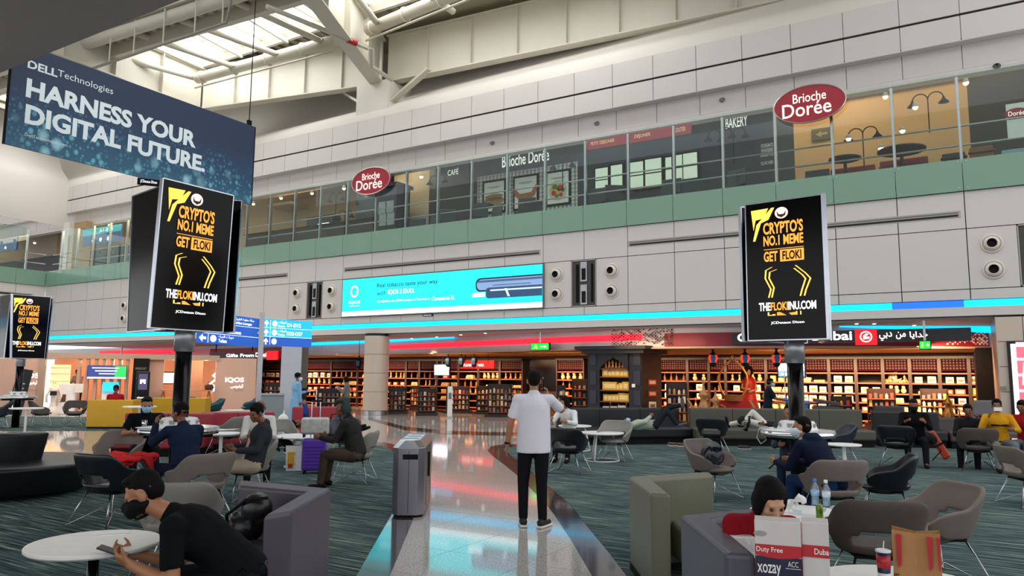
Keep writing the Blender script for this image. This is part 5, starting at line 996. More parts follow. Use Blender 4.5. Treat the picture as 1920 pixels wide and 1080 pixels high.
# ---------------------------------------------------------------- hanging banner
XB = -14.0; p0 = V3((XB, 6.12, 5.6)); p1 = V3((XB, 11.37, 7.48)); bw, bh = p1.y-p0.y, p1.z-p0.z
def bannermat():
    m = bpy.data.materials.new('banner_print'); m.use_nodes = True; nt = m.node_tree; b = nt.nodes['Principled BSDF']; L = nt.links.new; N_ = nt.nodes.new
    tc = N_('ShaderNodeTexCoord'); sp = N_('ShaderNodeSeparateXYZ'); L(tc.outputs['Object'], sp.inputs[0])
    gr = N_('ShaderNodeMapRange'); gr.inputs[1].default_value = 0; gr.inputs[2].default_value = bh*.85; L(sp.outputs['Z'], gr.inputs[0])
    r = N_('ShaderNodeValToRGB'); r.color_ramp.elements[0].color = srgb('2b6480')+(1,); r.color_ramp.elements[1].color = srgb('1f3352')+(1,); r.color_ramp.elements[1].position = .75
    e = r.color_ramp.elements.new(.4); e.color = srgb('1c4468')+(1,)
    L(gr.outputs[0], r.inputs[0])
    cur = r.outputs[0]
    for sc, th, zmax, col in ((14, .2, .62, '4e9ab8'), (6, .17, .55, '6ab8cc'), (2.6, .17, .4, '9ad4de')):
        mp = N_('ShaderNodeMapping'); mp.inputs['Rotation'].default_value = (.5, 0, 0); mp.inputs['Scale'].default_value = (1, 1, .8); L(tc.outputs['Object'], mp.inputs[0])
        v = N_('ShaderNodeTexVoronoi'); v.inputs['Scale'].default_value = sc; L(mp.outputs[0], v.inputs['Vector'])
        a = N_('ShaderNodeMapRange'); a.inputs[1].default_value = th*2; a.inputs[2].default_value = th; L(v.outputs['Distance'], a.inputs[0])
        z = N_('ShaderNodeMapRange'); z.inputs[1].default_value = bh*zmax; z.inputs[2].default_value = bh*zmax*.35; L(sp.outputs['Z'], z.inputs[0])
        ns = N_('ShaderNodeTexNoise'); ns.inputs['Scale'].default_value = 1.1; L(tc.outputs['Object'], ns.inputs['Vector']); nr = N_('ShaderNodeMapRange'); nr.inputs[1].default_value = .36; nr.inputs[2].default_value = .52; L(ns.outputs['Fac'], nr.inputs[0])
        m1 = N_('ShaderNodeMath'); m1.operation = 'MULTIPLY'; L(a.outputs[0], m1.inputs[0]); L(z.outputs[0], m1.inputs[1])
        m2 = N_('ShaderNodeMath'); m2.operation = 'MULTIPLY'; L(m1.outputs[0], m2.inputs[0]); L(nr.outputs[0], m2.inputs[1])
        mx = N_('ShaderNodeMix'); mx.data_type = 'RGBA'; L(m2.outputs[0], mx.inputs[0]); L(cur, mx.inputs[6]); mx.inputs[7].default_value = srgb(col)+(1,); cur = mx.outputs[2]
    L(cur, b.inputs['Base Color']); b.inputs['Roughness'].default_value = .5; return m
t = thing('hanging_banner', 'large dark blue advertising banner with white capital lettering hanging at upper left', 'banner', p0)
part('panel', MB().box(-.05, 0, 0, bw, 0, bh), bannermat(), t)
part('edge_frame', MB().box(-.06, .005, -.02, 0, 0, bh).box(-.06, .005, bw, bw+.02, 0, bh), BLKM, t)
LT = emit('banner_letter', 'd8e4e6', .35)
for n in ('banner_letter',): MATS[n].node_tree.nodes['Principled BSDF'].inputs['Emission Strength'].default_value = .12
def bt(s, l, tl, r, tr, hgt, bold): # left-top px, right-top px on the banner plane
    a = WX(l, tl, XB+.01); b = WX(r, tr, XB+.01); z = .5*(a.z+b.z); text(s, (XB+.006, a.y, z-hgt), (0, 1, 0), (0, 0, 1), 0, 0, b.y-a.y, hgt, LT, t, bold=bold, lift=0, w=True)
bt('HARNESS YOUR', 51, 149, 369, 245, .36, .04); bt('DIGITAL FUTURE.', 49, 195, 386, 293, .36, .04)
bt('DELL', 53, 112, 109, 130, .15, .03); bt('Technologies', 109, 131, 213, 164, .17, 0); bt('DellTechnologies.com', 47, 250, 127, 269, .07, 0)
for y in (.05, bw-.15): part('wire', MB().tube([(-.03, y, bh), (-.03, y, bh+4)], .012, 5), BLKM, t)
part('clip', MB().box(-.06, 0, bw-.2, bw-.1, bh, bh+.12), BLKM, t)
# ---------------------------------------------------------------- screen towers
ORG = emit('scr_orange', 'f09a38', 1.0); YEL = emit('scr_yellow', 'f4c04c', 1.05); SCW = emit('scr_white', 'f4f4fa', 1.2); PALE = emit('scr_pale', 'f0c8c0', .95)
GLB = M('screen_black', '020203', .15, spec=.18); ALU = M('alu_edge', 'c4c8d0', .25, 1)
def spanel(tw, c, phi, beta, w_, h_, ad=True, lab=None, glow=False):
    n = V3((math.cos(phi), math.sin(phi), 0)); u = V3((-math.sin(phi), math.cos(phi), 0)); v = V3((n.x*math.sin(beta), n.y*math.sin(beta), math.cos(beta))); nn = u.cross(v)
    c = V3(c); o = c-u*w_/2-v*h_/2; m = MB(); m.plane(o-nn*.055, u, v, rect(0, 0, w_, h_), .05)
    s_ = part('screen', m, GLB, tw, w=True)
    if lab: s_['label'] = lab
    m = MB()
    for x0_, x1_ in ((-.015, .0), (w_, w_+.015)): m.plane(o-nn*.06, u, v, rect(x0_, -.01, x1_, h_+.01), .064)
    m.plane(o-nn*.06, u, v, rect(0, -.015, w_, 0), .064); m.plane(o-nn*.06, u, v, rect(0, h_, w_, h_+.015), .064); part('frame', m, ALU, s_, w=True)
    if not ad: return s_
    X = lambda a: a*w_; Z_ = lambda b: b*h_
    F = lambda nm, polys, mt, lf=.004: flat(s_, nm, [[(X(a), Z_(b)) for a, b in p_] for p_ in polys], mt, o, u, v, lf, w=True)
    F('yellow_shape', [[(.07, .95), (.3, .955), (.24, .885), (.13, .875), (.1, .8)], [(.34, .955), (.38, .955), (.3, .87), (.2, .85), (.12, .72), (.09, .72), (.14, .84)]], YEL)
    F('round_emblem', [circ(.47, .91, .085, 24, .042)], PALE); F('emblem_helmet', [[(.41, .925), (.44, .9), (.5, .9), (.53, .925), (.52, .89), (.47, .875), (.42, .89)]], M('emb_dark', '3a1c18', .5), .008)
    T = lambda s__, a, b, c_, d, mt, bo=.03: text(s__, o, u, v, X(a), Z_(b), X(c_), Z_(d), mt, s_, bold=bo, lift=.012, w=True)
    T("CRYPTO'S", .23, .76, .74, .85, ORG); T('NO.1 MEME', .23, .675, .74, .75, ORG); F('rule', [rect(.23, .648, .74, .652)], ORG)
    T('GET', .23, .56, .41, .635, ORG); F('box', [rect(.44, .555, .74, .64)], ORG); T('FLOKI', .47, .565, .71, .63, GLB)
    L_ = lambda pts_, w2=.02: [[(pts_[i][0], pts_[i][1]), (pts_[i+1][0], pts_[i+1][1]), (pts_[i+1][0]+w2, pts_[i+1][1]), (pts_[i][0]+w2, pts_[i][1])] for i in range(len(pts_)-1)]
    F('yellow_outline', L_([(.32, .52), (.24, .5), (.23, .44), (.3, .36), (.27, .3)])+L_([(.38, .5), (.29, .485), (.28, .44), (.34, .37), (.31, .3)])+[[(a, b) for a, b in q] for q in L_([(.62, .52), (.74, .46), (.8, .42), (.74, .34), (.72, .3)])+L_([(.6, .5), (.7, .45), (.74, .42), (.69, .34), (.67, .3)])], YEL)
    T('THE', .15, .205, .3, .265, SCW); T('FLOKI', .305, .205, .52, .265, ORG); T('INU.COM', .525, .205, .87, .265, SCW)
    F('yellow_outline', [rect(.26, .17, .34, .175), rect(.26, .175, .28, .195), rect(.32, .17, .36, .18), rect(.62, .17, .635, .195), rect(.67, .17, .685, .195)], YEL); F('orange_shape', [[(.38, .17), (.5, .17), (.42, .193), (.38, .193)], [(.56, .17), (.62, .17), (.62, .19), (.53, .185)]], ORG)
    T('JCDecaux Dicon', .3, .105, .72, .127, SCW, .02)
    return s_
def ringlathe(prof, n):
    m = MB(); k = len(prof)
    for r, z in prof: m.v += [(r*math.cos(q*2*PI/n), r*math.sin(q*2*PI/n), z) for q in range(n)]
    for i in range(k):
        j = (i+1) % k
        for q in range(n): m.f.append((i*n+q, i*n+(q+1) % n, j*n+(q+1) % n, j*n+q))
    return m
def tower(label, pole, panels, zlow, s=1, tlab='', tdia=.95, th=.97):
    t = thing('screen_tower', label, 'screen tower', (pole[0], pole[1], 0), face(pole))
    part('post', MB().tube([(0, 0, 0), (0, 0, zlow-.25)], .105*s, 20), BLK, t, smooth=True); part('collar', MB().lathe([(.13*s, zlow-.25), (.13*s, zlow+.15)], 20), M('collar_grey', 'a8aab0', .3, .6), t, smooth=True)
    part('foot', MB().lathe([(.35, 0), (.35, .02), (.12, .04)], 24), BLK, t); part('core', MB().box(-.12, .12, -.12, .12, zlow+.1, zlow+1.7), BLKM, t)
    for c, phi, beta, ad, lab in panels: spanel(t, c, phi, beta, 1.05*s if s == 1 else s, 1.9, ad, lab)
    c = thing('charging_table', tlab, 'table', (pole[0], pole[1], 0), face(pole))
    part('top', ringlathe([(.115, th-.02), (tdia/2-.01, th-.02), (tdia/2, th), (.115, th)], 40), M('table_grey', 'c8c8c8', .25), c); part('band', MB().lathe([(tdia/2+.005, th-.085), (tdia/2+.008, th-.015), (tdia/2-.02, th-.015)], 40), CHROME, c, smooth=True)
    [part('bracket', MB().box(x0_, x1_, y0_, y1_, th-.14, th-.08), BLKM, c) for x0_, x1_, y0_, y1_ in ((.12, .42, -.03, .03), (-.42, -.12, -.03, .03), (-.03, .03, .12, .42), (-.03, .03, -.42, -.12))]
    h = part('socket_ring', ringlathe([(.115, th), (.27, th), (.26, th+.02), (.22, th+.12), (.16, th+.13), (.115, th+.13)], 8), WHITEP, c, bevel=.01)
    for k in range(8):
        a_ = 2*PI*(k+.5)/8; part('socket', MB().obox((math.cos(a_)*.235, math.sin(a_)*.235, th+.065), (.012, .07, .06), a_, 0, .35), M('socket_grey', '9a9a9a', .4), h)
    return t
    return t
PL = (-8.93, 6.28)
d2 = lambda deg: math.radians(deg)
def pan(pole, deg, z, beta, ad=False, lab=None, off=.35): n = V3((math.cos(d2(deg)), math.sin(d2(deg)), 0)); return (V3((pole[0], pole[1], z))+n*off, d2(deg), beta, ad, lab)
TL_ = tower('tall tower of leaning advertising screens at left, above a round charging table', PL, [(V3((-8.626, 6.133, 3.182)), -.015, .038, True, None), (V3((PL[0]-.42, PL[1]-.36, 3.18)), d2(-100), .03, False, 'unlit black rear screen'), pan(PL, 128, 3.2, .03, off=.5)], 2.2, 1, 'round charging table with a chrome band around the left screen tower', .98, .955)
PR = (-1.93, 10.72)
tower('tower of advertising screens at right in front of the gift shop', PR, [(V3((-1.945, 10.372, 3.131)), -1.70, -.02, True, None), pan(PR, 14, 3.13, .0, False, 'black screen seen edge-on', .42), pan(PR, 140, 3.13, .0, off=.42)], 2.12, 1, 'round charging table with a metal band around the right screen tower', .95, .97)
pf = G(28, 801); PF = (pf.x, pf.y)
tower('small far tower of advertising screens at the left edge of the photo', PF, [pan(PF, -10, 3.05, .06, True, off=.42), pan(PF, -100, 3.05, .06, False, 'unlit dark screen', .5), pan(PF, 125, 3.05, .06, off=.5)], 2.1, 1, 'far round charging table at the left edge behind the round sofa', 1.0, .95)
t = TL_; a, b = GD(257, 346, 10.9), GD(303, 350, 10.9); b.z = a.z; u = b-a; part('maker_strip', MB().plane(a, u, V3((0, 0, .09)), rect(0, 0, 1, 1), .02), BLKM, t, w=True); text('JCDecaux Dicon', a-u.cross(V3((0, 0, 1)))*-.0, u, (0, 0, 1), .12, .02, .8, .07, SCW, t, lift=.03, w=True)
# ---------------------------------------------------------------- recycling bin
p = G(733, 971); q = G(785, 973); u = (q-p); wd = u.length; u.normalize(); ln = 1.25; rz = math.atan2(u.y, u.x)
dv_ = (G(803, 935)-q).normalized()
t = thing('recycling_bin', 'octagonal steel recycling bin with three slots on the path edge', 'bin', p, math.atan2(dv_.y, dv_.x)-PI/2)
inv = WM(t).inverted(); wq = wd+.04; ch = .07; H = .8
def oct_(i): return [(-i*0+ch+i, i), (wq-ch-i, i), (wq-i, ch+i), (wq-i, ln-ch-i), (wq-ch-i, ln-i), (ch+i, ln-i), (i, ln-ch-i), (i, ch+i)]
BINM = M('bin_steel', '8e8a94', .28, .9, var=.12, scale=3)
part('body', MB().prism(oct_(0), .03, H), BINM, t); part('plinth', MB().prism(oct_(.02), 0, .03), BLKM, t); part('lid', MB().prism(oct_(-.01), H, H+.09, oct_(.07)), M('bin_lid', 'c0c4ca', .22, .95), t, bevel=.006)
for k in range(3): y0 = .16+k*.34; part('slot', MB().box(.12, wq-.1, y0, y0+.17, H+.085, H+.095), M('slot_black', '1c2026', .3), t); part('slot_rim', MB().box(.1, wq-.08, y0-.02, y0, H+.085, H+.1), CHROME, t)
part('front_window', MB().box(.12, .3, -.006, 0, H-.13, H-.07), BLKM, t); part('seam', MB().box(.19, .195, -.004, 0, .05, H-.03), GROOVE, t)
part('side_label', MB().box(wq, wq+.004, .22, .34, .1, H-.1), M('label_gold', '8a7a58', .5), t); part('handle', MB().box(wq, wq+.02, .62, .66, .4, .7), BLKM, t); part('door_seam', MB().box(wq, wq+.003, .42, .43, .05, H-.02).box(wq, wq+.003, .84, .85, .05, H-.02), GROOVE, t)
# ---------------------------------------------------------------- tub chairs
def chairshell():
    nt_, nz_ = 44, 12; TH = 2.28; m = MB(); idx = {}
    def topz(a): a = abs(a); return .79 if a < .62 else (.79-.17*((1-math.cos(PI*min(1, (a-.62)/.75)))/2) if a < 1.37 else .62-.06*((a-1.37)/(TH-1.37)))
    for i in range(nt_+1):
        a = -TH+2*TH*i/nt_; ca, sa = math.cos(a), math.sin(a)
        cut = max(0, abs(a)-1.75)/(TH-1.75)
        for j in range(nz_+1):
            s = j/nz_; z0 = .385+.06*cut; z1 = topz(a)-.07*cut**2; z = z0+(z1-z0)*s
            k = (z-.38)/.41; rx = .235+.125*min(1, k*1.15)**.8; ry = .225+.12*min(1, k*1.15)**.8
            sq = 1+.10*abs(math.sin(2*a))**1.5
            m.v.append((rx*sa*sq, -ry*ca*sq-.0+.03, z))
    for i in range(nt_):
        a = -TH+2*TH*(i+.5)/nt_
        for j in range(nz_):
            s = (j+.5)/nz_; z = .385+(topz(a)-.385)*s
            if abs(a) < .72 and .455 < z < .555-.03*(abs(a)/.72)**2: continue
            b = i*(nz_+1)+j; m.f.append((b, b+nz_+1, b+nz_+2, b+1))
    return m.mesh('shell')
CHM = {'taupe': M('chair_taupe', '776b64', .75, var=.08, bump=.05), 'grey': M('chair_grey', '85827b', .75, bump=.05), 'black': M('chair_black_leather', '14171d', .32, bump=.03), 'navy': M('chair_navy', '2a303c', .4), 'teal': M('chair_teal', '25525a', .5), 'dark': M('chair_dark_taupe', '4e443f', .7, bump=.05)}
ch0 = thing('tub_chair', '', 'chair', (0, 0, -30), group='tub chairs with wire legs')
part('shell', chairshell(), CHM['taupe'], ch0, smooth=True, solid=.038, subsurf=1)
part('seat', blobmesh(MB().sph((0, .05, .4), (.27, .29, .05)).sph((0, .06, .365), (.2, .2, .06)), 'seat', .018, 4), CHM['taupe'], ch0, smooth=True)
CW = M('chair_wire', 'c4c6c8', .25, 1)
for sx in (-1, 1): part('leg_frame', MB().tube([(sx*.17, .2, .36), (sx*.31, .3, .01), (sx*.09, .0, .17), (sx*.31, -.28, .01), (sx*.17, -.14, .36)], .0095, 7), CW, ch0, smooth=True)
part('under_plate', MB().box(-.18, .18, -.16, .21, .345, .37), BLKM, ch0, bevel=.01)
cfirst = [True]
def chair(px, py, z, deg, kind, label, sc=1.0, absz=False):
    p = G(px, py, z*sc); loc = (p.x, p.y, .006)
    mm_ = {} if kind == 'taupe' else {'chair_taupe': CHM[kind]}
    c = dup(ch0, loc, face(p, deg), label, sc=sc, mats=mm_)
    return c, p
CHAIRS = [ # pixel of the seat centre (height .45), heading, colour, label
 (208, 905, -150+180+20, 'black', 'black leather tub chair with a red jacket on it'),
 (222, 852, 200, 'taupe', 'taupe tub chair just behind the black leather chair, left'),
 (372, 905, 330, 'taupe', 'taupe tub chair seen from behind, between the navy man and the front man'),
 (338, 975, 15, 'grey', 'pale grey tub chair right behind the man in the black T-shirt'),
 (468, 872, 255, 'grey', 'grey tub chair carrying the man in the dark jacket'),
 (268, 826, 95, 'grey', 'grey tub chair left of the charging table, seen side on'),
 (426, 812, 300, 'grey', 'grey tub chair right of the left charging table'),
 (525, 822, 160, 'grey', 'grey tub chair behind the small table with the suitcases'),
 (668, 850, 285, 'grey', 'grey tub chair with the person in a dark turban'),
 (640, 818, 200, 'navy', 'navy tub chair behind the person in a dark turban'),
 (1066, 838, 20, 'black', 'black tub chair beside the walking man, at the white round table'),
 (1152, 822, 195, 'grey', 'grey tub chair facing us behind the white round table'),
 (1334, 872, 130, 'taupe', 'brown tub chair holding a grey bag in the middle of the carpet'),
 (1336, 812, 10, 'black', 'black tub chair in front of the olive sofa'),
 (1572, 828, 250, 'navy', 'dark tub chair with a pale rim right of the man in the hoodie'),
 (1560, 916, 335, 'taupe', 'taupe tub chair with an open back, seen behind the bottles'),
 (1664, 905, 268, 'black', 'black leather tub chair seen side on, right of the open-backed one'),
 (1752, 985, 235, 'taupe', 'large taupe tub chair at right, turned towards the camera'),
 (1640, 1015, 345, 'dark', 'dark taupe tub chair in the right foreground, seen from behind'),
 (1682, 830, 5, 'black', 'black tub chair in front of the dark sofa on the right'),
 (1832, 836, 350, 'dark', 'brownish tub chair at the white table by the yellow sweater'),
 (1926, 885, 60, 'taupe', 'taupe tub chair cut by the right edge of the photo'),
 (75, 772, 80, 'taupe', 'taupe tub chair far left beside the robot'),
 (140, 772, 190, 'dark', 'dark tub chair far left next to the yellow booth'),
 (-2, 775, 270, 'navy', 'dark tub chair at the very left edge beside the far table'),
 (402, 765, 255, 'teal', 'teal tub chair behind the red sofa, left one'),
 (468, 762, 262, 'teal', 'teal tub chair before the right rose wall'),
 (352, 762, 180, 'navy', 'dark tub chair behind the yellow booth right of the black post'),
]
for px, py, dg_, k, lab in CHAIRS:
    chair(px, py, .45, dg_, k, lab, 1.0)
for o in [ch0]+list(KIDS(ch0)): bpy.data.objects.remove(o)
# ---------------------------------------------------------------- tables
def rtable(px, py, label, r=.36, h=.73, base='disc', mt=None, loc=None):
    p = G(px, py, h) if loc is None else V3(loc); t = thing('round_table', label, 'table', (p.x, p.y, .006))
    part('top', MB().lathe([(r-.012, h-.03), (r, h-.02), (r, h-.006), (r-.005, h)], 48), mt or WHITE, t, smooth=False)
    if base == 'disc': part('post', MB().lathe([(.032, .02), (.032, h-.03)], 16), BLK, t, smooth=True); part('foot', MB().lathe([(.24, 0), (.24, .01), (.05, .03)], 32), BLK, t)
    elif base == 'white': part('post', MB().lathe([(.03, .02), (.03, h-.03)], 14), WHITEP, t, smooth=True); part('foot', MB().lathe([(.26, 0), (.26, .01), (.05, .03)], 28), WHITEP, t)
    else:
        part('ring', MB().tube([(.34*math.cos(q*PI/16), .34*math.sin(q*PI/16), .012) for q in range(32)], .013, 6, True), WHITEP, t, smooth=True)
        for k in range(3): a = 2*PI*k/3+.5; part('leg', MB().tube([(.34*math.cos(a), .34*math.sin(a), .012), (.22*math.cos(a), .22*math.sin(a), h-.03)], .02, 8), WHITEP, t, smooth=True)
    return t, p
tA, pA = rtable(178, 1018, 'white round table with a phone and paper, left foreground', .36, .66)
rtable(1128, 811, 'white round table with a ring base beside the walking man', .45, .56, 'ring'); rtable(1078, 798, 'white round table behind the black chair, half hidden', .38, .56, 'ring')
tC, pC = rtable(1500, 962, 'white table with bottles and bags in the right foreground', .4, .56, 'disc')
tD, pD = rtable(1695, 1100, 'white round table at the bottom edge holding the paper bag and cup', .45, .56, 'disc')
rtable(1890, 824, 'white table in front of the man in the yellow sweater', .38, .52, 'white'); rtable(572, 817, 'white round table behind the purple suitcase', .55, .56, 'ring'); tE = rtable(415, 812, 'small white table between the left charging table and the seated man', .32, .6, 'white')
rtable(440, 769, 'low white table before the lounge, right of the black post', .35, .45, 'white'); rtable(50, 765, 'small white table under the far screens at left', .4, .72, 'white'); rtable(262, 762, 'white table behind the yellow booths', .45, .72, 'white'); rtable(1582, 833, 'small white table behind the man in the hoodie', .3, .5, 'white')
# ---------------------------------------------------------------- booths and sofas
LEA = lambda n, c, r=.42: M(n, c, r, var=.08, scale=3, bump=.04, bscale=120)
GREYL = LEA('leather_aubergine', '4a444e'); OLIVE = LEA('leather_olive', '6a6a58'); OLIVED = LEA('leather_dark_taupe', '443c3a'); SLATE = LEA('leather_slate', '4c4c58'); BLKL = LEA('leather_black', '131418', .35); REDL = LEA('vinyl_red', '9a2c38', .5); YELL = LEA('vinyl_yellow', 'd8a41c', .5); OLB = LEA('leather_olive_dark', '4c4c40')
def booth(label, pts, h, seat, mt, seatmt=None, group=None, capmt=None):
    P = [tuple(G(x_, y_, h))[:2] for x_, y_ in pts]; b0 = (P[0][0], P[0][1], .006); t = thing('booth_sofa', label, 'sofa', b0)
    part('back_wall', MB().prism(P, .05, h), mt, t, w=True, bevel=.03, seg=3); part('plinth', MB().prism(P, .006, .06), BLKM, t, w=True)
    S_ = [tuple(G(x_, y_, .42))[:2] for x_, y_ in seat]; part('seat', MB().prism(S_, .12, .42), seatmt or mt, t, w=True, bevel=.04, seg=3)
    return t
booth('aubergine leather corner booth behind the man in the black T-shirt', [(448, 899), (622, 915), (547, 957), (492, 966), (572, 921), (447, 910)], .8, [(430, 965), (560, 975), (500, 1080), (420, 1090), (330, 1070)], GREYL)
booth('olive and taupe leather booth on the carpet right of the path', [(1330, 884), (1179, 893), (1220, 923), (1257, 926), (1222, 897), (1337, 889)], .79, [(1235, 955), (1335, 945), (1340, 990), (1275, 990)], OLIVE)
booth('slate grey leather booth around the woman in the red top', [(1417, 951), (1275, 965), (1360, 1035), (1418, 1038), (1337, 972), (1420, 962)], .8, [(1345, 1035), (1475, 1015), (1560, 1090), (1420, 1120)], SLATE)
def sofa(label, l, r, top, base, mt, seatd=.65, h=.86, segs_=1, ends=False, deg=0):
    a = G(*l); b = G(*r); u = (b-a); L_ = u.length; an = math.atan2(u.y, u.x); t = thing('long_sofa', label, 'sofa', a, an)
    bk_ = part('backrest', MB().box(0, L_, seatd, seatd+.18, .1, h), mt, t, bevel=.04, seg=3)
    part('seat', MB().box(0, L_, -.0, seatd, .16, .42), mt, t, bevel=.05, seg=3); part('plinth', MB().box(.04, L_-.04, .06, seatd+.14, 0, .16), BLKM, t)
    for k in range(1, segs_): part('seam', MB().box(L_*k/segs_-.006, L_*k/segs_+.006, seatd-.004, seatd, .42, h-.02), BLKM, t)
    return t
sofa('long black leather sofa in front of the timber kiosk', (1062, 836), (1300, 833), 0, 0, BLKL, .75, .88, 3)
sofa('long olive leather sofa behind the right charging table', (1306, 836), (1645, 840), 0, 0, OLB, .75, .9, 4)
sofa('dark sofa at right with a seated person in black', (1648, 838), (1780, 842), 0, 0, BLKL, .7, .85, 2)
sofa('dark sofa under the light box at the right edge', (1784, 842), (1990, 846), 0, 0, OLIVED, .7, .72, 2)
t = thing('sofa_end', 'taupe end panel of the sofa right of the olive one', 'sofa', G(1645, 830)); a, b = G(1645, 826), G(1700, 828); part('panel', MB().prism([tuple(a)[:2], tuple(b)[:2], tuple(b+V3((-.1, .2, 0)))[:2], tuple(a+V3((-.1, .2, 0)))[:2]], 0, .95), OLIVED, t, w=True, bevel=.03)
def backsofa(label, l, r, mt, h=.8, seatd=.6, side=1):  # seen with its seat towards the viewer
    return sofa(label, l, r, 0, 0, mt, seatd, h, 2)
backsofa('long red vinyl sofa with the masked man behind the left charging table', (200, 857), (372, 858), REDL, .84); backsofa('red vinyl sofa section behind the seated men at left', (374, 850), (520, 845), REDL, .82)
backsofa('red vinyl sofa with the sleeping person in blue', (548, 826), (652, 824), REDL, .82)
def ybox(label, px0, px1, pyt, pyb):
    a, b = G(px0, pyb), G(px1, pyb); u = b-a; t = thing('booth_sofa', label, 'sofa', a, math.atan2(u.y, u.x)); L_ = u.length
    part('back_panel', MB().box(0, L_, 0, .2, .05, .86), YELL, t, bevel=.02); part('seat', MB().box(.05, L_-.05, .2, .75, .12, .42), YELL, t, bevel=.03); part('plinth', MB().box(.03, L_-.03, .03, .7, 0, .05), BLKM, t); part('side_panel', MB().box(L_-.02, L_+.12, .0, .7, .05, .86), YELL, t, bevel=.02)
ybox('yellow vinyl booth at left, the wide near one', 160, 238, 757, 804); ybox('yellow vinyl booth behind the black post, seen from the back', 283, 376, 757, 795)
# round black sofa
c = G(26, 868, .42); t = thing('round_sofa', 'round black leather island sofa at the left edge', 'sofa', (c.x-.2, c.y, .006))
part('seat', MB().lathe([(1.0, .06), (1.18, .4), (1.15, .44), (.9, .46)], 48), BLKL, t, smooth=True, bevel=.02)
ba = face((c.x, c.y), 180); pr = [(-.95, .78), (-.6, .42)]
m = MB(); n = 24
for i in range(n+1):
    a = ba+PI/2+math.radians(-110+165*i/n)
    for r_, z_ in ((.5, .44), (.58, .82), (.5, .85), (.36, .8), (.25, .44)): m.v.append((r_*math.cos(a), r_*math.sin(a), z_))
for i in range(n):
    for j in range(4): m.f.append((5*i+j, 5*i+5+j, 5*i+6+j, 5*i+1+j))
m.f += [(0, 1, 2, 3, 4), (5*n+4, 5*n+3, 5*n+2, 5*n+1, 5*n)]
part('backrest', m, BLKL, t, smooth=True, bevel=.02)
# bottom-left cushions
p = G(235, 1078, .44); t = thing('stool', 'grey rounded seat edge at the bottom beside the table post', 'stool', (p.x, p.y, .006)); part('seat', blobmesh(MB().sph((0, -.05, .38), (.3, .22, .09)), 'stool_seat', .02), SLATE, t, smooth=True); part('base', MB().lathe([(.2, 0), (.2, .3)], 20), BLKM, t)
# ---------------------------------------------------------------- luggage and small things
def suitcase(label, loc, rz, w_, d_, h_, mt, ribs=True, handle=.35, z0=.0):
    t = thing('suitcase', label, 'suitcase', loc, rz); part('shell', MB().box(-w_/2, w_/2, -d_/2, d_/2, .05, h_), mt, t, bevel=.04, seg=3)
    if ribs:
        for k in range(7): part('rib', MB().box(-w_/2+.04, w_/2-.04, -d_/2-.012, -d_/2+.01, .1+k*(h_-.18)/7, .13+k*(h_-.18)/7), mt, t, bevel=.005)
    for sx in (-1, 1):
        for sy in (-1, 1): part('wheel', MB().tube([(sx*(w_/2-.05)-.015, sy*(d_/2-.04), .027), (sx*(w_/2-.05)+.015, sy*(d_/2-.04), .027)], .026, 12), BLKM, t)
    if handle:
        for sx in (-.07, .07): part('handle_tube', MB().tube([(sx, 0, h_), (sx, 0, h_+handle)], .009, 6), CHROME, t)
        part('grip', MB().box(-.09, .09, -.015, .015, h_+handle-.01, h_+handle+.025), BLKM, t, bevel=.008)
    return t
p = G(588, 888); suitcase('purple ribbed hard-shell suitcase standing on the carpet', (p.x, p.y, .006), face(p, 5), .4, .25, .58, M('purple_shell', '5a30a8', .3), True, .62)
p2 = V3((p.x, p.y, .006)); dct = (-V3((p.x, p.y, 0))).normalized()
t = suitcase('silver patterned case strapped on top of the purple suitcase', tuple(p2+V3((0, 0, .6))+dct*.02), face(p, 5), .46, .22, .33, M('silver_marble', 'b8b8b4', .35, .3, var=.45, scale=12), False, 0)
p = G(650, 838); suitcase('grey-green suitcase with a raised handle behind the turbaned person', (p.x, p.y, .006), face(p, 0), .42, .25, .62, M('slate_shell', '3e4a4c', .4), True, .3)
def bag(name, label, cat, loc, rz, prims, mt, vox=.015, extra=None):
    t = thing(name, label, cat, loc, rz); m = MB()
    for q in prims:
        if q[0] == 's': m.sph(q[1], q[2])
        else: m.cap(*q[1:])
    part('body', blobmesh(m, name+'_body', vox), mt, t, smooth=True)
    if extra: extra(t)
    return t
def strap(pts, mt=BLKM, r=.012): return lambda t: part('strap', MB().tube(pts, r, 6), mt, t, smooth=True)
BAGG = M('bag_grey', '3a3d42', .5, var=.15, bump=.1, bscale=20); PLAS = M('plastic_white', 'e4e4e2', .35, var=.06, scale=20, bump=.5, bscale=25)
c1 = G(1336, 868, .5); bag('duffel_bag', 'grey duffel bag lying in the brown tub chair', 'bag', (c1.x, c1.y, .43), face(c1, 75), [('s', (0, 0, .2), (.24, .14, .17)), ('s', (.1, 0, .16), (.16, .14, .16)), ('s', (-.1, 0, .16), (.16, .14, .16))], BAGG, .015, strap([(-.15, .0, .24), (-.08, -.02, .34), (.08, -.02, .34), (.15, 0, .24)]))
c1 = G(470, 1000, .5); bag('shoulder_bag', 'black leather bag slumped inside the aubergine booth', 'bag', (c1.x, c1.y, .43), face(c1, 70), [('s', (0, 0, .14), (.22, .14, .15)), ('s', (.1, 0, .26), (.13, .11, .12)), ('s', (-.12, 0, .1), (.16, .13, .11))], BLKL, .014, strap([(-.3, -.05, .02), (-.1, -.15, .2), (.16, -.1, .34), (.3, 0, .36)]))
c1 = G(527, 880); bag('backpack', 'black backpack on the floor behind the man in the dark jacket', 'bag', (c1.x, c1.y, .006), face(c1), [('s', (0, 0, .24), (.24, .17, .24)), ('s', (0, 0, .38), (.2, .14, .16))], BLKM, .018, strap([(-.1, -.12, .45), (0, -.16, .56), (.1, -.12, .45)]))
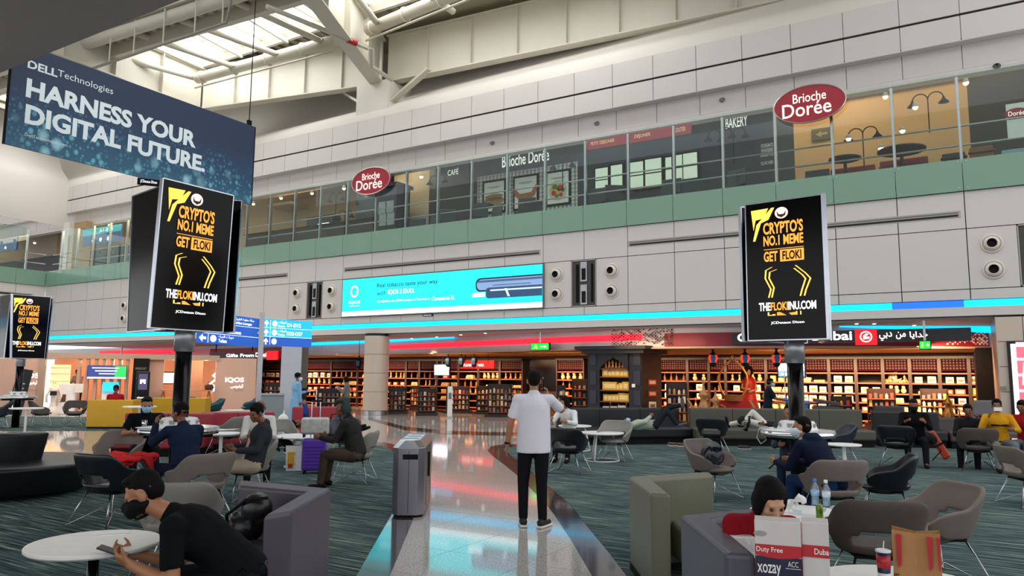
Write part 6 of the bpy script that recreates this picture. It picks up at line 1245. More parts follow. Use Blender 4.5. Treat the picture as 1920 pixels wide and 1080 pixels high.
c1 = G(553, 882); t = thing('shopping_bag', 'white and yellow shopping bag between the backpack and the purple suitcase', 'bag', (c1.x, c1.y, .006), face(c1)); part('body', MB().prism([(-.15, -.1), (.15, -.1), (.15, .1), (-.15, .1)], 0, .42, [(-.17, -.07), (.17, -.07), (.17, .07), (-.17, .07)]), PLAS, t); part('print', MB().box(-.13, -.02, -.115, -.085, .1, .32), M('print_yellow', 'e0b020', .5), t); part('print', MB().box(-.12, -.04, -.12, -.09, .05, .12), M('print_red', 'c03020', .5), t)
c1 = G(1475, 925); bag('backpack', 'round black backpack at the foot of the right screen tower', 'bag', (c1.x-.1, c1.y-.15, .006), face(c1), [('s', (0, 0, .22), (.26, .18, .22))], BLKM, .018, strap([(-.1, -.1, .36), (0, -.14, .46), (.1, -.1, .36)]))
c1 = G(1738, 866); bag('backpack', 'tall black backpack standing before the dark sofa on the right', 'bag', (c1.x, c1.y, -.05), face(c1), [('s', (0, 0, .25), (.26, .17, .25)), ('s', (0, 0, .5), (.22, .15, .16))], BLKM, .02, strap([(.1, -.15, .1), (.26, -.2, .3), (.12, -.14, .5)]))
c1 = G(1770, 862); t = thing('red_case', 'narrow orange-red case leaning behind the tall black backpack', 'case', (c1.x, c1.y, .006), face(c1)); part('body', MB().obox((-.08, 0, .3), (.16, .12, .62), 0, 0, -.5), M('case_red', 'b0381c', .4), t, bevel=.04); part('band', MB().obox((-.08, 0, .3), (.17, .13, .04), 0, 0, -.5), BLKM, t)
c1 = G(1400, 812, .44); bag('travel_bag', 'big black soft bag on the olive sofa', 'bag', (c1.x, c1.y+.3, .42), face(c1), [('s', (0, 0, .2), (.3, .18, .2)), ('s', (-.1, 0, .22), (.2, .17, .18))], BLKM, .02)
c1 = G(628, 813, .566); bag('handbag', 'black handbag on the table beside the turbaned person', 'bag', (c1.x, c1.y, .566), face(c1), [('s', (0, 0, .12), (.17, .09, .14))], BLKL, .015, strap([(-.1, 0, .22), (-.07, -.02, .36), (.07, -.02, .36), (.1, 0, .22)]))
for px, py, lab in ((1395, 842, 'dark shoes left on the carpet before the olive sofa'), (1262, 836, 'brown shoes beside the black sofa, left pair'), (1278, 837, 'brown shoes beside the black sofa, right pair')):
    c1 = G(px, py); t = thing('shoes', lab, 'shoes', (c1.x, c1.y, .006), face(c1, 70)); mt = M('shoe_navy', '1c2430', .5) if px > 1300 else M('shoe_brown', '4a3428', .6)
    for sx in (-.07, .07): part('shoe', blobmesh(MB().cap((sx, -.08, .04), (sx, .1, .035), .045, .04), 'shoe', .012), mt, t, smooth=True); part('sole', MB().box(sx-.04, sx+.04, -.12, .14, 0, .015), WHITEP, t, bevel=.005)
# red jacket on the black chair
c1 = G(248, 862, .62); t = thing('red_jacket', 'crumpled bright red jacket on the arm of the black leather chair', 'jacket', (c1.x, c1.y, .47), face(c1)); random.seed(3); mm = MB()
for k in range(16): mm.sph((random.uniform(-.22, .22), random.uniform(-.1, .1), random.uniform(.06, .2)), (random.uniform(.05, .12), .07, random.uniform(.03, .07)))
mm.cap((.16, -.08, .14), (.24, -.12, -.08), .06, .045); part('cloth', blobmesh(mm, 'jacket', .012, 3), M('cloth_bright_red', 'd8181c', .8, var=.2, bump=.4, bscale=14), t, smooth=True); part('lining', blobmesh(MB().cap((.1, -.13, .16), (.2, -.16, 0), .03, .03), 'lining', .012), M('lining_dark', '3a0c10', .8), t, smooth=True)
# table-top items, left foreground
tz = .666
c1 = G(205, 1001, tz); t = thing('paper_sheet', 'folded white paper sheet on the left foreground table', 'paper', (c1.x, c1.y, tz), face(c1, 10)); part('sheet', MB().box(-.1, .1, -.05, .05, 0, .003), M('paper', 'fbfbf8', .7), t); part('top_sheet', MB().obox((.01, .01, .006), (.19, .09, .002), .1), M('paper', '', .7), t)
tz = .566
# right foreground: bottles, bags, snacks
def bottle(px, py, lab, cap, tint):
    c_ = G(px, py, tz); t = thing('water_bottle', lab, 'bottle', (c_.x, c_.y, tz), group='water bottles'); part('bottle_body', MB().lathe([(.03, 0), (.034, .01), (.034, .07), (.031, .08), (.034, .09), (.034, .15), (.014, .19), (.013, .205)], 20), tint, t, smooth=True)
    part('water', MB().lathe([(.028, .008), (.03, .13)], 16), M('water', 'cfe4f0', .1, alpha=.5), t); part('label_band', MB().lathe([(.0348, .08), (.0348, .13)], 20), M('lbl_'+cap, 'dceaf4' if cap != '2f7fd0' else '9cc8ec', .4), t, smooth=True); part('cap', MB().lathe([(.016, .2), (.016, .222), (.014, .225)], 14), M('cap_'+cap, cap, .4), t)
bottle(1529, 947, 'water bottle with a blue cap, left of the pair on the white table', '2f7fd0', GLASS2); bottle(1550, 950, 'clear water bottle with a white cap, right of the pair on the white table', 'e8eef4', GLASS2)
c_ = G(1497, 963, tz); bag('plastic_bag', 'crumpled white plastic bag on the table behind the woman', 'bag', (c_.x, c_.y, tz), face(c_), [('s', (0, 0, .05), (.1, .07, .06)), ('s', (.02, 0, .1), (.05, .05, .05)), ('s', (-.05, .02, .06), (.06, .05, .05)), ('c', (0, 0, .12), (.01, 0, .16), .02, .008)], PLAS, .007)
c_ = G(1497, 966, tz); t = thing('snack_packet', 'blue and silver snack packet in front of the plastic bag', 'packet', (c_.x+.02, c_.y-.12, tz), face(c_, 10)); part('packet', blobmesh(MB().sph((0, 0, .045), (.055, .018, .045)), 'packet', .006, 3), M('packet_blue', '2a5aa8', .25, .4, var=.4, scale=30), t, smooth=True); part('print', MB().obox((0, -.022, .05), (.07, .003, .03)), M('packet_white', 'dce6f0', .4), t)
c_ = G(1537, 972, tz); t = thing('drink_can', 'small green drink can in the clear bag', 'can', (c_.x, c_.y, tz)); part('body', MB().lathe([(.022, 0), (.027, .006), (.027, .095), (.022, .105)], 20), M('can_green', '6a8a30', .3, .7, var=.5, scale=30), t, smooth=True); part('lid', MB().lathe([(.021, .105), (.021, .107)], 20), CHROME, t)
c_ = G(1556, 970, tz); bag('plastic_bag', 'clear crinkled plastic bag beside the drink can', 'bag', (c_.x, c_.y, tz), face(c_), [('s', (0, 0, .035), (.1, .06, .04)), ('s', (.04, .01, .05), (.05, .05, .045)), ('c', (-.04, 0, .06), (-.09, -.02, .02), .02, .015)], M('film', 'd8dcd8', .2, alpha=.55, bump=.8, bscale=30), .007)
c_ = G(1538, 982, tz); t = thing('bread_roll', 'small orange pastry in front of the drink can', 'pastry', (c_.x, c_.y, tz)); part('roll', blobmesh(MB().sph((0, 0, .018), (.035, .028, .02)), 'roll', .005), M('pastry', 'c88040', .7), t, smooth=True); part('paper', MB().box(-.04, .04, -.035, .035, 0, .003), WHITEP, t)
# duty free bags standing before the woman
def shopbag(label, ptl, ptr, pbl_y, dist, fields, depth=.14):
    a = GD(*ptl, dist); b = GD(*ptr, dist); u = b-a; u.z = 0; wd = u.length; un = u.normalized(); hh = .46
    t = thing('shopping_bag', label, 'bag', (a.x, a.y, a.z-hh), math.atan2(un.y, un.x))
    part('body', MB().prism([(0, 0), (wd, 0), (wd, depth), (0, depth)], 0, hh), M('bag_paper_white', 'cfcac8', .45), t, bevel=.004); fields(t, wd, hh); return t
DFR = M('duty_red', 'b8202c', .4); DFN = M('duty_navy', '161a3a', .35); DFW = M('duty_white', 'efece8', .5)
def f1(t, w_, h_):
    F = lambda nm, ps, mt, lf=.003: flat(t, nm, ps, mt, (0, 0, 0), (1, 0, 0), (0, 0, 1), lf, w=False)
    F('handle_slot', [circ(w_*.12, h_-.06, .03, 16, .012)], M('slot_shade', '9a9696', .6)); F('red_band', [[(0, h_-.11), (w_, h_-.11), (w_, h_-.16)]+[(w_*(1-k/8), h_-.16-.012*math.sin(PI*k/8)) for k in range(1, 8)]+[(0, h_-.16)]], DFR); F('navy_field', [rect(0, 0, w_, h_-.165)], DFN, .002)
    T = lambda s_, x0, z0, x1, z1, mt, b_=.01: text(s_, (0, 0, 0), (1, 0, 0), (0, 0, 1), w_*x0, z0, w_*x1, z1, mt, t, bold=b_, lift=.009)
    T('Duty Free', .03, h_-.15, .6, h_-.12, DFW); T('xozay', .04, h_-.26, .55, h_-.2, DFW); T('ACC', .7, h_-.205, .92, h_-.18, DFW, 0); T('TEA', .25, h_-.33, .55, h_-.3, M('tea', '8890a0', .5), 0); T('FROM', .3, h_-.36, .45, h_-.345, M('tea', '', .5), 0); F('rule', [rect(w_*.65, h_-.215, w_*.97, h_-.213)], DFW)
def f2(t, w_, h_):
    F = lambda nm, ps, mt, lf=.003: flat(t, nm, ps, mt, (0, 0, 0), (1, 0, 0), (0, 0, 1), lf, w=False)
    F('red_band', [rect(0, h_-.16, w_, h_-.105)], DFR); T = lambda s_, x0, z0, x1, z1, mt, b_=.01: text(s_, (0, 0, 0), (1, 0, 0), (0, 0, 1), w_*x0, z0, w_*x1, z1, mt, t, bold=b_, lift=.009)
    T('Duba', .45, h_-.145, .98, h_-.118, DFW, .015); F('picture', [rect(w_*.2, h_-.34, w_*.75, h_-.255)], M('pic_teal', '3a6a80', .4)); F('picture', [rect(w_*.45, h_-.32, w_*.65, h_-.28)], M('pic_dark', '1c3440', .4), .006); T('%', .8, h_-.35, 1.0, h_-.29, DFN)
dB = 3.9
shopbag('white, red and navy duty free shopping bag with white lettering in front of the woman', (1414, 975), (1501, 978), 0, dB, f1); shopbag('narrow white and red duty free bag with a small picture, right of the navy one', (1502, 978), (1553, 980), 0, dB+.02, f2)
c_ = GD(1377, 1020, 4.4); t = thing('shopping_bag', 'small white carrier bag leaning at the left of the woman', 'bag', (c_.x, c_.y, .43), face(c_, -20)); part('body', MB().prism([(-.1, -.05), (.1, -.05), (.1, .05), (-.1, .05)], 0, c_.z+.05-.43), PLAS, t, bevel=.01); part('red_print', MB().box(.05, .1, -.055, -.05, .05, .25), DFR, t)
# paper bag, cup and sanitiser on the bottom table
TB = .566; P0 = G(1715, 1100, TB); ds = math.hypot(P0.x, P0.y)
a = GD(1672, 1000, ds*.97); b = GD(1762, 1000, ds*.97); u = b-a; u.z = 0; wd = u.length; hb = a.z+.02-TB
t = thing('paper_bag', 'brown paper takeaway bag with red stripes and black lettering', 'bag', (a.x, a.y, TB), math.atan2(u.y, u.x)+.0)
KR = M('kraft', 'b08050', .8, var=.1, bump=.3, bscale=20); ip_ = .015
m = MB(); dpt = .1; zz = hb
top = [(0, 0, zz), (wd*.5, .02, zz-.012), (wd, 0, zz), (wd, dpt*.5, zz-.02), (wd, dpt, zz+.0), (wd*.5, dpt-.03, zz-.01), (0, dpt, zz+.004), (.012, dpt*.5, zz-.015)]; bot = [(x_, y_, 0) for x_, y_, z_ in top]
m.add(bot+top, [(i, (i+1) % 8, 8+(i+1) % 8, 8+i) for i in range(8)]+[tuple(range(7, -1, -1))])
part('bag_shell', m, KR, t, solid=.002)
F = lambda nm, ps, mt, lf=.003: flat(t, nm, ps, mt, (0, -.003, 0), (1, .0, 0), (0, 0, 1), lf, w=False)
for i_, (x0_, x1_) in enumerate(((.08, .2), (.72, .84), (.92, 1.0))): F('red_stripe', [[(wd*x0_, zz-.02), (wd*x1_, zz-.02), (wd*(x1_-.02), zz*.45), (wd*(x0_+.03), zz*.38)]], DFR)
text('KF', (0, -.003, 0), (1, 0, 0), (0, 0, 1), wd*.84, .055, wd*.99, .085, BLKM, t, bold=.02, lift=.009); text('KFC', (0, -.003, 0), (1, 0, 0), (0, 0, 1), wd*.0, .06, wd*.12, .09, BLKM, t, bold=.02, lift=.005)
c_ = GD(1657, 1060, ds*.95); t = thing('drink_cup', 'blue and red soft drink cup with a white lid and straw', 'cup', (c_.x, c_.y, TB)); hc = GD(1657, 1033, ds*.95).z-TB; r_ = wd*.16
part('cup_body', MB().lathe([(r_*.72, 0), (r_, hc)], 28), M('cup_navy', '1c2448', .4), t, smooth=True); part('red_band', MB().lathe([(r_*.93, hc*.62), (r_*1.005, hc*.9)], 28), DFR, t, smooth=True); part('lid', MB().lathe([(r_*1.06, hc-.004), (r_*1.06, hc+.005), (r_*.85, hc+.008), (r_*.8, hc+.003)], 28), WHITEP, t); part('straw', MB().tube([(0, 0, hc), (.006, 0, hc+.05)], .003, 6), WHITEP, t); part('print', MB().lathe([(r_*.83, hc*.25), (r_*.89, hc*.5)], 28), DFW, t, smooth=True)
c_ = GD(1668, 1075, ds*.9); t = thing('sanitiser_bottle', 'small clear sanitiser bottle in front of the drink cup', 'bottle', (c_.x, c_.y, TB)); part('body', MB().lathe([(.016, 0), (.017, .05), (.008, .062), (.007, .07)], 16), GLASS2, t, smooth=True); part('cap', MB().lathe([(.009, .066), (.008, .085)], 12), WHITEP, t)
# things on the charging tables
def ctop(pole, dx, dy): return (pole[0]+dx, pole[1]+dy)
def frompole(pole, right, toward):  # offset seen from the camera
    d = V3((pole[0], pole[1], 0)).normalized(); r_ = V3((d.y, -d.x, 0)); return V3((pole[0], pole[1], 0))+r_*right-d*toward
q = frompole(PR, -.33, .1); t = thing('cables', 'white charging cables looping over the edge of the right charging table', 'cable', (q.x, q.y, .975)); part('cable', MB().tube([(0, 0, .01), (-.06, .02, .03), (-.16, .02, .01), (-.2, .02, -.12), (-.14, -.02, -.2), (-.06, -.05, -.14), (-.1, -.06, -.02)], .006, 6).tube([(.15, 0, .03), (.3, -.1, .06), (.42, -.1, .02)], .006, 6), WHITEP, t, smooth=True); part('plug', MB().box(-.02, .03, -.02, .02, 0, .03), WHITEP, t)
q = frompole(PR, -.28, .25); t = thing('magazine', 'white booklet lying on the right charging table', 'booklet', (q.x, q.y, .971), .4); part('pages', MB().box(-.12, .12, -.08, .08, 0, .012), M('paper', '', .7), t); part('cover', MB().box(-.12, .12, -.08, .08, .012, .015), WHITEP, t)
q = frompole(PL, -.3, .2); t = thing('magazine', 'open booklet on the left charging table in front of the masked man', 'booklet', (q.x, q.y, .956), .2); part('pages', MB().box(-.2, .2, -.1, .1, 0, .012), M('paper', '', .7), t); part('cover', MB().box(-.21, .21, -.105, .105, 0, .004), M('cover_grey', '8a8a90', .5), t)
q = frompole(PL, -.42, -.05); t = thing('metal_cup', 'small metal cup on the left charging table', 'cup', (q.x, q.y, .956)); part('body', MB().lathe([(.028, 0), (.035, .09), (.032, .09)], 16), CHROME, t, smooth=True); part('handle', MB().tube([(.03, 0, .07), (.055, 0, .06), (.03, 0, .02)], .005, 6), CHROME, t)
q = frompole(PF, -.2, .2); t = thing('papers', 'white papers on the far charging table at the left edge', 'paper', (q.x, q.y, .951)); part('sheet', MB().box(-.2, .2, -.1, .1, 0, .02), M('paper', '', .7), t); part('top_sheet', MB().obox((.1, 0, .03), (.3, .2, .01), .3), M('paper', '', .7), t)
c_ = G(1078, 797, .57); t = thing('pink_cup', 'bright pink tumbler on the half hidden white table', 'cup', (c_.x-.05, c_.y, .566)); part('body', MB().lathe([(.035, 0), (.045, .2)], 16), M('pink', 'e8305c', .4), t, smooth=True); part('lid', MB().lathe([(.047, .2), (.047, .22)], 16), WHITEP, t)
c_ = G(1886, 822, .53); t = thing('milk_cup', 'white lidded cup with a straw on the table of the yellow sweater man', 'cup', (c_.x-.05, c_.y, .526)); part('body', MB().lathe([(.04, 0), (.055, .12)], 16), WHITEP, t, smooth=True); part('straw', MB().tube([(0, 0, .12), (.01, 0, .24)], .006, 6), WHITEP, t)
c_ = G(1880, 825, .53); t = thing('food_box', 'small red food box on the table of the yellow sweater man', 'box', (c_.x, c_.y-.08, .526)); part('tray', MB().box(-.14, .14, -.07, .07, 0, .07), DFR, t, bevel=.01); part('food', blobmesh(MB().sph((0, 0, .07), (.11, .05, .03)), 'food', .01), M('fries', 'd8a850', .7), t, smooth=True)
# newspaper on the lap-height table beside the jacket man
c_ = G(418, 806, .61); t = thing('newspaper', 'open newspaper on the small white table left of the man in the dark jacket', 'newspaper', (c_.x, c_.y, .606), face(c_, 20)); part('page', MB().obox((-.12, 0, .01), (.26, .32, .006), 0, 0, .06), M('newsprint', 'd4d8d0', .8, var=.2, scale=40), t); part('page', MB().obox((.12, 0, .01), (.26, .32, .006), 0, 0, -.06), M('newsprint', '', .8), t)
# cleaning cart
p = G(1490, 815); p = V3((p.x+.1, p.y+2.6, 0)); t = thing('cleaning_cart', 'blue and grey cleaning cart behind the right screen tower post', 'cart', p, face(p)); CBL = M('cart_blue', '2468b0', .45); CGR = M('cart_grey', '3c4450', .5)
part('bin', MB().box(-.75, -.1, -.25, .3, .15, .85), CBL, t, bevel=.04); part('lid', MB().box(-.78, -.05, -.28, .33, .85, .95), M('cart_lightgrey', '6a7a90', .5), t, bevel=.03); part('bag_frame', MB().box(.0, .85, -.25, .3, .2, .8), CGR, t, bevel=.06); part('sloped_lid', MB().obox((.45, 0, .92), (.85, .6, .1), 0, 0, .15), CGR, t, bevel=.03)
for sx in (-.7, .75):
    for sy in (-.2, .25): part('wheel', MB().tube([(sx, sy-.02, .08), (sx, sy+.02, .08)], .08, 14), BLKM, t)
part('pole', MB().tube([(-.82, 0, .1), (-.82, 0, 1.9)], .02, 6), BRUSH, t)
t = thing('high_chair', 'grey plastic child high chair at the right end of the shop', 'chair', G(1828, 850)+V3((.3, 3.0, 0)), face(G(1828, 830))+PI); HCG = M('hc_grey', '6e6c70', .5)
part('seat', MB().box(-.25, .25, -.2, .25, .75, .8), HCG, t, bevel=.02); part('backrest', MB().box(-.25, .25, .2, .26, .75, 1.15), HCG, t, bevel=.03); part('tray', MB().box(-.32, .32, -.35, -.1, .95, 1.0), HCG, t, bevel=.02)
for sx in (-1, 1):
    for sy in (-1, 1): part('leg', MB().tube([(sx*.36, sy*.32, 0), (sx*.22, sy*.2, .76)], .03, 6), HCG, t)
# ---------------------------------------------------------------- people
SKT = M('skin_tan', 'a5714f', .5, var=.06); SKD = M('skin_brown', '7a4a32', .5, var=.06); SKL = M('skin_light', 'c09070', .5, var=.06)
HAIR = M('hair_black', '0a0808', .75, spec=.15, var=.3, scale=60, bump=.3, bscale=90); MASKB = M('mask_blue', '9cc0dc', .7); MASKW = M('mask_white', 'd8dce8', .7); MASKK = M('mask_black', '0a0a0d', .8, spec=.2); EYEW = M('eye_white', 'e8e4dc', .3); EYED = M('eye_dark', '180f0a', .2)
def fab(n, c, **k): return M('cloth_'+n, c, .9, spec=.15, var=k.pop('var', .1), scale=6, bump=.35, bscale=9, **k)
JEANB = fab('black_jeans', '14151a')
def hand(mb, w_, d, n, side, sc=1, curl=.5, fr=.008):
    d = V3(d).normalized(); n = V3(n); n = (n-d*n.dot(d)).normalized(); s = d.cross(n)*side
    for k in (-1.2, -.4, .4, 1.2): mb.cap(w_+s*(.017*k*sc), w_+d*.08*sc+s*(.023*k*sc), .015*sc, .0125*sc, 8)
    for k, L_ in zip((-1.25, -.42, .42, 1.25), (.062, .074, .078, .068)):
        b = w_+d*.085*sc+s*(.022*k*sc); a1, a2 = curl*.7, curl*1.7
        m1 = b+(d*math.cos(a1)+n*math.sin(a1))*L_*.52*sc; m2 = m1+(d*math.cos(a2)+n*math.sin(a2))*L_*.5*sc
        mb.cap(b, m1, fr*1.1, fr, 8); mb.cap(m1, m2, fr, fr*.9, 8)
    b = w_+d*.025*sc+s*.026*sc; m1 = b+(s*.75+d*.6+n*.25).normalized()*.042*sc; m2 = m1+(d*.8+s*.25+n*.5).normalized()*.034*sc
    mb.cap(b, m1, .013*sc, fr*1.2, 8); mb.cap(m1, m2, fr*1.2, fr, 8)
def person(label, loc, rz, lean=0, side=0, zp=.93, arms=None, legs=None, head=(0, 0), skin=SKT, shirt=None, sleeve=.7, pants=JEANB, hair='short', mask=None, shoe=BLKM, sole=None,
           vox=.016, sc=1.0, bulk=1.0, neckf=0, beard=False, hands=(.5, .5), palm=None, extra=None, group=None, flip=None, hood=None, hem=.0, robe=False, name='person', shirtname='shirt'):
    t = thing(name, label, 'person', loc, rz); t.scale = (sc,)*3
    if flip: t.rotation_euler = flip
    fr = max(.008, vox*.72); X = V3((1, 0, 0)); pel = V3((0, 0, zp)); ln = math.radians(lean); sd = math.radians(side)
    td = V3((math.sin(sd), math.sin(ln)*math.cos(sd), math.cos(ln)*math.cos(sd))).normalized(); fw = X.cross(td)*-1; fw = td.cross(X).normalized()
    rt = fw.cross(td)*1; rt = td.cross(fw)*-1
    rt = (X-td*X.dot(td)).normalized(); fw = td.cross(rt).normalized()
    mid = pel+td*.22; td2 = (td+V3((0, math.sin(ln)*.35, 0))).normalized() if lean > 10 else td; nk = mid+td2*.30; fw2 = td2.cross(rt).normalized()
    R1 = Matrix((rt, fw, td)).transposed(); R2 = Matrix((rt, fw2, td2)).transposed()
    sh = {s: nk-td2*.055+rt*(.175*bulk*s) for s in (-1, 1)}
    yaw, pit = map(math.radians, head); hz = Matrix.Rotation(-yaw, 3, 'Z') @ Matrix.Rotation(pit, 3, 'X')
    hbase = nk+td2*.03+V3((0, neckf, 0)); hc = hbase+hz @ V3((0, .025, .125))
    arms = arms or {}; legs = legs or {}; J = {}
    for s in (-1, 1):
        ua, fa, *hd = arms.get(s, ((.15*s, .05, -1), (.05*s, .2, -1))); e = sh[s]+V3(ua).normalized()*.285; w_ = e+V3(fa).normalized()*.25; J[s] = (e, w_, V3(hd[0]) if hd else V3(fa))
    H = {}
    for s in (-1, 1):
        hp = pel+rt*(.085*bulk*s)-td*.0+V3((0, 0, -.03)); th, shn, ft = legs.get(s, ((.02*s, .03, -1), (0, -.02, -1), (.15*s, 1, 0))); kn = hp+V3(th).normalized()*.43; an = kn+V3(shn).normalized()*.41; H[s] = (hp, kn, an, V3(ft).normalized())
    b = MB()
    def torso(mb, g, lo=True):
        mb.sph(pel, (.155*bulk+g, .105*bulk+g, .11+g), 16, 10, R1); mb.sph(mid-td*.04, (.14*bulk+g, .10*bulk+g, .15+g), 16, 10, R1); mb.sph(mid+td2*.13, (.165*bulk+g, .112*bulk+g, .17+g), 16, 10, R2)
        mb.cap(sh[-1]-td2*.005, sh[1]-td2*.005, .052+g, .052+g, 12)
        mb.cap(mid+td2*.22, nk, .09+g, .062+g*.5, 12)
    torso(b, 0)
    for s in (-1, 1):
        e, w_, hd = J[s]; b.cap(sh[s], e, .05, .04); b.cap(e, e.lerp(w_, .35), .041, .039); b.cap(e.lerp(w_, .35), w_, .039, .027)
        pn = V3(palm[s]) if palm and s in palm else V3((-s, 0, .1)); hand(b, w_, hd, pn, -s if False else s, 1.0, hands[(s+1)//2], fr)
        hp, kn, an, ft = H[s]; b.cap(hp, kn, .078*bulk, .055); b.cap(kn, kn.lerp(an, .35), .054, .055); b.cap(kn.lerp(an, .35), an, .055, .037); b.cap(an, an+ft*.1-V3((0, 0, .04)), .036, .03)
    b.cap(nk, hbase+hz @ V3((0, .01, .05)), .056, .05)
    hs = [((0, -.018, .03), (.074, .09, .085)), ((0, .018, -.03), (.06, .068, .083)), ((0, .05, -.075), (.036, .036, .032)), ((0, .07, -.088), (.019, .016, .016)), ((.078, -.005, -.008), (.012, .022, .032)), ((-.078, -.005, -.008), (.012, .022, .032)), ((0, .085, -.055), (.022, .011, .007)), ((0, .084, -.066), (.019, .011, .007)), ((.035, .06, -.02), (.026, .022, .024)), ((-.035, .06, -.02), (.026, .022, .024))]
    for c_, r_ in hs: b.sph(hc+hz @ V3(c_), r_, 14, 9, hz)
    b.cap(hc+hz @ V3((0, .08, .012)), hc+hz @ V3((0, .101, -.025)), .009, .014, 8); b.cap(hc+hz @ V3((-.04, .07, .024)), hc+hz @ V3((.04, .07, .024)), .012, .012, 8)
    part('body', blobmesh(b, 'body', vox, 3, .5), skin, t, smooth=True)
    for s in (-1, 1): part('eye', MB().sph(hc+hz @ V3((.03*s, .076, .004)), .0105, 8, 6).sph(hc+hz @ V3((.03*s, .083, .003)), .006, 8, 6), EYED if mask or head[1] < -15 else EYED, t, smooth=True)
    if shirt:
        m = MB(); g = .016
        torso(m, g)
        for k in range(6): m.sph(pel.lerp(mid+td*.05, k/5), ((.172-.004*k)*bulk, (.128-.003*k)*bulk, .11), 16, 10, R1)
        if hem:
            n_ = 24; v0 = [pel-td*hem+rt*(.185*bulk*math.cos(q*2*PI/n_))+fw*(.15*bulk*math.sin(q*2*PI/n_)) for q in range(n_)]; v1 = [mid+td2*.12+rt*(.178*bulk*math.cos(q*2*PI/n_))+fw2*(.125*bulk*math.sin(q*2*PI/n_)) for q in range(n_)]
            m.add(v0+v1, [(q, (q+1) % n_, n_+(q+1) % n_, n_+q) for q in range(n_)]+[tuple(range(n_-1, -1, -1)), tuple(range(n_, 2*n_))])
        for s in (-1, 1):
            e, w_, hd = J[s]
            if sleeve <= 1: m.cap(sh[s], sh[s].lerp(e, sleeve), .058, .062, 14)
            else: m.cap(sh[s], e, .062, .054, 14); m.cap(e, w_-(w_-e).normalized()*.02, .054, .04, 14)
        if hood: m.cap(nk-fw2*.05+rt*.07, nk-fw2*.05-rt*.07, .06, .06); m.cap(nk-fw2*.09+rt*.03-td2*.05, nk-fw2*.09-rt*.03-td2*.05, .055, .055)
        if robe: m.cap(pel, pel-V3((0, 0, .5)), .17, .2, 16); m.cap(pel-V3((0, 0, .5)), (0, 0, .2), .2, .21, 16)
        part(shirtname, blobmesh(m, shirtname, max(.01, vox), 5, .6), shirt, t, smooth=True)
    if pants and not robe:
        m = MB(); m.sph(pel-td*.01, (.17*bulk, .122*bulk, .115), 16, 10, R1)
        for s in (-1, 1):
            hp, kn, an, ft = H[s]; m.cap(hp, kn, .092*bulk, .068, 14); m.cap(kn, an, .066, .052, 14)
        part('trousers', blobmesh(m, 'trousers', max(.01, vox), 4, .6), pants, t, smooth=True)
    for s in (-1, 1):
        hp, kn, an, ft = H[s]
        if not shoe: continue
        fz = an-V3((0, 0, .035)); m = MB().cap(fz-ft*.05, fz+ft*.06-V3((0, 0, .008)), .043, .044).cap(fz+ft*.06-V3((0, 0, .008)), fz+ft*.15-V3((0, 0, .015)), .043, .033).cap(fz, an+V3((0, 0, .03)), .045, .04)
        o = part('shoe', blobmesh(m, 'shoe', .012, 3), shoe, t, smooth=True)
        if sole: q = fz-V3((0, 0, .04))+ft*.04; part('sole', MB().obox(q, (.085, .27, .026), math.atan2(ft.y, ft.x)-PI/2), sole, o, bevel=.01)
    def hb(nm, prims, mt, v_=None):
        m = MB()
        for c_, r_ in prims: m.sph(hc+hz @ V3(c_), r_, 14, 9, hz)
        return part(nm, blobmesh(m, nm, v_ or min(.012, vox), 2), mt, t, smooth=True)
    if hair == 'short': hb('hair', [((0, -.032, .044), (.0785, .092, .084)), ((0, -.05, .0), (.0735, .062, .085)), ((0, -.058, .012), (.068, .064, .08)), ((0, -.042, .022), (.0775, .07, .07)), ((0, .03, .097), (.05, .035, .018))], HAIR)
    elif hair == 'thick': hb('hair', [((0, -.028, .052), (.084, .097, .087)), ((0, -.05, -.005), (.0785, .066, .09)), ((0, .04, .095), (.052, .035, .024)), ((.055, -.01, .02), (.026, .05, .05)), ((-.055, -.01, .02), (.026, .05, .05))], HAIR)
    elif hair == 'long': hb('hair', [((0, -.03, .048), (.084, .097, .09)), ((0, -.06, -.02), (.082, .06, .11)), ((.068, -.005, -.0), (.022, .055, .1)), ((-.068, -.005, -.0), (.022, .055, .1)), ((0, -.07, -.1), (.06, .04, .08))], HAIR)
    elif hair == 'turban': hb('headscarf', [((0, -.01, .06), (.112, .13, .09)), ((.03, -.03, .1), (.1, .12, .07)), ((0, -.07, -.02), (.1, .075, .12)), ((0, -.06, -.12), (.09, .07, .06))], M('turban_green', '24322c', .85, var=.4, scale=18, bump=.5, bscale=20))
    elif hair == 'fade': hb('hair', [((0, -.03, .05), (.0775, .092, .082)), ((0, -.05, .012), (.072, .06, .078)), ((0, -.058, .012), (.068, .064, .08)), ((0, -.042, .022), (.0775, .07, .07)), ((0, .03, .1), (.05, .04, .02))], HAIR)
    if beard: hb('beard', [((0, .045, -.078), (.045, .044, .035)), ((.045, .015, -.06), (.02, .03, .035)), ((-.045, .015, -.06), (.02, .03, .035))], HAIR)
    if mask: mk = hb('face_mask', [((0, .055, -.055), (.07, .07, .06)), ((0, .09, -.03), (.034, .038, .036)), ((0, .025, -.045), (.081, .06, .04)), ((.035, .05, -.035), (.042, .05, .04)), ((-.035, .05, -.035), (.042, .05, .04)), ((0, .05, -.09), (.055, .05, .035))], mask)
    if extra: extra(t, dict(hc=hc, hz=hz, J=J, H=H, nk=nk, pel=pel, sh=sh, td=td, rt=rt, fw=fw2))
    return t
SIT = {1: ((.12, 1, .02), (0, .12, -1), (.1, 1, 0)), -1: ((-.12, 1, .02), (0, .12, -1), (-.1, 1, 0))}
def phone(px_, rot=.6): 
    def f(t, j):
        w1 = j['J'][px_][1]; d = j['J'][px_][2].normalized(); c = w1+d*.1+V3((0, .0, .025)); part('held_phone', MB().obox(c, (.075, .15, .01), 0, rot), BLK, t, bevel=.003)
    return f
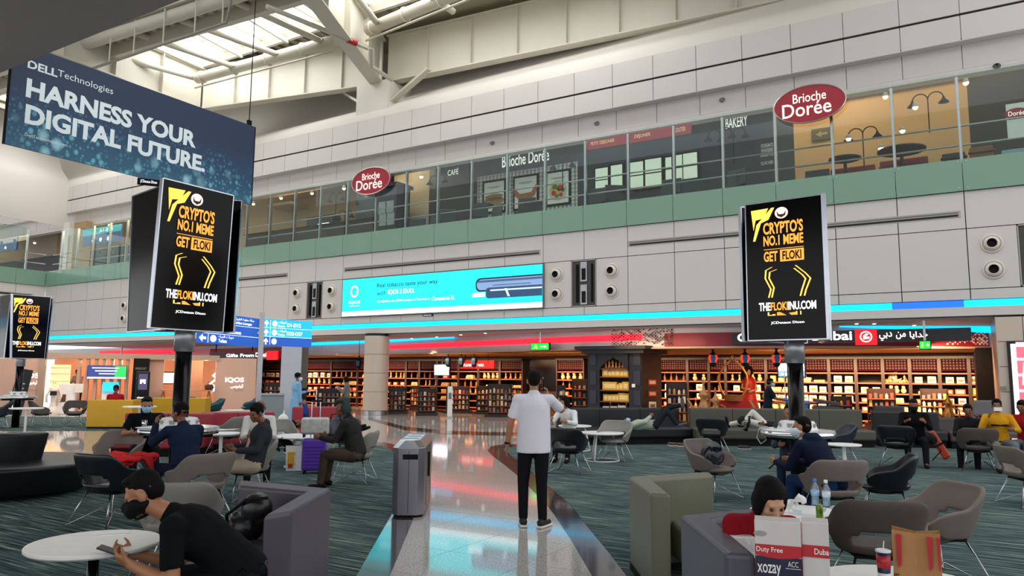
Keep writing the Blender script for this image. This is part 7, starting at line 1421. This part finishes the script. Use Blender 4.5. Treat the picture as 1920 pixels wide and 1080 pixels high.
# man in white T-shirt walking away
mp_ = G(1000, 987)
def wx_(t, j):
    w1 = j['J'][1][1]; c = j['hc']+V3((.105, .0, -.03)); part('phone', MB().obox(c, (.012, .075, .14), 0, .3), BLK, t, bevel=.003)
    w2 = j['J'][-1][1]; part('wrist_band', MB().lathe([(.034, -.012), (.034, .012)], 14, tuple(w2+V3((0, 0, .015)))), BLKM, t, smooth=True)
person('man in a white T-shirt and black jeans walking away, phone at his ear', (mp_.x, mp_.y, .012), face(mp_, -4), 0, 0, .945, {1: ((.5, .6, -.42), (-.8, -.4, .8), (-.3, -.1, 1)), -1: ((-.3, -.02, -1), (-.14, .22, -1))},
       {1: ((.0, -.02, -1), (.02, -.16, -1), (.55, .85, 0)), -1: ((-.06, .1, -1), (.0, -.12, -1), (-.05, 1, 0))}, (6, -3), SKT, fab('white_tshirt', 'dcdae4', var=.03), .78, JEANB, 'fade', None, M('trainer_black', '141416', .6), M('sole_white', 'e0dcd8', .6), vox=.009, sc=.985, bulk=1.06, hands=(.35, 1.1), palm={1: (-1, .1, 0), -1: (1, .2, 0)}, extra=wx_, hem=.135)
def seatp(px, py, z=.47): p = G(px, py, z); return p
def seated(label, px, py, deg, lean=5, zseat=.47, dz=0, **k):
    p = seatp(px, py, zseat+.06); k.setdefault('legs', SIT)
    return person(label, (p.x, p.y, dz), face(p, deg), lean, k.pop('side', 0), zseat+.07, **k)
LAP = {1: ((.15, .45, -.9), (-.25, .9, .12)), -1: ((-.15, .45, -.9), (.25, .9, .12))}
# front left man
def fl_x(t, j):
    w1, d = j['J'][-1][1], j['J'][-1][2].normalized(); c = j['J'][-1][1].lerp(j['J'][1][1], .5)+V3((0, .1, .045)); part('held_phone', MB().obox(c, (.08, .16, .011), 0, .35), M('phone_grey', '3a3634', .3), t, bevel=.004)
seated('man in a black T-shirt and black face mask leaning over the table with a phone', 458, 1084, -82, 45, .44, arms={1: ((.1, .15, -1), (-.35, 1, .35)), -1: ((-.2, -.12, -1), (.3, 1, .42))}, head=(-8, -28), skin=SKT, shirt=fab('black_tshirt', '0a0c10'), sleeve=.72, hair='fade', mask=MASKK, beard=False, vox=.0085, sc=1.02, bulk=1.12, neckf=.055, hands=(.9, .9), palm={1: (-.6, 0, .6), -1: (.6, 0, .6)}, extra=fl_x, legs={1: ((.2, 1, -.05), (0, .1, -1), (.1, 1, 0)), -1: ((-.25, 1, -.05), (0, .05, -1), (-.1, 1, 0))})
# woman in red with bags
seated('woman in a red top with black hair looking down behind the duty free bags', 1418, 1080, 172, 32, .44, arms=LAP, head=(-18, -28), skin=SKL, shirt=fab('red_top', '8c1420'), sleeve=2, pants=fab('blue_jeans', '2c4a6c'), hair='long', vox=.009, sc=.95, bulk=.92, neckf=.05, hands=(.6, .6), legs={1: ((.25, 1, -.1), (.0, .1, -1), (.1, 1, 0)), -1: ((-.75, .9, -.1), (-.1, .25, -1), (-.3, 1, 0))})
# men by the left charging table
seated('man in a navy top with his back to us, hand at his face', 350, 880, -28, 14, .46, arms={1: ((.3, .6, -.7), (-.4, .75, .1)), -1: ((-.25, .8, -.55), (.3, .3, 1))}, head=(-25, -8), skin=SKD, shirt=fab('navy_top', '16223a'), sleeve=2, pants=fab('navy_trousers', '141c30'), hair='thick', vox=.011, bulk=1.1, hands=(1, 1), neckf=.02)
seated('man with a blue mask and black T-shirt on the red sofa by the charging table', 270, 838, 178, 8, .45, arms={1: ((.35, .35, -.85), (-.5, .9, .15)), -1: ((-.35, .35, -.85), (.5, .9, .15))}, head=(0, -22), skin=SKT, shirt=fab('black_tshirt', ''), sleeve=.75, hair='short', mask=MASKB, vox=.012, bulk=1.15, hands=(.8, .8), extra=phone(1))
seated('man in a dark grey jacket leaning back with his phone', 474, 870, -95, -14, .44, arms={1: ((.2, .35, -.9), (-.2, 1, .05)), -1: ((-.2, .3, -.95), (.2, 1, .0))}, head=(-35, -20), skin=SKD, shirt=fab('grey_jacket', '2e3238'), sleeve=2, pants=fab('khaki', 'a89a86'), hair='thick', vox=.011, bulk=1.12, neckf=.07, hands=(.9, .9), extra=lambda t, j: (phone(-1)(t, j), part('undershirt', blobmesh(MB().cap(j['nk']-j['td']*.12+j['fw']*.07, j['pel']+j['fw']*.08, .062, .085), 'undershirt', .012), fab('beige_tee', 'b8aca0'), t, smooth=True)))
seated('bald man in a white shirt and lowered mask behind the man in the dark jacket', 484, 842, 180, 12, .45, arms=LAP, head=(0, -32), skin=SKD, shirt=fab('white_shirt', 'd4d2cc'), sleeve=2, pants=JEANB, hair='bald', mask=MASKB, vox=.014, hands=(.6, .6))
rp = G(553, 812)
person('tall man in a pale blue long robe and white mask holding papers', (rp.x, rp.y, .012), face(rp, 70), 0, 0, .94, {1: ((.05, .1, -1), (-.1, .1, -1)), -1: ((-.1, .35, -.95), (.1, 1, .15))}, None, (10, -3), SKD, fab('blue_robe', '7fb0d4', var=.05), 2, None, 'thick', MASKW, vox=.013, sc=.98, bulk=1.08, robe=True, hands=(.8, .6), shirtname='robe',
       extra=lambda t, j: part('held_papers', MB().obox(j['J'][-1][1]+V3((0, .14, .03)), (.2, .22, .015), .1, .1), M('paper', '', .7), t))
pb = G(531, 792, .42); bag('carrier_bag', 'white carrier bag hanging from the hand of the man in the blue robe', 'bag', (pb.x+.05, pb.y-.05, .36), face(pb), [('s', (0, 0, .14), (.14, .08, .14)), ('s', (0, 0, .02), (.12, .07, .06)), ('c', (0, 0, .26), (.02, 0, .38), .03, .015)], M('bag_milk', 'dfe6e0', .4, bump=.3, bscale=20), .014)
vp = G(648, 796)
person('woman in a grey waistcoat with tied black hair using her phone by the shop', (vp.x, vp.y, .012), face(vp, -80), 0, 0, .93, {1: ((.1, .3, -1), (-.1, .8, .6)), -1: ((-.1, .35, -1), (.1, .85, .65))}, None, (0, -15), SKL, fab('grey_vest', '6c7068'), 2, fab('khaki', ''), 'long', None, vox=.016, sc=.93, bulk=.95, hands=(.8, .8), extra=phone(1))
seated('person in a dark green turban and brown shawl sitting in the grey tub chair', 668, 850, -75, 14, .45, arms=LAP, head=(10, -15), skin=SKD, shirt=fab('shawl_dark', '2a2a28', var=.4), sleeve=2, pants=fab('pattern_brown', '4a3e34', var=.5), hair='turban', mask=None, vox=.012, bulk=1.2, neckf=.03, hands=(.7, .7))
# sleeping person in blue on the red sofa
sp_ = G(618, 812, .45)
person('person asleep curled up in blue clothes on the red sofa', (sp_.x-.1, sp_.y+.1, .58), face(sp_, -90), 0, 0, .0, {1: ((.3, .9, .1), (-.5, .6, .1)), -1: ((-.3, .9, .1), (.5, .6, .1))}, {1: ((.1, .9, -.8), (0, -.9, -.6), (0, .3, -1)), -1: ((-.3, .6, -.9), (0, -.7, -.6), (0, .3, -1))}, (0, -10), SKD, fab('royal_blue', '1e3a78'), 2, fab('blue_jeans', ''), 'thick', None, vox=.016, hands=(.6, .6), flip=(PI/2, 0, math.atan2(-sp_.y, -sp_.x)))
# lounge people
ps_ = A+U*LP(135)+V3((0, 0, 0))-N*1.6
person('shop assistant in a grey shirt behind the white pedestal of the lounge', (ps_.x, ps_.y, .1), face(ps_, 210), 10, 0, .93, LAP, None, (0, -20), SKD, fab('grey_shirt', '8c8e90'), 2, JEANB, 'thick', None, vox=.018, hands=(.5, .5))
seated('person in a red top sitting before the cyan information screen', 214, 772, 5, 8, .44, arms=LAP, head=(0, -10), skin=SKD, shirt=fab('crimson', 'a01820'), sleeve=2, hair='thick', vox=.018, hands=(.5, .5))
# right side people
seated('person with dark hair leaning at the half hidden table right of the walking man', 1068, 815, 200, 18, .45, arms={1: ((.3, .6, -.7), (-.3, .9, .3)), -1: ((-.3, .6, -.7), (.4, .9, .2))}, head=(30, -10), skin=SKT, shirt=fab('white_top', 'dcdcdc'), sleeve=2, hair='long', vox=.016, hands=(.6, .6), bulk=.9)
lp_ = G(1228, 806, .47)
person('man in a pale jacket and mask lying on the black sofa with crossed legs', (lp_.x-.12, lp_.y+.3, .56), 0, 0, 0, 0, {1: ((.3, .25, -.8), (-.7, .5, -.5)), -1: ((-.3, .25, -.8), (.7, .5, -.5))}, {1: ((.05, 1, -.75), (0, -.95, -.7), (0, .3, -1)), -1: ((-.05, 1, -.55), (.35, .25, -1), (0, 1, .1))}, (20, -10), SKD, fab('pale_green_jacket', 'a8b0a0'), 2, fab('dark_trousers', '22262c'), 'thick', MASKB, shoe=M('sock_grey', '4a5258', .8), vox=.015, hands=(.6, .6), flip=(PI/2, 0, math.atan2(-lp_.y, -lp_.x)))
lq_ = G(1372, 806, .47)
person('person with white trousers lying on the olive sofa, half hidden by a black chair', (lq_.x+.75, lq_.y+.3, .56), 0, 0, 0, 0, None, {1: ((.05, .9, -.8), (0, -.9, -.8), (0, .4, -1)), -1: ((-.1, .3, -1), (0, -.2, -1), (0, 1, -.2))}, (0, 0), SKD, fab('dark_top', '202024'), 2, fab('white_trousers', 'cfcac4'), 'short', None, vox=.018, hands=(.6, .6), flip=(PI/2, 0, math.atan2(lq_.y, lq_.x)))
cp_ = G(1424, 838); cp_ = V3((cp_.x-.25, cp_.y+2.2, 0))
person('cleaner in dark clothes with a blue mask and blue gloves beside the cart', (cp_.x, cp_.y, .012), face(cp_, 80), 6, 0, .93, {1: ((.1, .5, -.85), (-.1, 1, -.1)), -1: ((-.1, .5, -.8), (.1, 1, -.15))}, None, (0, -12), SKD, fab('cleaner_dark', '16202a'), .8, JEANB, 'short', MASKB, vox=.016, hands=(.5, .5), sc=.97,
       extra=lambda t, j: [part('glove', blobmesh(MB().cap(j['J'][s][1]-j['J'][s][2].normalized()*.02, j['J'][s][1]+j['J'][s][2].normalized()*.13, .04, .038), 'glove', .014), M('glove_blue', '1e6cc8', .5), t, smooth=True) for s in (-1, 1)] and None)
seated('man in a navy hoodie and white mask turning his head at the right charging table', 1562, 905, -55, 30, .46, arms=LAP, head=(-28, -6), skin=SKT, shirt=fab('navy_hoodie', '121a30'), sleeve=2, pants=fab('blue_trousers', '1a3458'), hair='short', mask=MASKW, vox=.011, bulk=1.12, neckf=.03, hands=(.7, .7), hood=True,
       extra=lambda t, j: part('hood_lining', blobmesh(MB().cap(j['nk']+V3((-.07, -.02, .03)), j['nk']+V3((.07, -.02, .03)), .042, .042).cap(j['nk']+V3((-.06, .05, .0)), j['nk']+V3((-.07, -.02, .03)), .035, .04).cap(j['nk']+V3((.06, .05, .0)), j['nk']+V3((.07, -.02, .03)), .035, .04), 'hood', .012), fab('grey_lining', 'a8a8a4'), t, smooth=True))
seated('second person in a grey jacket hidden behind the right charging table post', 1484, 862, 180, 10, .45, arms=LAP, head=(0, -10), skin=SKT, shirt=fab('steel_jacket', '3c4450'), sleeve=2, pants=fab('dark_blue', '20304a'), hair='short', vox=.014, hands=(.5, .5))
seated('person all in black with a black mask looking at a phone on the dark sofa', 1716, 824, 178, 8, .44, arms={1: ((.2, .5, -.85), (-.35, .8, .5)), -1: ((-.2, .5, -.85), (.35, .8, .5))}, head=(0, -18), skin=SKD, shirt=fab('black_jacket', '0e0e12'), sleeve=2, hair='short', mask=MASKK, vox=.014, bulk=1.15, hands=(.8, .8), extra=phone(1))
seated('person whose head shows just above the brownish chair at right', 1820, 834, 185, 14, .36, arms=LAP, head=(-8, -5), skin=SKD, shirt=fab('dark_top', ''), sleeve=2, hair='thick', vox=.014, hands=(.5, .5))
seated('man in a yellow sweater with a dark stripe holding a phone to his mouth', 1872, 830, 165, 6, .45, arms={1: ((.4, .5, -.7), (-.5, .35, 1)), -1: ((-.3, .5, -.8), (.6, .9, .1))}, head=(15, 5), skin=SKD, shirt=fab('yellow_sweater', 'c8901c'), sleeve=2, pants=fab('grey_trousers', '6c7478'), hair='thick', vox=.014, bulk=1.12, hands=(.9, .6),
       extra=lambda t, j: (part('chest_stripe', blobmesh(MB().cap(j['nk']-j['td']*.2+V3((-.13, .125, 0)), j['nk']-j['td']*.2+V3((.13, .125, 0)), .022, .022), 'stripe', .01), fab('stripe_dark', '241a18'), t, smooth=True), part('phone', MB().obox(j['hc']+V3((.02, .13, -.06)), (.14, .012, .07), .2), WHITEP, t)) and None)
seated('person with a red and white sleeve cut off by the right edge of the photo', 1928, 830, 200, 12, .45, arms={1: ((.4, .6, -.6), (.6, .5, -.1)), -1: ((-.4, .6, -.6), (-.4, .8, .1))}, head=(0, -10), skin=SKD, shirt=fab('red_sleeve', 'a01c20'), sleeve=2, pants=fab('grey_trousers', ''), hair='thick', vox=.014, hands=(.6, .6))
seated('person in pink trousers mostly outside the lower left corner', -330, 1190, 80, -8, .46, head=(0, 0), skin=SKL, shirt=fab('white_top', ''), sleeve=2, pants=fab('pink_trousers', 'b8989c'), hair='long', vox=.014, hands=(.5, .5))
print('objects', len(bpy.data.objects), 'products', nprod, 'tiles', nt_)
